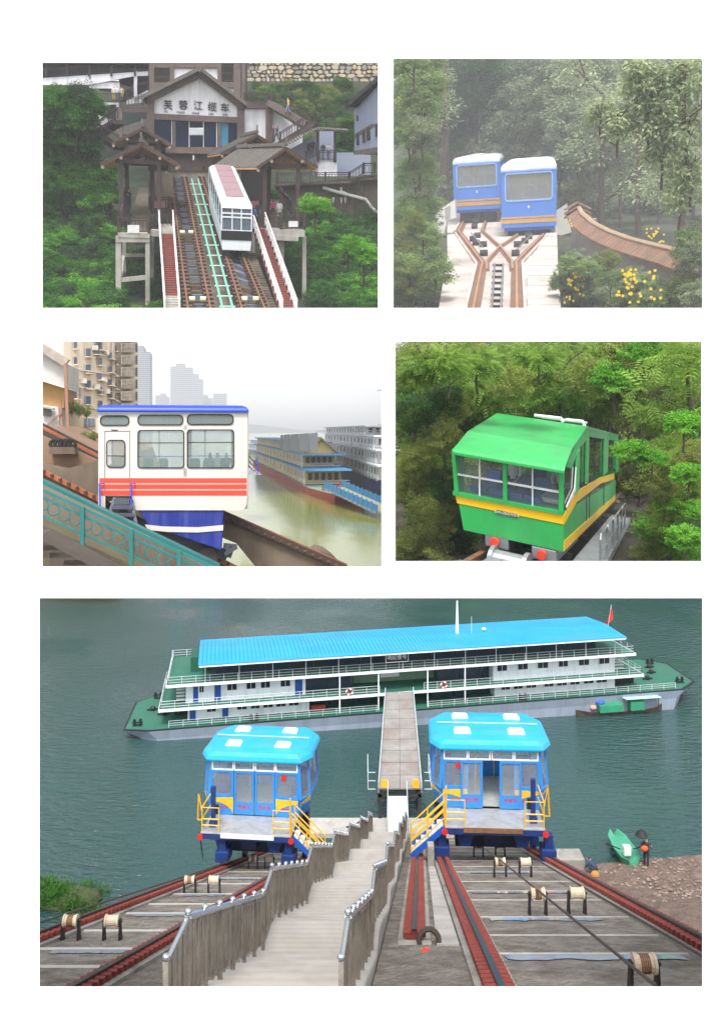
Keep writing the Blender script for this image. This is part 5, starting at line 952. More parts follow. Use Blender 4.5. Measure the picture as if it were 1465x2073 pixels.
    ship('distant river barge with green deck cargo beyond the cruise ship', (790, 915), (690, 908), 14, mat('ship_far', (.22, .25, .3)), [(.2, 1, 0, 14, 3, 8)], mat('cargo_green', c(90, 150, 110), .7), 3, mat('ship_white2', (.5, .54, .56)))
    t = thing(P, 'blue_gangway', 'bright blue steel gangway leading off from the excursion ship deck', 'gangway', P.on(730, 1030, WZ3)); A, B = q(676, 988, 76), q(784, 1037, 62)
    bl = mat('gangway_blue', c(48, 116, 164), .5, .1, .3); e = MB(); e.beam(A, B, 2.0, .15); e.build('walkway', mat('gangway_floor', c(150, 150, 120), .8), t)
    for s in (-.97, .97):
        e = MB(); o = V((s * .9, s * .6, .3)); e.beam(A + o, B + o, .06, .6)
        e.build('side_panel', bl, t)
        for k in range(12): p = A.lerp(B, k / 12) + o; e = MB(); e.beam(p - V((.07, .05, .45)), p - V((.07, .05, -.45)), .1, .1, up=(0, 1, 0)); e.build('rib', bl, t)
    t = thing(P, 'mooring_pontoon', 'small pontoon with blue chained posts just beyond the car corner', 'pontoon', q(512, 962, 60)); part(t, 'deck', mat('pontoon', c(160, 156, 168), .7), [(490, 952), (522, 955), (530, 961), (490, 962)], 60, 4)
    for u, v0, v1, m_ in ((503, 918, 948, iron), (521, 924, 960, blue)): e = PB(P); e.ln((u, v0), (u, v1), 60, .07); e.build('post', m_, t)
    for d in (0, 10, 20): e = PB(P); e.tube([q(503, 922 + d, 60), q(510, 931 + d, 60), q(516, 933 + d, 60), q(521, 930 + d, 60)], .05, 4); e.build('chain', iron, t)
    # far bank and bridge
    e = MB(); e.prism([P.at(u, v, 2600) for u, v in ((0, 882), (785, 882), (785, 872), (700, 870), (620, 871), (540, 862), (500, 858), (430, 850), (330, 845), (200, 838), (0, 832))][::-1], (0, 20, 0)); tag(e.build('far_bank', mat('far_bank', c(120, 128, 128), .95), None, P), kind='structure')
    t = thing(P, 'bridge', 'faint long bridge across the misty river behind the ships', 'bridge', q(720, 905, 900)); part(t, 'deck', tw, R4(640, 871, 785, 874), 1700, 8)
    for u in (675, 700, 735, 765): part(t, 'pier', tw, R4(u, 874, u + 3, 879), 1701, 5)
p3()
# ================================================================== middle right opening: green car in the forest
P4 = Panel(1110, 420, 3.6); P4.lim = (788, 1470, 660, 1165)
def p4():
    P = P4; q = P.at; green = mat('car_green', c(50, 168, 86), .38, .06, 1, .03, stain=c(60, 120, 74), stain_amt=.45, streak=(2, 2, .5)); yel = mat('car_yellow', c(240, 190, 20), .4, .04, 1); blk = mat('p4_black', c(30, 30, 32), .6); grey = mat('galvanised', c(150, 154, 158), .45, .15, 2, metal=.5); wht = mat('p4_white', c(220, 222, 224), .5); seat = mat('p4_seat', c(66, 76, 176), .5); rust = mat('p4_rail', c(130, 92, 66), .7, .2, 2, metal=.3); redb = mat('buffer_red', c(220, 70, 54), .4)
    C = q(1140, 1117, 18); rw, rl = P.ray(-2415, 342), P.ray(1351, 908)
    def hit(o, d, u, v):                    # length along o+d*s that projects nearest the pixel
        r = P.ray(u, v); n = r.cross(V((0, 0, 1)))
        return -o.dot(n) / d.dot(n)
    Wv = rw * hit(C, rw, 938, 1073); Lv = rl * hit(C, rl, 1245, 1013); r = P.ray(1145, 945); Uz = r.z / r.y * C.y - C.z; U = V((0, 0, Uz)); 
    K = lambda a, b, h: C + Wv * a + Lv * b + U * h
    nf = Wv.cross(U).normalized(); ns = Lv.cross(U).normalized()
    def fr(u, v): p = P.pl(u, v, C, nf) - C; h = (p - Wv * 0).dot(U.normalized()); a = V((p.x, p.y, 0)).dot(V((Wv.x, Wv.y, 0))) / V((Wv.x, Wv.y, 0)).length_squared; return a, (p.z - Wv.z * a) / Uz
    def sd(u, v): p = P.pl(u, v, C, ns) - C; b = V((p.x, p.y, 0)).dot(V((Lv.x, Lv.y, 0))) / V((Lv.x, Lv.y, 0)).length_squared; return b, (p.z - Lv.z * b) / Uz
    wl, ll = Wv.length, Lv.length
    t = thing(P, 'funicular_car', 'bright green funicular car with yellow stripe and slanted front roof in the forest', 'funicular car', C)
    of = nf if nf.y < 0 else -nf; os_ = ns if ns.x > 0 else -ns
    def fpoly(nm, m, pts, off=.0, th=.04, par=t, px=True):
        pp = [K(*((lambda s: (s[0], 0, s[1]))(fr(*p))) ) if px else K(p[0], 0, p[1]) for p in pts]; e = MB(); e.prism([x + of * (off + th) for x in pp], -of * th); return e.build(nm, m, par)
    def spoly(nm, m, pts, off=0, th=.04, par=t):
        pp = []
        for p in pts: b, h = sd(*p); pp.append(K(0, b, h) + os_ * (off + th))
        e = MB(); e.prism(pp, -os_ * th); return e.build(nm, m, par)
    bR, hR = sd(1185, 862)
    # lower body tapers in towards the bottom on the far side
    e = MB(); e.loft([[K(a, b, h) for a, b in ((0, 0), (0, 1), (am, 1), (am, 0))] for h, am in ((0, 1.0), (.45, 1.06), (.47, 1.06))]); e.build('lower_body', green, t)
    e = MB(); e.hexa([K(a, b, h) for h in (.42, .475) for a, b in ((0.02, .04), (.02, .96), (1.03, .96), (1.03, .04))]); e.build('floor', mat('p4_floor', c(120, 122, 124), .6), t)
    # visor roof, flat roof behind the ridge
    rg = []
    for b, h in ((-.015, .96), (-.012, 1.0), (.02, 1.03 + (hR - 1) * .12), (bR * .25, 1 + (hR - 1) * .42), (bR, hR)): rg.append([K(-.02, b, h), K(1.06, b, h), K(1.06, b, h - .035), K(-.02, b, h - .035)])
    e = MB(); e.loft(rg); e.build('roof_visor', green, t, bevel=.01)
    bE, hE = sd(1250, 880); e = MB(); e.hexa([K(a, b, h) for a, b, h in ((-.02, bR, hR - .04), (1.06, bR, hR - .04), (1.06, 1.0, hE - .04), (-.02, 1.0, hE - .04), (-.02, bR, hR), (1.06, bR, hR), (1.06, 1.0, hE), (-.02, 1.0, hE))]); e.build('roof', green, t)
    spoly('side_cheek', green, [(1145, 945), (1150, 925), (1185, 862), (1250, 880), (1250, 893), (1190, 884), (1172, 905), (1153, 948)], -.02, .05)
    for a in (1.04,): 
        for b0, b1 in ((0, .03), (.3, .34), (.62, .66), (.96, 1)): e = MB(); hh = lambda b: .97 if b < .02 else min(hR, 1 + (hR - 1) * min(1, b / bR)) - .04; e.hexa([K(a, b0, .47), K(a + .02, b0, .47), K(a + .02, b1, .47), K(a, b1, .47), K(a, b0, hh(b0)), K(a + .02, b0, hh(b0)), K(a + .02, b1, hh(b1)), K(a, b1, hh(b1))]); e.build('far_pillar', green, t)
    # front: posts, sill, stripe, panes
    gl = glass('p4_glass', (.2, .26, .26), .2)
    fpoly('front_sill', green, [(918, 993), (1140, 1034), (1140, 1041), (918, 1001)], 0, .06); fpoly('front_header', green, [(916, 908), (1142, 946), (1142, 956), (916, 918)], 0, .06)
    for pts in ([(916, 910), (923, 911), (930, 999), (922, 998)], [(1019, 930), (1027, 931), (1028, 1016), (1020, 1014)], [(1133, 950), (1142, 950), (1141, 1036), (1132, 1034)]): fpoly('front_post', green, pts, .002, .07)
    for p0 in ([(922, 916), (1020, 932), (1021, 1014), (928, 998)], [(1027, 933), (1134, 953), (1133, 1035), (1028, 1016)]): fpoly('front_pane', gl, p0, -.03, .01)
    for u, v0, v1 in ((971, 924, 1005), (1078, 942, 1026)): fpoly('front_mullion', wht, [(u - 1.3, v0), (u + 1.3, v0), (u + 1.3, v1), (u - 1.3, v1)], .0, .03)
    fpoly('front_bar', wht, [(922, 957), (1020, 974), (1020, 977.5), (922, 960.5)], .0, .03); fpoly('front_bar', wht, [(1027, 975), (1134, 994), (1134, 998), (1027, 979)], .0, .03)
    fpoly('yellow_stripe', yel, [(922, 1001), (1140, 1042), (1140, 1061), (925, 1018)], .004, .012); pl = fpoly('name_plate', blk, [(1004, 1031), (1049, 1041), (1049, 1048), (1004, 1038)], .012, .014)
    me = text_mesh('plate_lettering', '森林公园观光缆车', .075, wht, .002); a, h = fr(1026.5, 1039.5); ang = math.atan2(-Wv.y, -Wv.x); o = put_mesh('plate_lettering', me, t, Matrix.Translation(K(a, 0, h) + of * .03) @ Matrix.Rotation(ang, 4, 'Z') @ Matrix.Rotation(math.asin(-(-Wv.z) / wl), 4, 'Y')); o.parent = t
    # side: windows, door, stripes
    dg = glass('p4_side', (.08, .1, .1), .75)
    for nm, pts in (('side_window', [(1144, 1026), (1146, 960), (1168, 918), (1162, 990)]), ('side_window', [(1168, 984), (1171, 912), (1184, 893), (1183, 975)]), ('door_window', [(1187, 972), (1190, 890), (1203, 889), (1202, 964)]), ('door_window', [(1205, 963), (1207, 889), (1220, 889), (1218, 957)]), ('side_window', [(1228, 953), (1230, 890), (1248, 893), (1245, 948)])): spoly(nm, dg, pts, -.03, .012)
    for pts in ([(1162, 1000), (1165, 915), (1170, 908), (1168, 990)], [(1183, 980), (1185, 885), (1189, 885), (1187, 975)], [(1219, 962), (1221, 886), (1229, 888), (1227, 955)], [(1245, 955), (1247, 890), (1251, 890), (1250, 955)]): spoly('side_post', green, pts, 0, .05)
    spoly('window_trim', wht, [(1145, 1030), (1144, 1026), (1161, 988), (1166, 915), (1168, 915), (1164, 991)], .005, .02)
    spoly('yellow_stripe', yel, [(1140, 1062), (1140, 1044), (1164, 996), (1190, 979), (1214, 966), (1242, 958), (1242, 970), (1214, 979), (1190, 998), (1166, 1016)], .004, .014); spoly('yellow_base', yel, [(1140, 1116), (1140, 1096), (1244, 1002), (1244, 1012)], .004, .014)
    for u, v0, v1 in ((1192, 975, 1052), (1186, 980, 1058), (1221, 960, 1030)): spoly('door_line', blk, [(u, v0), (u + 1.4, v0), (u + 1, v1), (u - .4, v1)], .003, .008)
    e = MB(); e.hexa([K(a, b, h) for a, b, h in ((.02, .97, .47), (1.03, .97, .47), (1.03, 1, .47), (.02, 1, .47), (.02, .97, .75), (1.03, .97, .75), (1.03, 1, .75), (.02, 1, .75))]); e.build('rear_wall', green, t)
    # roof rack of white tubes
    e = MB(); e.tube([K(.62, bR + .02, hR + .05), K(.3, bR + .02, hR + .06), K(.28, bR + .02, hR + .01)], .05, 6); e.tube([K(.24, bR + .02, hR + .05), K(.05, bR + .02, hR + .06), K(.03, bR + .02, hR + .0)], .05, 6); e.tube([K(.62, bR + .09, hR + .05), K(.05, bR + .09, hR + .06)], .04, 6); e.build('roof_tubes', wht, t)
    # interior
    for a, b in ((.9, .03), (.7, .03), (.52, .03), (.34, .03), (.72, .3), (.45, .3), (.25, .3)):
        e = MB(); s = .17
        e.hexa([K(a + x, b + y, h) for h in (.48, .56) for x, y in ((-s / 2, 0), (s / 2, 0), (s / 2, .12), (-s / 2, .12))]); e.hexa([K(a + x, b + y, h) for h in (.56, .74) for x, y in ((-s / 2, .1), (s / 2, .1), (s / 2, .13), (-s / 2, .13))]); e.build('seat', seat, t, bevel=.03)
    e = MB(); e.hexa([K(a, b, h) for a, b, h in ((.08, .05, .5), (.3, .05, .5), (.3, .2, .5), (.08, .2, .5), (.08, .05, .56), (.3, .05, .56), (.3, .2, .62), (.08, .2, .62))]); e.build('console', wht, t, bevel=.03)
    for a, b, lab, cl in ((.66, .12, 'passenger in a white top seated behind the left front pane of the green car', (.75, .75, .75)), (.16, .14, 'passenger in a pale top seated behind the right front pane of the green car', (.65, .6, .58))): person(P, K(a, b, .475) - V((0, 0, .1)), math.atan2(Lv.y, Lv.x) + 1.57, lab, cl, (.03, .03, .05), 'sit', 1.6)
    # bogies, buffers
    for u, v in ((1003, 1095), (1098, 1121)):
        a, h = fr(u, v); e = MB(); e.hexa([K(a + x, b, hh) for hh in (h - .09, h + .07) for x, b in ((-.13, 0), (.11, 0), (.11, .25), (-.13, .25))]); e.build('bogie', grey, t, bevel=.03); p = K(a, 0, h) + of * .03; e = MB(); e.cyl(p, p + of * .1, .11, 14); e.build('buffer', redb, t)
    e = MB(); e.hexa([K(a, b, h) for h in (-.14, -.005) for a, b in ((.1, .05), (.9, .05), (.9, .95), (.1, .95))]); e.build('underframe', blk, t)
    # --- track and walkway run down along the car's direction
    pn = Wv.cross(Lv).normalized(); pn = pn if pn.z > 0 else -pn; T0 = K(0, 0, -.25)
    tp = lambda u, v, d=0: P.pl(u, v, T0 + V((0, 0, d)), pn); ld = Lv.normalized(); wd = Wv.normalized()
    t = thing(P, 'track', 'rusty rails with grey cable gear sloping away beneath the green car', 'track', T0)
    for a in (.2, .82): e = MB(); p = K(a, -.08, -.27); e.beam(p, p + ld * ll * 5, .14, .16, up=pn); e.build('rail', rust, t)
    for k in range(22): p = K(.1, -.06 + k * .25, -.33); e = MB(); e.beam(p, p + Wv * .85, .28, .14, up=pn); e.build('sleeper', mat('sleeper_grey', c(104, 104, 106), .85, .2, 1), t)
    p = K(.5, -.02, -.24); e = MB(); e.cyl(p - wd * .35, p + wd * .35, .22, 14); e.cyl(p - wd * .45, p - wd * .35, .3, 14); e.cyl(p + wd * .35, p + wd * .45, .3, 14); e.build('cable_pulley', grey, t); e = MB(); e.beam(K(.62, -.08, -.26), K(.62, .2, -.26), .3, .2, up=pn); e.build('pulley_box', grey, t)
    t = thing(P, 'walkway', 'galvanised grating stair with tubular handrail running down beside the green car', 'walkway', tp(1200, 1130)); w0, w1 = tp(1152, 1150, .15), tp(1240, 1150, .15); wv = wd * -(w1 - w0).length; n = 60; st = ld * .26
    wv = (w1 - w0); wv = -wd * abs(wv.dot(wd)); 
    for k in range(-1, n):
        p = w0 + st * k; e = MB(); a, b = p, p + wv; zz = V((0, 0, .0)); e.hexa([a - V((0, 0, .05)), b - V((0, 0, .05)), b + V((ld.x, ld.y, 0)) * .2 - V((0, 0, .05)), a + V((ld.x, ld.y, 0)) * .2 - V((0, 0, .05)), a, b, b + V((ld.x, ld.y, 0)) * .2, a + V((ld.x, ld.y, 0)) * .2]); e.build('grating_tread', grey, t)
    for s in (0, 1): p = w0 + wv * s - st * 1 - V((0, 0, .06)); e = MB(); e.beam(p, p + ld * .26 * (n + 1), .06, .2); e.build('stringer', grey, t)
    for s, k0 in ((1.0, 0),):
        for j in range(5):
            p = w0 + wv * s + ld * (2.3 * j + .2); e = MB(); e.tube([p, p + V((0, 0, .8)), p + ld * .1 + V((0, 0, .92)), p + ld * 2.0 + V((0, 0, .92)), p + ld * 2.15 + V((0, 0, .8)), p + ld * 2.15], .024, 6); e.tube([p + V((0, 0, .48)), p + ld * 2.15 + V((0, 0, .48))], .02, 6); e.build('handrail', grey, t)
    # --- forest floor and trees
    soil = mat('forest_soil', c(58, 52, 38), .95, .3, .4, .5, stain=c(40, 48, 26), stain_amt=.7)
    PROF = [(15, 1172), (20, 1150), (26, 1100), (34, 1058), (44, 1026), (60, 992), (75, 900), (95, 745)]; terrain(P, 'forest_floor', soil, PROF, 785, 1436, jit=5)
    bark = mat('bark_grey', c(84, 74, 62), .9, .3, 3, .4, stain=c(54, 48, 40), stain_amt=.5)
    leafk = ('olive', 'olive', 'frond', 'olive'); g = random.Random(12)
    def forest(reg, n, yr, rr, kinds, lab, grp, name='undergrowth', cat='bush', trunk=True, test=None):
        k = 0
        while k < n:
            u, v, y = g.uniform(reg[0], reg[2]), g.uniform(reg[1], reg[3]), g.uniform(*yr)
            if test and not test(u, v): continue
            bush(P, q(u, v, y), g.uniform(*rr) * y / 1700, g.choice(kinds) + '_%d' % g.randint(0, 3), lab, grp, name, cat, trunk=trunk, bark=bark); k += 1
    forest((790, 700, 1430, 1000), 70, (36, 64), (40, 75), ('olive', 'olive', 'dark'), 'olive green tree crown deep in the forest behind the green car', 'trees deep in the forest', 'tree', 'tree')
    forest((790, 800, 925, 1150), 40, (20, 28), (24, 44), ('olive', 'dark', 'olive'), 'dark undergrowth bush on the slope left of the green car', 'undergrowth left of the green car')
    forest((1300, 900, 1430, 1150), 30, (19, 26), (20, 36), ('olive', 'dark', 'olive', 'bright'), 'undergrowth bush on the slope beyond the grating walkway', 'undergrowth beyond the walkway', test=lambda u, v: u > 1335 - max(0, v - 1000) * .25)
    forest((790, 690, 1430, 830), 20, (24, 34), (30, 55), ('frond', 'olive'), 'feathery leaved tree crown above the green car roof', 'feathery crowns above the green car', 'tree', 'tree', trunk=False)
    # slender branching trunks, each its own tree
    LB = 'slender dark trunked tree with %s'
    for i, (u, v0, v1, y, r, sp, sd_, lab) in enumerate(((932, 890, 780, 26, .075, 2.2, 1, LB % 'forked limbs just left of the green roof'), (945, 880, 770, 28, .06, 2.0, 2, LB % 'upright limbs rising above the green roof corner'), (1130, 850, 765, 27, .07, 2.2, 3, LB % 'fanned limbs behind the white roof tubes'), (1118, 850, 755, 30, .06, 2.0, 4, LB % 'leaning limbs beside the fanned one'), (1405, 1000, 780, 22, .1, 2.2, 5, LB % 'a pale bent stem at the forest edge'), (1392, 1120, 980, 21, .05, 1.2, 6, LB % 'thin bare twigs beyond the walkway'), (880, 1010, 860, 25, .05, 1.6, 7, LB % 'bare twigs on the left slope'), (1380, 880, 770, 27, .08, 2.2, 8, LB % 'arching limbs over the undergrowth'), (878, 860, 770, 30, .07, 2.2, 9, LB % 'crooked limbs under feathery leaves'), (1010, 820, 750, 33, .06, 2.0, 10, LB % 'limbs against the bright gap'), (1230, 850, 755, 33, .06, 2.0, 11, LB % 'limbs behind the car rear roof'))):
        base, top = q(u, v0, y), q(u + g.uniform(-12, 12), v1, y); t = thing(P, 'tree', lab, 'tree', base); e = MB(); base = base - V((0, 0, 1.0)); tips = branches(e, base, top, r, 6, sp * .62, sd_, depth=2); e.build('trunk', bark, t); tips = [p for p in tips if to_px(P, p)[1] > 690 and 815 < to_px(P, p)[0] < 1450]
        cl = [tuple(p - inv_of(t).inverted().to_translation()) for p in tips if g.random() < .75]; me = leaf_mesh('foliage', 40 + i, (1, 1, 1), 0, 22 if i % 2 else 12, .3 if i % 2 else .42, leafmat('leaf_frond', (.03, .1, .01), (.2, .4, .06)), cr=.5, frond=5, droop=.1, flat=.5, cl=cl, wid=.3); mesh_obj('crown', me, t)
    # near sprays of bright leaves
    for u, v, y, r, lab in ((1275, 912, 17.5, 30, 'bright green leafy spray hanging over the rear of the green car'), (1320, 930, 17.5, 28, 'bright green leafy spray next to the car rear above the walkway'), (1395, 960, 17, 30, 'bright green bush level with the handrail top'), (1385, 1090, 16, 36, 'bright green bush at the foot of the slope beyond the walkway'), (1245, 770, 24, 44, 'bright yellow green bush above the car rear roof'), (1300, 700, 24, 40, 'bright leafy crown against the upper edge of the forest'), (1385, 860, 19, 36, 'bright green bush beside the pale bent stem')): bush(P, q(u, v, y), r * y / 1700, 'bright_%d' % (u % 3), lab, None, 'bush', 'bush', bark=bark)
    for u, v, y, r, lab in ((835, 715, 20, 44, 'feathery fronds hanging over the upper forest edge, first spray'), (905, 722, 20, 46, 'feathery fronds hanging beside the grey gap'), (965, 735, 21, 40, 'feathery fronds drooping above the left limbs'), (1090, 700, 21, 36, 'feathery fronds beside the bright sky gap'), (820, 760, 20, 36, 'feathery fronds low at the forest side')): bush(P, q(u, v, y), r * y / 1700, 'frond_%d' % (u % 3), lab, None, 'fern_spray', 'branch', trunk=True, bark=bark)
p4()
# ================================================================== lower opening: landing stage with two blue cars, barge and river
P5 = Panel(CX, CY, .45)
WZ = -23.5
def p5():
    P = P5; G = lambda y, d=3.05: -d - .42 * y
    conc = mat('concrete', c(150, 147, 140), .85, .16, 1.2, .25, stain=c(92, 86, 78), stain_amt=.7)
    dirt = mat('wet_dirt', c(134, 127, 118), .9, .35, 2.2, .9, stain=c(90, 80, 70), stain_amt=.85)
    path = mat('path_concrete', c(176, 172, 166), .85, .1, 1.5, .15, stain=c(130, 122, 112), stain_amt=.6)
    redp = mat('rail_red_primer', c(120, 52, 44), .7, .2, 5, .1)
    steel = mat('rail_steel', c(70, 70, 74), .35, .15, 6, metal=.7)
    puddle = mat('puddle', c(158, 166, 174), .04, .05, 1)  # pale base colour stands for sky reflected in the water
    blk = mat('black_iron', c(28, 28, 30), .55, .2, 6)
    cream = mat('cream_roller', c(205, 190, 165), .6, .12, 5, stain=c(120, 80, 50), stain_amt=.6)
    blue = mat('car_blue', c(44, 130, 204), .35, .08, 2, spec=.45, stain=c(70, 110, 150), stain_amt=.45, streak=(3, 3, .6)); roofb = mat('car_roof_blue', c(30, 160, 218), .45, .08, 1.2, .05, spec=.4, stain=c(90, 150, 180), stain_amt=.5, streak=(1, 2.5, 1))
    dblue = mat('frame_blue', c(22, 52, 112), .5, .2, 4, stain=c(30, 34, 44), stain_amt=.6); yel = mat('rail_yellow', c(222, 172, 40), .45, .1, 4)
    wht = mat('white_paint', c(226, 228, 228), .45, .04, 3, stain=c(170, 165, 158), stain_amt=.4); plate = mat('platform_steel', c(176, 178, 180), .4, .1, 3, metal=.3, stain=c(120, 112, 104), stain_amt=.5)
    gl = glass('car_glass', (.5, .58, .64), .16); seatb = mat('seat_blue', c(40, 52, 140), .5); redl = mat('red_lamp', c(200, 40, 30), .35)
    floorg = mat('car_floor', c(165, 168, 165), .6); silver = mat('silver', c(200, 204, 208), .2, .05, 5, metal=.9); wood = mat('plank_wood', c(148, 138, 126), .75, .25, 3, .2, streak=(6, 6, .5), stain=c(80, 68, 58), stain_amt=.6)
    rust = mat('rusty_cable', c(74, 62, 56), .7)
    # --- river
    m = bpy.data.materials.new('river_water'); m.use_nodes = True; n = m.node_tree; b = n.nodes['Principled BSDF']; MATS['river_water'] = m
    b.inputs['Base Color'].default_value = c(42, 73, 72) + (1,); b.inputs['Roughness'].default_value = .07; b.inputs['Specular IOR Level'].default_value = .5
    tc = n.nodes.new('ShaderNodeTexCoord'); last = None
    for sc_, st, di, stv in ((.9, .45, .5, (1, 2.6, 1)), (3.4, .45, .16, (1, 2.2, 1))):
        mp = n.nodes.new('ShaderNodeMapping'); mp.inputs['Scale'].default_value = stv; mp.inputs['Rotation'].default_value = (0, 0, .25)
        no = n.nodes.new('ShaderNodeTexNoise'); no.inputs['Scale'].default_value = sc_; no.inputs['Detail'].default_value = 3
        bp = n.nodes.new('ShaderNodeBump'); bp.inputs['Strength'].default_value = st; bp.inputs['Distance'].default_value = di
        n.links.new(tc.outputs['Object'], mp.inputs[0]); n.links.new(mp.outputs[0], no.inputs['Vector']); n.links.new(no.outputs[0], bp.inputs['Height'])
        pn_ = n.nodes.new('ShaderNodeTexNoise'); pn_.inputs['Scale'].default_value = .07; pn_.inputs['Detail'].default_value = 2; n.links.new(tc.outputs['Object'], pn_.inputs['Vector'])
        mr = n.nodes.new('ShaderNodeMapRange'); mr.inputs['From Min'].default_value = .4; mr.inputs['From Max'].default_value = .62; mr.inputs['To Min'].default_value = st * .35; mr.inputs['To Max'].default_value = st * 1.5; n.links.new(pn_.outputs[0], mr.inputs[0]); n.links.new(mr.outputs[0], bp.inputs['Strength'])
        if last: n.links.new(last.outputs[0], bp.inputs['Normal'])
        last = bp
    n.links.new(last.outputs[0], b.inputs['Normal'])
    w_ = MB(); w_.poly([(-70, 30, WZ), (75, 30, WZ), (75, 122, WZ), (-70, 122, WZ)])
    tag(w_.build('water', m, None, P), kind='structure')
    # --- the ramp: ground strips, beams, cross ties
    LL = lambda y: -7.81 + .1017 * (y - 20.35); LR = lambda y: -5.12 + .089 * (y - 15.2); RL = lambda y: 2.05 + .056 * (y - 12.5); RR = lambda y: 6.55 + .056 * (y - 16.4)
    SX = lambda y: 1.05 + .07 * (y - 16.9); XC = lambda y: -1.0 + .072 * (y - 12.5)
    Y0, Y1 = 9.4, 48.5
    def strip(xa, xb, d, y0, y1, thick=1.5, nn=12):
        mb = MB()
        for k in range(nn):
            a, e = y0 + (y1 - y0) * k / nn, y0 + (y1 - y0) * (k + 1) / nn
            mb.hexa([(xa(a), a, G(a, d) - thick), (xb(a), a, G(a, d) - thick), (xb(e), e, G(e, d) - thick), (xa(e), e, G(e, d) - thick),
                     (xa(a), a, G(a, d)), (xb(a), a, G(a, d)), (xb(e), e, G(e, d)), (xa(e), e, G(e, d))])
        return mb
    gr = strip(lambda y: LL(y) - .5, lambda y: XC(y) - 1.12, 3.9, Y0, Y1, 3); g2 = strip(lambda y: XC(y) + 1.1, lambda y: RR(y) + .6, 3.24, Y0, Y1, 3)
    g1 = gr.build('ramp', dirt, None, P); tag(g1, kind='structure'); g3 = g2.build('ramp', dirt, None, P); tag(g3, kind='structure')
    for nm, xf, d, y0, y1, lab in (('rail', LL, 3.7, Y0, 48, 'rust red rail of the left incline, on the outer river edge'), ('rail', LR, 3.7, Y0, 48, 'rust red rail of the left incline, beside the plank fence'),
                             ('rail', RL, 3.05, Y0, 48, 'rust red bolted rail nearest the concrete channel on the right incline'), ('rail', RR, 3.05, Y0, 48, 'rust red rail of the right incline, beside the gravel bank'),
                             ('rail', SX, 3.05, 16.9, 46, 'short rust red rail ending on a concrete block by the stairway')):
        t = thing(P, nm, lab, 'rail', (xf(y0), y0, G(y0, d)))
        bm = MB(); bw = .33
        for k in range(8):
            a, e = y0 + (y1 - y0) * k / 8, y0 + (y1 - y0) * (k + 1) / 8
            bm.hexa([(xf(a) - bw, a, G(a, d) - .9), (xf(a) + bw, a, G(a, d) - .9), (xf(e) + bw, e, G(e, d) - .9), (xf(e) - bw, e, G(e, d) - .9),
                     (xf(a) - bw, a, G(a, d) - .12), (xf(a) + bw, a, G(a, d) - .12), (xf(e) + bw, e, G(e, d) - .12), (xf(e) - bw, e, G(e, d) - .12)])
        bm.build('concrete_beam', conc, t)
        bp_ = MB()
        bp_.hexa([(xf(q) + sx, q, G(q, d) + z) for z in (-.115, -.055) for q, sx in ((y0, -.17), (y0, .17), (y1, .17), (y1, -.17))]); bp_.build('base_plate', redp, t)
        wb = MB(); wb.hexa([(xf(q) + sx, q, G(q, d) + z) for z in (-.055, .045) for q, sx in ((y0, -.03), (y0, .03), (y1, .03), (y1, -.03))]); wb.build('rail_web', redp, t)
        hd = MB(); hd.hexa([(xf(q) + sx, q, G(q, d) + z) for z in (.045, .09) for q, sx in ((y0, -.05), (y0, .05), (y1, .05), (y1, -.05))]); hd.build('rail_head', steel, t)
        cp = MB(); y = y0 + .1
        while y < y1:
            for sx in (-1, 1): cp.box((xf(y) + sx * .13, y, G(y, d) - .02), (.2, .09, .1))
            y += .3
        tag(cp.build('rail_clip', redp, t), kind='stuff')
    # concrete end block and channel by the short rail
    e = MB(); e.bb((SX(16.9) - .34, 16.45, G(16.9) - 1.2), (SX(16.9) + .34, 16.88, G(16.9) - .11)); tag(e.build('end_block', conc, None, P, bevel=.02), 'grey concrete block closing the short rail beam', 'block')
    e = MB(); e.hexa([(x, y, G(y, 3.2) + z) for z in (-.3, 0) for x, y in ((SX(17) + .42, 16.6), (RL(17) - .38, 16.6), (RL(32) - .38, 32), (SX(32) + .42, 32))]); tag(e.build('channel_floor', path, None, P), kind='structure')
    e = MB(); e.bb((SX(32) + .42, 32.2, G(32) - 1), (RL(32) - .38, 32.6, G(32) + .5)); tag(e.build('channel_sill', conc, None, P), 'concrete cross sill at the head of the channel beside the yellow stair', 'sill')
    # cross ties between the rails (each a beam) and puddles lying uphill of them
    k = 0
    for xa, xb, d, gd in ((LL, LR, 3.7, 3.9), (RL, RR, 3.05, 3.24)):
        y = 10.5
        while y < 47:
            t = MB(); x0, x1 = xa(y) + .34, xb(y) - .34; z = G(y, d)
            t.hexa([(x0, y - .11, z - .5), (x1, y - .11, z - .5), (x1, y + .11, z - .5), (x0, y + .11, z - .5), (x0, y - .11, z - .16), (x1, y - .11, z - .16), (x1, y + .11, z - .22), (x0, y + .11, z - .22)])
            o = t.build('cross_tie', path, None, P, bevel=.015); tag(o, 'concrete cross tie between the rails of the %s incline' % ('left' if d > 3.5 else 'right'), 'cross tie', 'cross ties between the rails')
            if k % 2 == 0 and y < 34:
                wv = MB(); n_ = 14; yy = y - .12; top = []
                a_ = rnd.uniform(.02, .2); b_ = rnd.uniform(.7, 1)
                for q in range(n_ + 1): 
                    s = a_ + (b_ - a_) * q / n_; top.append((x0 + (x1 - x0) * s, yy - .42 + rnd.uniform(-.09, .09), 0))
                W3 = lambda x, q: (x, q, G(q, gd) + .02)
                wv.poly([W3(p[0], p[1]) for p in top] + [W3(x0 + (x1 - x0) * b_, yy), W3(x0 + (x1 - x0) * a_, yy)])
                tag(wv.build('puddle', puddle, None, P), kind='structure')
            y += 1.9 + (k % 3) * .5; k += 1
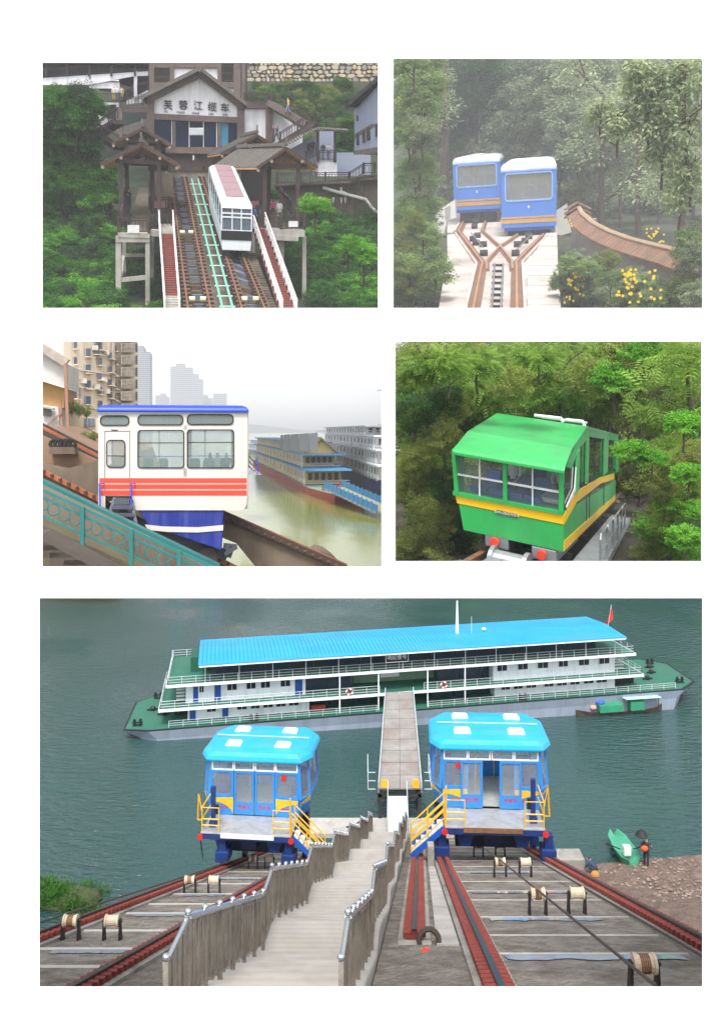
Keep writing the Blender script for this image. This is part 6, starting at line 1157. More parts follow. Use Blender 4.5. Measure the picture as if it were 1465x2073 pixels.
    # side walls of the ramp down to the water, gravel bank on the right, grass bank on the left
    sw = MB(); sw.hexa([(LL(y) - s, y, z) for z in (WZ - 1, None) for y, s in ((Y0, 1.2), (Y0, .36), (48.6, .36), (48.6, 1.2))] if 0 else
                       [(LL(Y0) - 1.6, Y0, WZ - 1), (LL(Y0) - .36, Y0, WZ - 1), (LL(48.6) - .36, 48.6, WZ - 1), (LL(48.6) - 1.0, 48.6, WZ - 1), (LL(Y0) - .8, Y0, G(Y0, 4.6)), (LL(Y0) - .36, Y0, G(Y0, 4.3)), (LL(48.6) - .36, 48.6, G(48.6, 4.3)), (LL(48.6) - .6, 48.6, G(48.6, 4.6))])
    tag(sw.build('retaining_wall', conc, None, P), 'rough concrete side of the ramp dropping to the river', 'wall')
    e = MB(); e.hexa([(-6, 48.3, WZ - 1), (8.2, 48.3, WZ - 1), (8.2, 50.4, WZ - 1), (-6, 50.4, WZ - 1), (-6, 48.3, WZ + .25), (8.2, 48.3, WZ + .25), (8.2, 50.4, WZ + .2), (-6, 50.4, WZ + .2)])
    tag(e.build('quay_edge', path, None, P), 'low concrete quay edge along the water at the ramp foot', 'quay')
    g = np.random.default_rng(5); bk = MB(); nx, ny = 46, 46; grid = {}
    for i in range(nx + 1):
        for j in range(ny + 1):
            y = 12 + 36 * j / ny; x = RR(y) + .34 + 22 * (i / nx) ** 1.3
            edge = 45.6 + .3 * math.sin(x * .7) - max(0, 15.5 - x) * .4
            z = min(G(y, 3.35), WZ + .35 + max(0, (edge - y)) * .22 + .6 * max(0, 40 - y) * .42)
            if y > edge: z = WZ + .35 - (y - edge) * .5
            z += float(g.normal() * .05); grid[i, j] = len(bk.v); bk.v.append(V((x, y, z)))
    for i in range(nx):
        for j in range(ny): bk.f.append([grid[i, j], grid[i + 1, j], grid[i + 1, j + 1], grid[i, j + 1]]); bk.m.append(0)
    tag(bk.build('gravel_bank', mat('gravel', c(128, 108, 96), .95, .35, 2.5, .9, stain=c(84, 78, 72), stain_amt=.8), None, P), kind='structure')
    st = MB(); g = random.Random(4)
    for _ in range(1100):
        x = g.uniform(10, 24); y = g.uniform(36, 45.2); z = min(G(y, 3.35), WZ + .35 + max(0, 45.6 - max(0, 15.5 - x) * .4 - y) * .22 + .6 * max(0, 40 - y) * .42); r = g.uniform(.02, .08)
        if y < 45.4 - max(0, 15.5 - x) * .4: st.ball((x, y, z), (r * 1.3, r, r * .7), 5, 4)
    tag(st.build('pebbles', mat('pebble', c(140, 124, 112), .9, .35, .6), None, P), kind='stuff')
    gb = MB(); 
    for k in range(6): gb.ball((-17 + k * .55, 42.2 - k * .12 + (k % 2) * .3, WZ + .1), (1.3, .9, .75 - k * .06), 10, 6)
    tag(gb.build('grass_bank', mat('bank_soil', c(60, 70, 40), .95, .3, 3), None, P), kind='structure')
    lm = leafmat('grass_leaf', c(58, 110, 38), c(120, 180, 70)); 
    cl = [(g.uniform(-17.5, -13.0), g.uniform(40.9, 42.6), WZ + g.uniform(.25, .75)) for _ in range(110)]; cl = [(x, y, z - max(0, (x + 15.5) * .25)) for x, y, z in cl]
    o = mesh_obj('grass', leaf_mesh('grass', 3, (1, 1, 1), 0, 200, .16, lm, wid=.16, flat=.7, cr=.4, droop=-.5, cl=cl), None, P.M); tag(o, kind='stuff')
    # --- stairway: landings and steep flights
    PER, LAND = 5.8, .9
    S = MB(); segs = []; y = 9.5; z = G(9.5)
    while y < 48:
        ye = min(y + LAND, 49); S.hexa([(XC(q) + sx, q, zz) for zz in (z - 2.2, z) for q, sx in ((y, -1.1), (y, 1.08), (ye, 1.08), (ye, -1.1))]); segs.append((y, ye, z))
        yy, zz = ye, z
        for k in range(14):
            zz -= PER * .42 / 14; y2 = yy + (PER - LAND) / 14
            if y2 < 49: S.hexa([(XC(q) + sx, q, h) for h in (zz - 1.5, zz) for q, sx in ((yy, -1.1), (yy, 1.08), (y2, 1.08), (y2, -1.1))])
            yy = y2
        y += PER; z -= PER * .42
    mp = mat('stair_concrete', c(164, 160, 154), .85, .08, 1.5, .1, stain=c(140, 132, 120), stain_amt=.5)
    n = mp.node_tree; wv = n.nodes.new('ShaderNodeTexWave'); wv.bands_direction = 'Y'; wv.inputs['Scale'].default_value = 2.2; wv.inputs['Distortion'].default_value = .6; tc = n.nodes.new('ShaderNodeTexCoord')
    n.links.new(tc.outputs['Object'], wv.inputs[0]); bpn = n.nodes.new('ShaderNodeBump'); bpn.inputs['Strength'].default_value = .12; bpn.inputs['Distance'].default_value = .08
    n.links.new(wv.outputs[0], bpn.inputs['Height']); n.links.new(bpn.outputs[0], n.nodes['Principled BSDF'].inputs['Normal'])
    tag(S.build('stairway', mp, None, P), 'pale concrete stairway stepping down to the river between two fences', 'stairway')
    for side, sx, word in ((-1, -1.0, 'left'), (1, .98, 'right')):
        t = thing(P, 'plank_fence', 'weathered plank fence with ball-topped posts on the %s side of the stairway' % ('outer incline' if side < 0 else 'channel'), 'fence', (XC(10) + sx, 10, G(10)))
        pk = None; ball = None; zl = None
        for (a, e_, zz) in segs:
            hh = 1.0
            rl = MB(); rl.tube([(XC(a) + sx, a, zz + hh), (XC(e_) + sx, e_, zz + hh)], .035, 6)
            dn = PER * .42; y3 = min(e_ + PER - LAND, 49)
            if y3 > e_ + .5: rl.tube([(XC(e_) + sx, e_, zz + hh), (XC(y3) + sx, y3, zz - dn * (y3 - e_) / (PER - LAND) + hh)], .045, 6)
            rl.build('top_rail', silver, t)
            lo = MB(); lo.beam((XC(a) + sx, a, zz + .14), (XC(e_) + sx, e_, zz + .14), .05, .06); lo.build('bottom_rail', wood, t)
            for q in [a] + [e_ + (y3 - e_) * k / 6 for k in range(6) if y3 > e_ + .5]:
                zq = zz if q <= e_ else zz - dn * (q - e_) / (PER - LAND); ps = MB(); ps.beam((XC(q) + sx, q, zq - .05), (XC(q) + sx, q, zq + hh + .03), .06, .06); ps.build('post', wood, t)
                bl = MB(); bl.ball((XC(q) + sx, q, zq + hh + .07), .046, 8, 6); bl.build('ball_cap', silver, t, smooth=True)
            q = a + .1
            while q < y3 - .1:
                zb = zz if q < e_ else zz - dn * (q - e_) / (PER - LAND)
                pl = MB(); pl.box((XC(q) + sx + .01 * rnd.uniform(-1, 1), q, zb + .54), (.03, .19, .8)); pl.build('plank', wood, t); q += .215
    # --- rollers on iron frames
    def roller(u, v, d, lab, wound=False, sc=1):
        r = P.ray(u, v); y = d / (-r.z - .42); p = r * y
        t = thing(P, 'cable_roller', lab, 'roller', p, 0, 'cable rollers between the rails'); T = lambda x, yy, z: p + V((x, yy, z)) * sc
        for s in (-1, 1):
            f = MB(); x = s * .2
            f.prism([T(x - .02, -.17, -.25), T(x - .02, .17, -.25), T(x - .02, .05, .62), T(x - .02, -.05, .62)], V((.04, 0, 0)) * sc); f.build('frame_leg', blk, t)
        f = MB(); f.beam(T(-.26, 0, -.0), T(.26, 0, -.0), .1 * sc, .05 * sc); f.build('frame_bar', blk, t)
        f = MB(); f.tube([T(-.17, 0, .58), T(-.13, 0, .58), T(-.12, 0, .58), T(.12, 0, .58), T(.13, 0, .58), T(.17, 0, .58)], [.15 * sc, .15 * sc, .125 * sc, .125 * sc, .15 * sc, .15 * sc], 14); ro = f.build('drum', cream, t, smooth=False)
        f = MB(); f.cyl(T(-.25, 0, .58), T(.25, 0, .58), .03 * sc, 6); f.build('axle', blk, t)
        if wound:
            f = MB()
            for k in range(5): f.cyl(T(-.07 + k * .03, 0, .58), T(-.048 + k * .03, 0, .58), .138 * sc, 12)
            f.build('wound_cable', mat('rope_brown', c(120, 84, 56), .8, .2, 20), t)
        return p
    lf = 'cream cable roller on a black iron frame between the left incline rails'; rt = 'cream cable roller on a black iron frame between the right incline rails'
    for u, v in ((227, 1912), (433, 1815), (545, 1764)): roller(u, v, 4.0, lf)
    for u, v in ((143, 1912), (384, 1815), (512, 1764)): roller(u, v, 4.0, 'cream cable roller with brown wound rope between the left incline rails', True)
    for u, v in ((1167, 1856), (1063, 1780), (1012, 1738)): roller(u, v, 3.3, rt)
    for u, v in ((1088, 1858), (1012, 1780), (968, 1738)): roller(u, v, 3.3, 'cream cable roller with brown wound rope between the right incline rails', True)
    roller(1303, 2030, 3.3, 'large cream drum wound with brown cable at the uphill end of the right incline', True)
    def cable(pts, lab, r=.028):
        mb = MB(); mb.tube(pts, r, 5); tag(mb.build('cable', rust, None, P), lab, 'cable')
    def sp(u, v, d): r = P.ray(u, v); return r * (d / (-r.z - .42))
    cable([sp(1325, 1995, 2.62), sp(1094, 1808, 2.62), sp(1012, 1742, 2.62), sp(985, 1722, 2.62)], 'long taut steel cable over the brown-wound rollers of the right incline')
    cable([sp(1421, 1936, 2.95), sp(1180, 1796, 2.95), sp(1065, 1728, 2.95)], 'second steel cable lying beside the outer rail of the right incline')
    cable([sp(80, 1868, 3.4), sp(384, 1772, 3.4), sp(470, 1742, 3.4)], 'steel cable along the outer river edge of the left incline')
    # --- the cars
    def car(cx, cy, cz, rz, mir, opened, lab, wx):
        t = thing(P, 'funicular_car', lab, 'funicular car', (cx, cy, cz), rz); I = Matrix.Identity(4); s_ = -1 if mir else 1
        def X(p): return (p[0] * s_, p[1], p[2])
        class B(MB):
            def build(s, nm, m_, par=t, **k):
                s.v = [V(X(p)) for p in s.v]
                if s_ < 0: s.f = [f[::-1] for f in s.f]
                return MB.build(s, nm, m_, par, L=I, **k)
        b = B(); b.bb((-2.0, 0, -.06), (2.0, 1.75, 0)); b.build('platform', plate, bevel=.01)
        b = B(); b.bb((-1.25, -.035, -.2), (1.1, -.003, -.003)); b.build('platform_edge', wht if mir else mat('timber_edge', c(120, 84, 60), .7, .3, 4))
        b = B(); b.bb((-2.05, .02, -.3), (2.05, .2, -.07)); b.build('front_beam', dblue)
        for s in (-1, 1):
            b = B(); b.bb((s * 1.9 - .15, .22, -.35), (s * 1.9 + .15, 5.2, -.08)); b.build('side_beam', dblue)
            b = B(); wq = wx[0] if s < 0 else wx[1]; b.bb((wq - .17, .25, -1.0), (wq + .17, .6, -.36)); lg = b.build('leg', dblue, bevel=.02)
            b = B(); b.bb((wq - .3, .15, -1.38), (wq + .3, .9, -.9)); b.build('bogie', dblue, bevel=.04)
            b = B(); b.cyl((wq - .1, .5, -1.3), (wq + .1, .5, -1.3), .25, 14); b.build('wheel', blk)
            b = B(); b.bb((wq - .2, 4.2, -2.75), (wq + .2, 4.8, -.36)); b.build('rear_leg', dblue)
            b = B(); b.cyl((wq - .1, 4.5, -3.0), (wq + .1, 4.5, -3.0), .28, 14); b.build('wheel', blk)
            b = B(); b.prism([(s * 1.15 - .38, .5, -.38), (s * 1.15 + .38, .5, -.38), (s * 1.15 + .2, .5, -1.0), (s * 1.15 - .2, .5, -1.0)], (0, .3, 0)); b.build('gusset', dblue)
            b = B(); b.tube([(s * 2.0, -.06, -.2), (s * 2.0, .02, -.2)], .12, 12); b.build('lamp', redl)
            b = B(); b.beam((s * 2.1, .3, -.3), (s * 1.98, .3, -1.3), .04, .04); b.build('stay', blk)
        b = B(); b.bb((-1.8, .9, -.75), (1.8, 1.25, -.38)); b.build('cross_beam', mat('dark_frame', c(16, 34, 66), .5)); b = B(); b.bb((-1.5, 1.5, -1.5), (1.5, 4.0, -.4)); b.build('machinery', mat('dark_frame', (.02, .03, .06))); b = B(); b.bb((-.35, .6, -.95), (.35, 1.1, -.3)); b.build('coupling', mat('dark_frame', (.02, .03, .06)))
        # body: plan outline lofted; the lower shell, the floor, corner pillars, glazing band, roof
        def plan(k, z, o=0, ff=0): return [(x * k, 1.75 + 1.75 + (y - 1.75) * k, z) for x, y in ((-2.12, -ff), (2.12, -ff), (2.45, .6), (2.45, 2.9), (2.12, 3.5), (-2.12, 3.5), (-2.45, 2.9), (-2.45, .6))]
        lo, mi, hi = plan(.95, .02), plan(1.0, .82), plan(.955, 2.5)
        b = B(); b.loft([plan(.95, .02), plan(1.0, .5), mi], False)
        ff = b.f; bodyf = [f for k, f in enumerate(ff) if k % 8 != 0]; b.f = bodyf; b.m = [0] * len(bodyf)
        b.build('lower_shell', blue, solid=.05)
        b = B(); b.poly(plan(.93, .03)); b.build('floor', floorg)
        fl = lambda q: q[0]
        for k in range(8):                   # upright pillars, window panes
            if k in (0,): continue
            l = (k + 1) % 8
            p0, p1, q0, q1 = V(mi[k]), V(mi[l]), V(hi[k]), V(hi[l])
            b = B(); b.beam(p0, q0, .1, .1, up=(0, 1, 0)); b.build('pillar', blue)
            b = B(); nn_ = (p1 - p0).cross(q0 - p0).normalized() * .015
            b.poly([p0.lerp(p1, .03), p0.lerp(p1, .97), q0.lerp(q1, .97), q0.lerp(q1, .03)]); b.build('window_pane', gl, solid=.012)
            b = B(); b.beam(q0, q1, .1, .1); b.build('window_rail', blue); b = B(); b.beam(p0, p1, .07, .07); b.build('window_rail', blue)
            if k in (1, 7):                  # yellow swoosh under the corner window
                a0, a1 = V(lo[k]).lerp(p0, .72), V(lo[l]).lerp(p1, .72); o_ = (p1 - p0).cross(V((0, 0, 1))).normalized() * .05
                aa = [a0 + o_, a1 + o_, p1 + o_ - V((0, 0, .0)), p0 + o_ - V((0, 0, .14))] if k == 1 else [a0 + o_, a1 + o_, p1 + o_ - V((0, 0, .14)), p0 + o_]
                b = B(); b.poly(aa); b.build('yellow_flash', yel, solid=.01)
        b = B(); b.beam(mi[0], hi[0], .12, .12, up=(0, 1, 0)); b.build('pillar', blue)
        fy = lambda z: (1.75 + .0 + .0875 * (1 - min(z, .82) / .82)) if z < .82 else 1.75 + (z - .82) / 1.68 * .079
        yf = 1.77
        # front: side windows with rounded corners, transoms, two door leaves
        def frame(x0, x1, z0, z1, nm, m_, wd=.06, y=yf, dp=.07):
            b = B(); b.bb((x0, y - dp / 2, z0), (x1, y + dp / 2, z0 + wd)); b.bb((x0, y - dp / 2, z1 - wd), (x1, y + dp / 2, z1)); b.bb((x0, y - dp / 2, z0 + wd), (x0 + wd, y + dp / 2, z1 - wd)); b.bb((x1 - wd, y - dp / 2, z0 + wd), (x1, y + dp / 2, z1 - wd)); return b.build(nm, m_)
        for x0, x1 in ((-1.98, -.97), (-.95, -.02), (.02, .95), (.97, 1.98)):
            frame(x0, x1, 2.03, 2.48, 'transom_frame', wht, .05); b = B(); b.bb((x0 + .05, yf - .006, 2.08), (x1 - .05, yf + .006, 2.43)); b.build('transom_pane', gl)
        for s in (-1, 1):
            x0, x1 = sorted((s * 1.0, s * 2.0)); rr = .16; z0, z1 = .85, 1.95
            b = B(); b.bb((x0 - .03, yf - .04, .02), (x1 + .05, yf + .04, .85)); b.build('front_panel', blue)
            q = [(x0 + .02, z0), (x1 - .02, z0), (x1 - .02, z1), (x0 + .02, z1)]
            b = B(); b.bb((x0, yf - .006, z0), (x1, yf + .006, z1)); b.build('front_pane', gl)
            frame(x0 - .03, x1 + .05, z0 - .03, 2.03, 'front_frame', blue, .1)
            for (xx, zz, dx, dz) in ((x0 + .07, z0 + .07, 1, 1), (x1 - .05, z0 + .07, -1, 1), (x0 + .07, 1.93, 1, -1), (x1 - .05, 1.93, -1, -1)):
                b = B(); b.prism([(xx, yf - .03, zz), (xx + dx * rr, yf - .03, zz), (xx + dx * rr * .3, yf - .03, zz + dz * rr * .3), (xx, yf - .03, zz + dz * rr)], (0, .05, 0)); b.build('corner_gusset', blue)
            b = B(); pts = [(s * .98, yf - .06, .82), (s * 2.0, yf - .06, .76), (s * 2.0, yf - .06, .62)] + [(s * (2.0 - 1.0 * math.sin(a)), yf - .06, .6 - .55 * (1 - math.cos(a))) for a in (.4, .8, 1.2, 1.5)]
            b.poly(pts if s < 0 else pts[::-1]); b.build('yellow_swoosh', yel, solid=.01)
            b = B(); b.bb((s * 1.4 - .3, yf - .055, .34), (s * 1.4 + .3, yf - .045, .39)); b.build('red_stripe', redl)
        for s, off in ((-1, -.33 if opened else 0), (1, .33 if opened else 0)):
            x0, x1 = (-.94 + off, -.02 + off) if s < 0 else (.02 + off, .94 + off); y = yf - (.1 if opened else .02)
            d_ = frame(x0, x1, .05, 2.02, 'door', blue, .09, y)
            b = B(); b.bb((x0 + .09, y - .02, .14), (x1 - .09, y + .02, .6)); b.build('door_panel', blue, d_)
            b = B(); b.bb((x0 + .09, y - .006, .6), (x1 - .09, y + .006, 1.93)); b.build('door_pane', gl, d_)
            me = text_mesh('door_lettering', '明妃号' if s < 0 else '乘客车', .19, redl, .004); o = mesh_obj('lettering', me, d_, Matrix.Translation((s_ * (x0 + x1) / 2, y - .026, .37)))
        b = B(); b.tube([(-1.35, yf - .03, 1.78), (-1.35, yf - .012, 1.78)], .13, 16); b.build('number_disc', redl)
        # inside
        for s in (-1, 1):
            for k in range(5):
                b = B(); y = 2.5 + k * .55; b.bb((s * 1.75 - .25, y, .45), (s * 1.75 + .25, y + .4, .52)); b.bb((s * 1.75 - .25, y + .36, .52), (s * 1.75 + .25, y + .42, 1.0)); b.build('seat', seatb, bevel=.02)
            b = B(); b.cyl((s * .55, 3.2, .05), (s * .55, 3.2, 2.5), .022, 6); b.build('pole', yel); b = B(); b.cyl((s * .4, 4.6, .05), (s * .4, 4.6, 2.5), .022, 6); b.build('pole', yel)
        b = B(); b.bb((-1.95, 5.02, .05), (1.95, 5.1, .8)); b.build('rear_panel', blue)
        # roof
        b = B(); R_ = lambda k, z: [(x * k * 1.02, 3.5 + (y - 1.75) * k * 1.06, z) for x, y in ((-2.1, -.06), (2.1, -.06), (2.48, .6), (2.48, 2.8), (1.95, 3.56), (-1.95, 3.56), (-2.48, 2.8), (-2.48, .6))]
        b.loft([R_(1.0, 2.47), R_(1.02, 2.55), R_(.99, 2.72), R_(.9, 2.86), R_(.45, 2.97)]); rf = b.build('roof', roofb, bevel=.03)
        b = B(); b.beam((-2.2, 3.55, 2.975), (2.2, 3.55, 2.975), .03, .03); b.build('roof_seam', wht, rf)
        for x in (-1.15, 1.15):
            for y in (2.55, 4.35):
                b = B(); b.loft([[(x + sx * k, y + sy * k * .75, z) for sx, sy in ((-1, -1), (1, -1), (1, 1), (-1, 1))] for k, z in ((.36, 2.9), (.36, 2.99), (.27, 3.08))]); b.build('roof_hatch', wht, bevel=.03)
        # yellow railings and the side stair (on the -x side, mirrored for the other car)
        def rail(pts, nm='railing', r=.03): b = B(); b.tube(pts, r, 6); return b.build(nm, yel)
        for x0, x1 in ((-1.95, -1.2), (1.2, 1.95)):
            rail([(x0, .08, .02), (x0, .08, 1.05), (x1, .08, 1.05), (x1, .08, .02)]); rail([(x0, .08, .55), (x1, .08, .55)]); rail([(x0, .08, .28), (x1, .08, .28)])
        rail([(1.95, .08, 1.05), (1.95, 1.7, 1.05)]); rail([(1.95, .08, .55), (1.95, 1.7, .55)]); rail([(-1.95, .08, .9), (-1.95, .08, 1.6)], r=.04); rail([(1.95, .08, .9), (2.1, .08, 1.6), (2.2, .3, .4), (1.97, .1, .5)], r=.04)
        b = B(); b.bb((1.5, .5, 0), (1.68, .7, 1.75)); b.bb((1.45, .45, .02), (1.75, .75, .25)); b.build('control_post', dblue); b = B(); b.bb((1.35, .55, .55), (1.5, .65, .95)); b.build('control_box', blk)
        x1, z1 = -3.35, -1.3; n_ = 6
        for y in (.12, .95):
            b = B(); b.beam((-2.02, y, -.12), (x1, y, z1), .06, .22, up=(0, 0, 1)); b.build('stair_stringer', dblue if 0 else mat('stringer_blue', c(30, 84, 170), .4))
            for h in (.95, .62, .3): rail([(-2.0, y, h), (x1, y, z1 + h)], 'stair_rail')
            for q in (0, .5, 1): xx = -2.0 + (x1 + 2.0) * q; rail([(xx, y, z1 * q), (xx, y, z1 * q + .95)], 'stair_rail_post', .028)
        for k in range(n_):
            q = (k + .5) / n_; xx = -2.05 + (x1 + 2.05) * q; b = B(); b.bb((xx - .13, .15, z1 * q - .07), (xx + .13, .92, z1 * q - .03)); b.build('stair_tread', wht)
        return t
    car(5.32, 33.6, -15.95, -.058, False, True, 'blue funicular car with open centre door and yellow stair beside the concrete channel', (-2.1, 2.17))
    car(-5.05, 36.4, -17.55, -.1, True, False, 'blue funicular car with closed doors standing over the left incline', (-1.84, 1.1))
    # --- barge
    A0, A1 = P.on(300, 1503, WZ), P.on(1390, 1437, WZ); ex = (A1 - A0).normalized(); ey = V((-ex.y, ex.x, 0))
    Bp = lambda a, b, h: A0 + ex * a + ey * b + V((0, 0, h + .02 * a))
    def au(u, b): d = P.ray(u, 1400); p = d * ((A0 + ey * b).dot(ey) / d.dot(ey)); return (p - A0).dot(ex)
    t = thing(P, 'passenger_barge', 'long grey passenger barge with blue roof, white cabins and green decks', 'barge', Bp(20, 4, 0), 0)
    hull = mat('barge_hull', c(138, 150, 165), .5, .08, .5, stain=c(110, 112, 118), stain_amt=.5, streak=(3, 3, .3)); green = mat('deck_green', c(40, 104, 84), .6, .12, 1, stain=c(70, 92, 84), stain_amt=.5); cab = mat('cabin_white', c(224, 230, 234), .5, .04, 1, stain=c(176, 170, 160), stain_amt=.45, streak=(3, 3, .4))
    rfb = mat('barge_roof_blue', c(34, 150, 224), .55, .1, .5, stain=c(80, 150, 190), stain_amt=.5, streak=(.4, 2, 1)); dkw = mat('window_dark', c(34, 40, 50), .12, .1, 2); door = mat('door_blue', c(28, 74, 150), .4)
    class BB(MB):
        def ab(s, a0, a1, b0, b1, h0, h1): return s.hexa([Bp(a, b, h) for h in (h0, h1) for a, b in ((a0, b0), (a1, b0), (a1, b1), (a0, b1))])
    out = [(-1.9, .6), (0, -.05), (43.6, -.05), (45.6, 1.6), (46.2, 7), (44.5, 9), (.5, 9), (-1.6, 7)]; low = [(.6, 1), (1.2, .35), (42.6, .35), (43.5, 2), (43.8, 6.5), (43, 8.5), (1.4, 8.5), (.8, 6.5)]
    b = BB(); b.loft([[Bp(a, e_, -2.0) for a, e_ in low], [Bp(a * .5 + c_[0] * .5, e_ * .5 + c_[1] * .5, .1) for (a, e_), c_ in zip(low, out)], [Bp(a, e_, .8) for a, e_ in out]]); b.build('hull', hull, t)
    b = BB(); b.loft([[Bp(a, e_, .8) for a, e_ in out], [Bp(a, e_, .9) for a, e_ in out]]); b.build('gunwale', mat('gunwale_black', c(30, 34, 38), .6), t)
    b = BB(); b.poly([Bp(a * .992 + .15, e_ * .98 + .1, .905) for a, e_ in out]); b.build('main_deck', green, t)
    for a0, a1, h in ((.75, 40.2, 2.2), (1.3, 39.5, 4.0)):
        b = BB(); b.ab(a0, a1, .45, 8.6, h, h + .03); b.build('deck', green, t)
        b = BB(); b.ab(a0 - .05, a1 + .05, .38, .45, h - .16, h + .06); b.ab(a0 - .05, a0, .45, 8.6, h - .16, h + .06); b.ab(a1, a1 + .05, .45, 8.6, h - .16, h + .06); b.build('deck_edge', cab, t)
        b = BB(); b.ab(a0, a1, .45, 8.6, h - .1, h - .01); b.build('deck_underside', cab, t)
    def blk_(a0, a1, h0, h1, wins, doors, par=t):
        b = BB(); b.ab(a0, a1, 1.5, 7.5, h0, h1); o = b.build('cabin', cab, t)
        for u0, u1 in wins:
            x0, x1 = au(u0, 1.5), au(u1, 1.5); hz = h0 + (h1 - h0) * .5; xm = (x0 + x1) / 2
            b = BB(); b.ab(x0 - .03, x1 + .03, 1.44, 1.5 - .003, hz - .03, hz + .5); w_ = b.build('window', cab, t)
            for q0, q1 in ((x0, xm - .02), (xm + .02, x1)): b = BB(); b.ab(q0, q1, 1.425, 1.437, hz, hz + .47); b.build('pane', dkw, w_)
        for u0, u1 in doors:
            b = BB(); b.ab(au(u0, 1.5), au(u1, 1.5), 1.45, 1.497, h0 + .02, h0 + (h1 - h0) * .86); b.build('door', door, t)
    blk_(2.85, 12.3, .91, 2.04, ((419, 437), (480, 499), (508, 525), (533, 552), (559, 578), (585, 604)), ((384, 396), (450, 462)))
    blk_(2.7, 12.0, 2.24, 3.84, ((404, 412), (460, 479), (499, 517), (528, 546), (568, 587)), ((391, 401), (434, 447), (597, 612)))
    blk_(27.6, 38.2, .91, 2.04, ((1014, 1031), (1039, 1057), (1065, 1084), (1101, 1119), (1127, 1146), (1154, 1172), (1181, 1200), (1207, 1227)), ())
    blk_(27.5, 38.2, 2.24, 3.84, ((1006, 1025), (1048, 1067), (1088, 1108), (1130, 1148), (1171, 1191), (1212, 1232)), ())
    dkg = mat('saloon_glass', c(52, 64, 78), .15, .2, .6); ggn = mat('saloon_green', c(108, 140, 120), .6)
    for a0, a1, h0, h1 in ((12.3, 17.5, .91, 2.04), (12.0, 16.0, 2.24, 3.84), (22.5, 27.6, .91, 2.04), (23, 27.5, 2.24, 3.84), (5.0, 37.0, 4.03, 5.4)):
        k = 0; a = a0
        while a < a1 - .1:
            b = BB(); b.ab(a + .03, min(a + 1.9, a1), 2.6, 2.66, h0, h1); b.build('saloon_pane', dkg, t); a += 1.95
    b = BB(); b.ab(16, 23, 3.5, 3.6, 2.24, 3.84); b.build('saloon_wall', ggn, t); b = BB(); b.ab(18.4, 20, 3.4, 3.49, 2.6, 3.3); b.build('saloon_sign', wht, t)
    b = BB(); b.ab(17.5, 22.5, 5.4, 5.5, .91, 2.04); b.build('saloon_wall', dkg, t)
    b = BB(); b.loft([[Bp(3.75, -.35, 5.45), Bp(38.3, -.35, 5.45), Bp(38.3, 7.3, 5.45), Bp(3.75, 7.3, 5.45)], [Bp(3.75, -.35, 5.62), Bp(38.3, -.35, 5.62), Bp(38.3, 7.3, 5.62), Bp(3.75, 7.3, 5.62)]]); b.build('roof_edge', cab, t)
    nrib = 110
    b = BB()
    for k in range(nrib):
        a = 3.7 + 34.65 * k / nrib; e_ = 3.7 + 34.65 * (k + 1) / nrib - .03
        b.hexa([Bp(x, y, h) for h in (0, 1) for x, y in ((a, -.4), (e_, -.4), (e_, 3.5), (a, 3.5))]); 
        for q, hh in zip(range(-8, 0), (5.63, 5.63, 5.86, 5.86, 5.645, 5.645, 5.875, 5.875)): b.v[q].z = b.v[q].z - (0 if q < -4 else 1) + hh
        b.hexa([Bp(x, y, h) for h in (0, 1) for x, y in ((a, 3.5), (e_, 3.5), (e_, 7.35), (a, 7.35))])
        for q, hh in zip(range(-8, 0), (5.86, 5.86, 5.63, 5.63, 5.875, 5.875, 5.645, 5.645)): b.v[q].z = b.v[q].z - (0 if q < -4 else 1) + hh
    b.build('roof', rfb, t)
    b = BB(); b.ab(3.7, 38.35, -.38, 7.3, 5.6, 5.64); b.build('roof_sheet', rfb, t)
    rg = mat('rail_grey', c(190, 196, 200), .4)
    def railing(path, h0, hh=.62):
        b = BB()
        for k in (hh, hh * .66, hh * .33): b.tube([Bp(a, e_, h0 + k) for a, e_ in path], .018, 4)
        for (a, e_), (a2, e2) in zip(path, path[1:]):
            L = math.hypot(a2 - a, e2 - e_); q = max(1, int(L / 1.05))
            for k in range(q + 1): b.beam(Bp(a + (a2 - a) * k / q, e_ + (e2 - e_) * k / q, h0), Bp(a + (a2 - a) * k / q, e_ + (e2 - e_) * k / q, h0 + hh), .035, .035)
        b.build('railing', rg, t)
    railing([(1.4, 8.5), (1.4, .5), (39.4, .5), (39.4, 8.5)], 4.0); railing([(3, 8.5), (.85, 8.4), (.85, .5), (17.8, .5)], 2.2); railing([(21.4, .5), (40.1, .5), (40.1, 8.5)], 2.2)
    railing([(1.5, .2), (17.5, .2)], .9, .5); railing([(21.7, .2), (43, .2)], .9, .5); railing([(1.3, 8.5), (5, 8.5)], 4.0)
    for a in (14.6, 17.7, 21.7, 24.8): b = BB(); b.beam(Bp(a, .5, .9), Bp(a, .5, 4.0), .09, .09); b.build('column', cab, t)
    for k in range(14): a = 4.2 + k * 2.58; b = BB(); b.beam(Bp(a, .55, 4.03), Bp(a, .55, 5.46), .06, .06); b.build('column', rg, t)
    for a, e_ in ((-.9, 1.2), (.2, 7.6), (7.9, .35), (29.6, .35), (44.2, 1.6), (44.6, 7.4)):
        b = BB()
        for s in (-.22, .22): b.cyl(Bp(a + s, e_, .9), Bp(a + s, e_, 1.4), .11, 8)
        b.beam(Bp(a - .4, e_, 1.15), Bp(a + .4, e_, 1.15), .09, .09); b.bb(Bp(a - .36, e_ - .15, .9), Bp(a + .36, e_ + .15, .98)); b.build('bollard', blk, t)
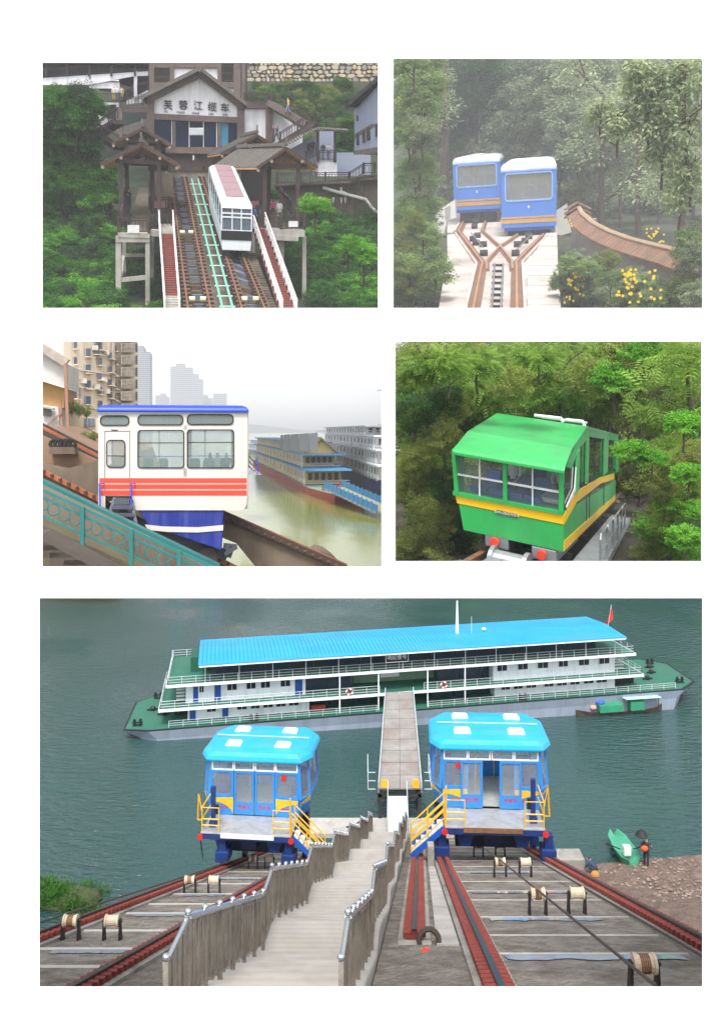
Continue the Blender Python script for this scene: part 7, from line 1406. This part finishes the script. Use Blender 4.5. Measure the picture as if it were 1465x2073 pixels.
    for a, e_ in ((.9, 3.2), (.0, 4.5), (1.6, 5), (2.4, 6), (42.0, 3), (43.2, 4.6), (42, 6), (43.9, 6.2)): b = BB(); b.ball(Bp(a, e_, 1.05), (.25, .22, .25), 7, 5); b.ab(a - .45, a + .45, e_ - .05, e_ + .05, .95, 1.05); b.build('winch', blk, t)
    b = BB(); b.ab(1.8, 3.3, 3.0, 6.0, .92, 1.6); b.build('anchor_gear', blk, t); b = BB(); b.ab(38.6, 40.4, 2.4, 5.5, .92, 1.5); b.build('anchor_gear', blk, t); b = BB(); b.ab(3.0, 4.3, 3.6, 6.4, 4.03, 5.2); b.build('deck_locker', mat('locker_green', c(24, 84, 66), .5), t)
    b = BB(); b.ab(12.45, 13.6, 1.4, 1.6, .92, 1.35); b.build('fire_box', mat('fire_red', c(150, 50, 40), .6), t)
    for a in (.95, 38.5):
        b = BB()
        for k in range(6): b.ab(1.95 if a < 2 else 38.4, 2.6 if a < 2 else 39.3, 2.0, 2.4, 2.35 + k * .26, 2.38 + k * .26)
        b.build('deck_stairs', wht, t)
    for u in (707, 898):
        a = au(u, .4); b = BB(); ring = []
        for k in range(17): q = 2 * math.pi * k / 16; ring.append(Bp(a + .24 * math.cos(q), .4, 2.55 + .24 * math.sin(q)))
        for k in range(16): b.mi = (k // 2) % 2; b.tube([ring[k], ring[k + 1]], .065, 6)
        b.build('life_ring', [redl, wht], t)
    b = BB(); b.ab(au(781, .3), au(825, .3), .24, .3, 4.72, 5.4); sg = b.build('name_board', mat('sign_black', c(18, 22, 34), .4), t)
    b = BB(); x0, x1 = au(780, .3), au(826, .3)
    for q in ((x0, x1, 4.69, 4.73), (x0, x1, 5.39, 5.43), (x0, x0 + .04, 4.69, 5.43), (x1 - .04, x1, 4.69, 5.43)): b.ab(q[0], q[1], .21, .235, q[2], q[3])
    b.build('board_border', wht, sg)
    ang = math.atan2(ex.y, ex.x); me = text_mesh('name_lettering', '明妃壹号', .4, wht, .006); o = bpy.data.objects.new('lettering', me); COL.objects.link(o); o.parent = sg
    o.matrix_basis = inv_of(t) @ (Matrix.Translation(Bp((x0 + x1) / 2, .225, 5.06)) @ Matrix.Rotation(ang, 4, 'Z') @ Matrix.Rotation(-.02, 4, 'Y'))
    a = au(925, 3.5); b = BB(); b.tube([Bp(a, 3.5, 5.7), Bp(a, 3.5, 8.6)], [.16, .06], 8); b.build('mast', wht, t); b = BB(); b.cyl(Bp(a + 1.1, 3, 5.8), Bp(a + 1.1, 3, 7.3), .02, 5); b.build('aerial', rg, t)
    b = BB(); b.ball(Bp(a + 2.3, 3.4, 6.1), (.2, .2, .14), 8, 5); b.build('radar_dome', wht, t)
    b = BB(); b.cyl(Bp(39.6, 6, 4.0), Bp(40.1, 6, 6.9), .03, 5); b.build('flagpole', rg, t)
    b = BB(); b.loft([[Bp(40.1, 6, 6.8), Bp(40.1, 6.02, 6.8)], [Bp(40.0, 6.15, 6.0), Bp(40.0, 6.17, 6.0)], [Bp(39.65, 6.05, 5.1), Bp(39.65, 6.08, 5.1)]], False)
    b = BB(); fl_ = [Bp(40.08, 6, 6.75), Bp(40.3, 6.2, 6.3), Bp(40.25, 6.0, 5.6), Bp(39.7, 6.2, 5.05), Bp(39.3, 6.0, 5.0), Bp(39.75, 5.95, 5.6)]; b.poly(fl_); b.build('flag', mat('flag_red', c(196, 40, 36), .7), t, solid=.02)
    # --- gangway from the quay to the barge
    t = thing(P, 'gangway', 'long worn steel gangway bridging from the quay to the barge deck', 'gangway', (1.9, 50, WZ))
    n0, n1, f0, f1 = P.at(766, 1596, 50.2), P.at(853, 1596, 50.2), P.at(780, 1401, 65), P.at(836, 1399, 65)
    gd = mat('gangway_deck', c(140, 136, 132), .7, .18, .8, stain=c(122, 100, 88), stain_amt=.6)
    for k in range(9):
        for s in range(2):
            a0, a1 = k / 9, (k + 1) / 9 - .006; l = lambda q, x: n0.lerp(f0, q).lerp(n1.lerp(f1, q), x)
            e = MB(); q4 = [l(a0, s * .5 + .004), l(a0, s * .5 + .496), l(a1, s * .5 + .496), l(a1, s * .5 + .004)]; e.hexa([p - V((0, 0, .08)) for p in q4] + q4); e.build('deck_plate', gd, t)
    for p, q in ((n0, f0), (n1, f1)):
        e = MB(); e.beam(p - V((0, 0, .12)), q - V((0, 0, .12)), .1, .34); e.build('side_girder', mat('girder_grey', c(120, 124, 128), .6), t)
        e = MB(); e.beam(p + V((0, 0, .35)), q + V((0, 0, .3)), .05, .05)
        for k in range(12): w0 = p.lerp(q, k / 12); e.beam(w0, w0 + V((0, 0, .35)), .04, .04)
        e.build('side_rail', rg, t)
    for s, p in ((-1, n0), (1, n1)):
        e = MB(); x = p.x + s * .18
        for h in (0, .5, 1.0): e.beam((x, 50.3, p.z - .1 + h), (x + s * .45, 50.3, p.z - .1 + h), .04, .04); e.beam((x + s * .45, 50.3, p.z - .1 + h), (x + s * .45, 53, p.z - .05 + h), .04, .04)
        for yy in (50.3, 51.2, 52.1, 53): e.beam((x + s * .45, yy, p.z - .1), (x + s * .45, yy, p.z + .95), .04, .04)
        e.build('end_cage', rg, t)
        e = MB(); e.bb((p.x - s * .35 - .2, 50.15, p.z + .02), (p.x - s * .35 + .2, 50.22, p.z + .5)); e.build('notice', yel, t)
    fr = mat('dark_trestle', c(46, 46, 50), .7)
    for s, p in ((-1, n0), (1, n1)):
        for yy in (50.4, 53): e = MB(); e.beam((p.x - s * .1, yy, WZ - .2), (p.x - s * .1, yy, p.z - .2), .2, .2); e.build('trestle_leg', fr, t)
    e = MB(); e.beam((n0.x, 50.4, n0.z - .5), (n1.x, 50.4, n0.z - .5), .2, .2); e.beam((n0.x, 50.4, WZ + .4), (n1.x, 50.4, n0.z - .5), .12, .12); e.beam((n1.x, 50.4, WZ + .4), (n0.x, 50.4, n0.z - .5), .12, .12); e.build('trestle_brace', fr, t)
    a, b2 = P.at(785, 1612, 50.0), P.at(823, 1612, 50.0); q0, q1 = P.at(784, 1692, 47.6), P.at(826, 1692, 47.6)
    e = MB(); e.hexa([q0 - V((0, 0, .1)), q1 - V((0, 0, .1)), b2 - V((0, 0, .1)), a - V((0, 0, .1)), q0, q1, b2, a]); e.build('boarding_ramp', mat('ramp_pale', c(190, 190, 192), .6, .08, 2), t)
    e = MB(); e.tube([q0 + V((0, 0, .05)), q0 + V((0, 0, .9)), a + V((0, 0, .9))], .025, 5); e.tube([q1 + V((0, 0, .05)), q1 + V((0, 0, .9)), b2 + V((0, 0, .9))], .025, 5); e.build('ramp_rail', rg, t)
    def rope(a, b2, lab):
        mb = MB(); a, b2 = V(a), V(b2); mb.tube([a.lerp(b2, k / 6) - V((0, 0, 1)) * (.35 * math.sin(math.pi * k / 6)) for k in range(7)], .04, 5); tag(mb.build('mooring_rope', blk, None, P), lab, 'rope')
    rope(P.at(758, 1625, 50.6), (-.9, 49, WZ + .3), 'dark mooring rope sagging from the gangway towards the left car'); rope(P.at(857, 1625, 50.6), (4.2, 49, WZ + .9), 'dark mooring rope running from the gangway behind the right car')
    # --- sampan alongside, rowing boat on the bank, two people
    s0, s1 = P.on(1166, 1450, WZ), P.on(1338, 1438, WZ); sx = (s1 - s0).normalized(); sy = V((-sx.y, sx.x, 0)); L = (s1 - s0).length; ctr = (s0 + s1) / 2
    Q = lambda a, b_, h: ctr + sx * (a * L / 2) + sy * b_ + V((0, 0, h))
    t = thing(P, 'sampan', 'wooden sampan with green tarpaulins and pale blue canopy moored against the barge', 'boat', ctr)
    hw = mat('sampan_wood', c(70, 58, 48), .8, .3, 3); tarp = mat('tarp_green', c(40, 130, 96), .7, .15, 2)
    e = MB(); rings = []
    for a, wd, h in ((-1, .12, .55), (-.7, .45, .38), (-.2, .62, .32), (.4, .62, .34), (.8, .45, .45), (1, .12, .62)): rings.append([Q(a, -wd, h), Q(a, -wd * .6, -.1), Q(a, wd * .6, -.1), Q(a, wd, h), Q(a, wd * .8, h - .08), Q(a, 0, .05), Q(a, -wd * .8, h - .08)])
    e.loft(rings); e.build('hull', hw, t)
    for a0, a1, h in ((-.52, .02, .85), (.2, .52, 1.0)):
        e = MB(); e.loft([[Q(a, -.58, .3), Q(a, -.56, h), Q(a, 0, h + .15), Q(a, .56, h), Q(a, .58, .3)] for a in (a0, (a0 + a1) / 2, a1)]); e.build('tarpaulin', tarp, t)
    e = MB(); e.hexa([Q(a, b_, h) for h in (1.28, 1.34) for a, b_ in ((.08, -.7), (.9, -.7), (.82, .7), (.02, .7))]); e.build('canopy', mat('canopy_pale', c(170, 208, 222), .6), t)
    for a in (.12, .85):
        for b_ in (-.55, .55): e = MB(); e.beam(Q(a, b_, .3), Q(a, b_, 1.28), .05, .05); e.build('canopy_post', hw, t)
    e = MB(); e.ball(Q(-.45, 0, 1.0), (.4, .4, .22), 9, 6); e.build('bundle', mat('bundle_blue', c(40, 90, 180), .7), t, smooth=True); e = MB(); e.ball(Q(-.6, .05, .6), (.3, .3, .22), 8, 5); e.build('basket', mat('basket', c(190, 150, 130), .8), t)
    # bank: rowing boat, standing and crouching people
    mp_ = P.on(1283, 1762, WZ + .35); t = thing(P, 'rowing_boat', 'small green rowing boat drawn up bow-first on the gravel bank', 'boat', mp_)
    e = MB(); rings = []
    for y, wd, h in ((0, .25, .5), (.5, .5, .42), (1.6, .6, .38), (3, .5, .4), (3.6, .2, .5)): rings.append([mp_ + V(q) for q in ((-wd, y, h), (-wd * .6, y, -.1), (wd * .6, y, -.1), (wd, y, h), (wd * .85, y, h - .06), (0, y, .1), (-wd * .85, y, h - .06))])
    e.loft(rings); e.build('hull', mat('boat_green', c(70, 150, 120), .6, .1, 3), t)
    for s in (-1, 1): e = MB(); e.beam(mp_ + V((s * .35, 1.2, .5)), mp_ + V((s * 1.2, .9, .95 if s < 0 else 1.0)), .05, .05); e.build('oar', blk, t)
    e = MB(); e.bb(mp_ + V((-.3, .7, .35)), mp_ + V((.1, 1.1, .85))); e.build('white_sack', wht, t, bevel=.06)
    pz = P.on(1308, 1757, WZ + .42)
    person(P, pz, 2.6, 'person in dark clothes standing by the rowing boat holding an orange bundle', (.03, .03, .035), (.02, .025, .04), 'carry', 1.62)
    e = MB(); e.ball(pz + V((-.18, -.24, 1.12)), (.2, .14, .16), 8, 6); tag(e.build('bundle', mat('bundle_orange', c(220, 90, 40), .7), None, P, smooth=True), 'orange bundle held by the person at the rowing boat', 'bundle')
    e = MB(); e.loft([[pz + V((-.26 + .34 * math.cos(a) * k, .0 + .3 * math.sin(a) * k, z)) for a in (2 * math.pi * q / 10 for q in range(10))] for k, z in ((.6, 1.62), (1, 1.7), (.5, 1.95))]); tag(e.build('basket', blk, None, P), 'dark basket balanced above the person at the rowing boat', 'basket')
    pc = P.on(1203, 1772, WZ + .5); person(P, pc, .9, 'person in dark blue crouching at the waterline by the concrete block', (.03, .05, .1), (.03, .03, .05), 'crouch', 1.6)
    e = MB(); e.ball(pc + V((-.1, -.45, .22)), (.24, .2, .24), 8, 6); tag(e.build('sack', mat('sack_tan', c(176, 130, 60), .8), None, P, smooth=True), 'tan sack beside the crouching person', 'sack')
    e = MB(); q = P.on(1163, 1766, WZ + .3); e.bb((q.x - .9, q.y, WZ - .5), (q.x + .55, q.y + 1.2, WZ + .95)); tag(e.build('mooring_block', conc, None, P, bevel=.05), 'grey concrete mooring block at the waterline beside the outer rail', 'block')
    # litter at the end of the channel: tyre, red bag, tufts
    q = sp(868, 1925, 3.36); e = MB(); ring = [q + V((.2 * math.cos(a), .05 * math.sin(a), .2 + .2 * math.sin(a))) for a in (2 * math.pi * k / 14 for k in range(15))]; e.tube(ring, .055, 7); tag(e.build('tyre', mat('tyre_brown', c(70, 60, 52), .8), None, P), 'old tyre propped at the end of the concrete channel', 'tyre')
    q = sp(861, 1938, 3.36); e = MB(); e.loft([[q + V((k * math.cos(a) * .12 + .03 * math.sin(3 * a), k * math.sin(a) * .1, z)) for a in (2 * math.pi * j / 7 for j in range(7))] for k, z in ((1, 0), (1.1, .06), (.5, .16))]); tag(e.build('plastic_bag', mat('bag_red', c(214, 60, 48), .6), None, P), 'crumpled red plastic bag lying by the old tyre', 'bag')
    for u, v in ((833, 1935), (898, 1935), (910, 1932)):
        q = sp(u, v, 3.38); o = mesh_obj('weed_tuft', leaf_mesh('weed_tuft', u, (.07, .07, .05), 6, 10, .05, lm, cr=.5, droop=-.4), None, P.M @ Matrix.Translation(q + V((0, 0, .06)))); tag(o, 'small green weed tuft growing by the end of the channel', 'weed', 'weed tufts by the channel')
p5()
# ------------------------------------------------------------------ the misty air: one closed box round everything
def haze():
    e = MB(); e.bb((-5200, -60, -75), (5200, 14800, 2600)); m = bpy.data.materials.new('haze'); m.use_nodes = True; n = m.node_tree; n.nodes.remove(n.nodes['Principled BSDF'])
    v = n.nodes.new('ShaderNodeVolumePrincipled'); v.inputs['Color'].default_value = (.96, .97, 1, 1); v.inputs['Density'].default_value = .00009; v.inputs['Anisotropy'].default_value = -.25
    n.links.new(v.outputs[0], n.nodes['Material Output'].inputs['Volume']); tag(e.build('haze', m, None, P0), kind='stuff')
haze()
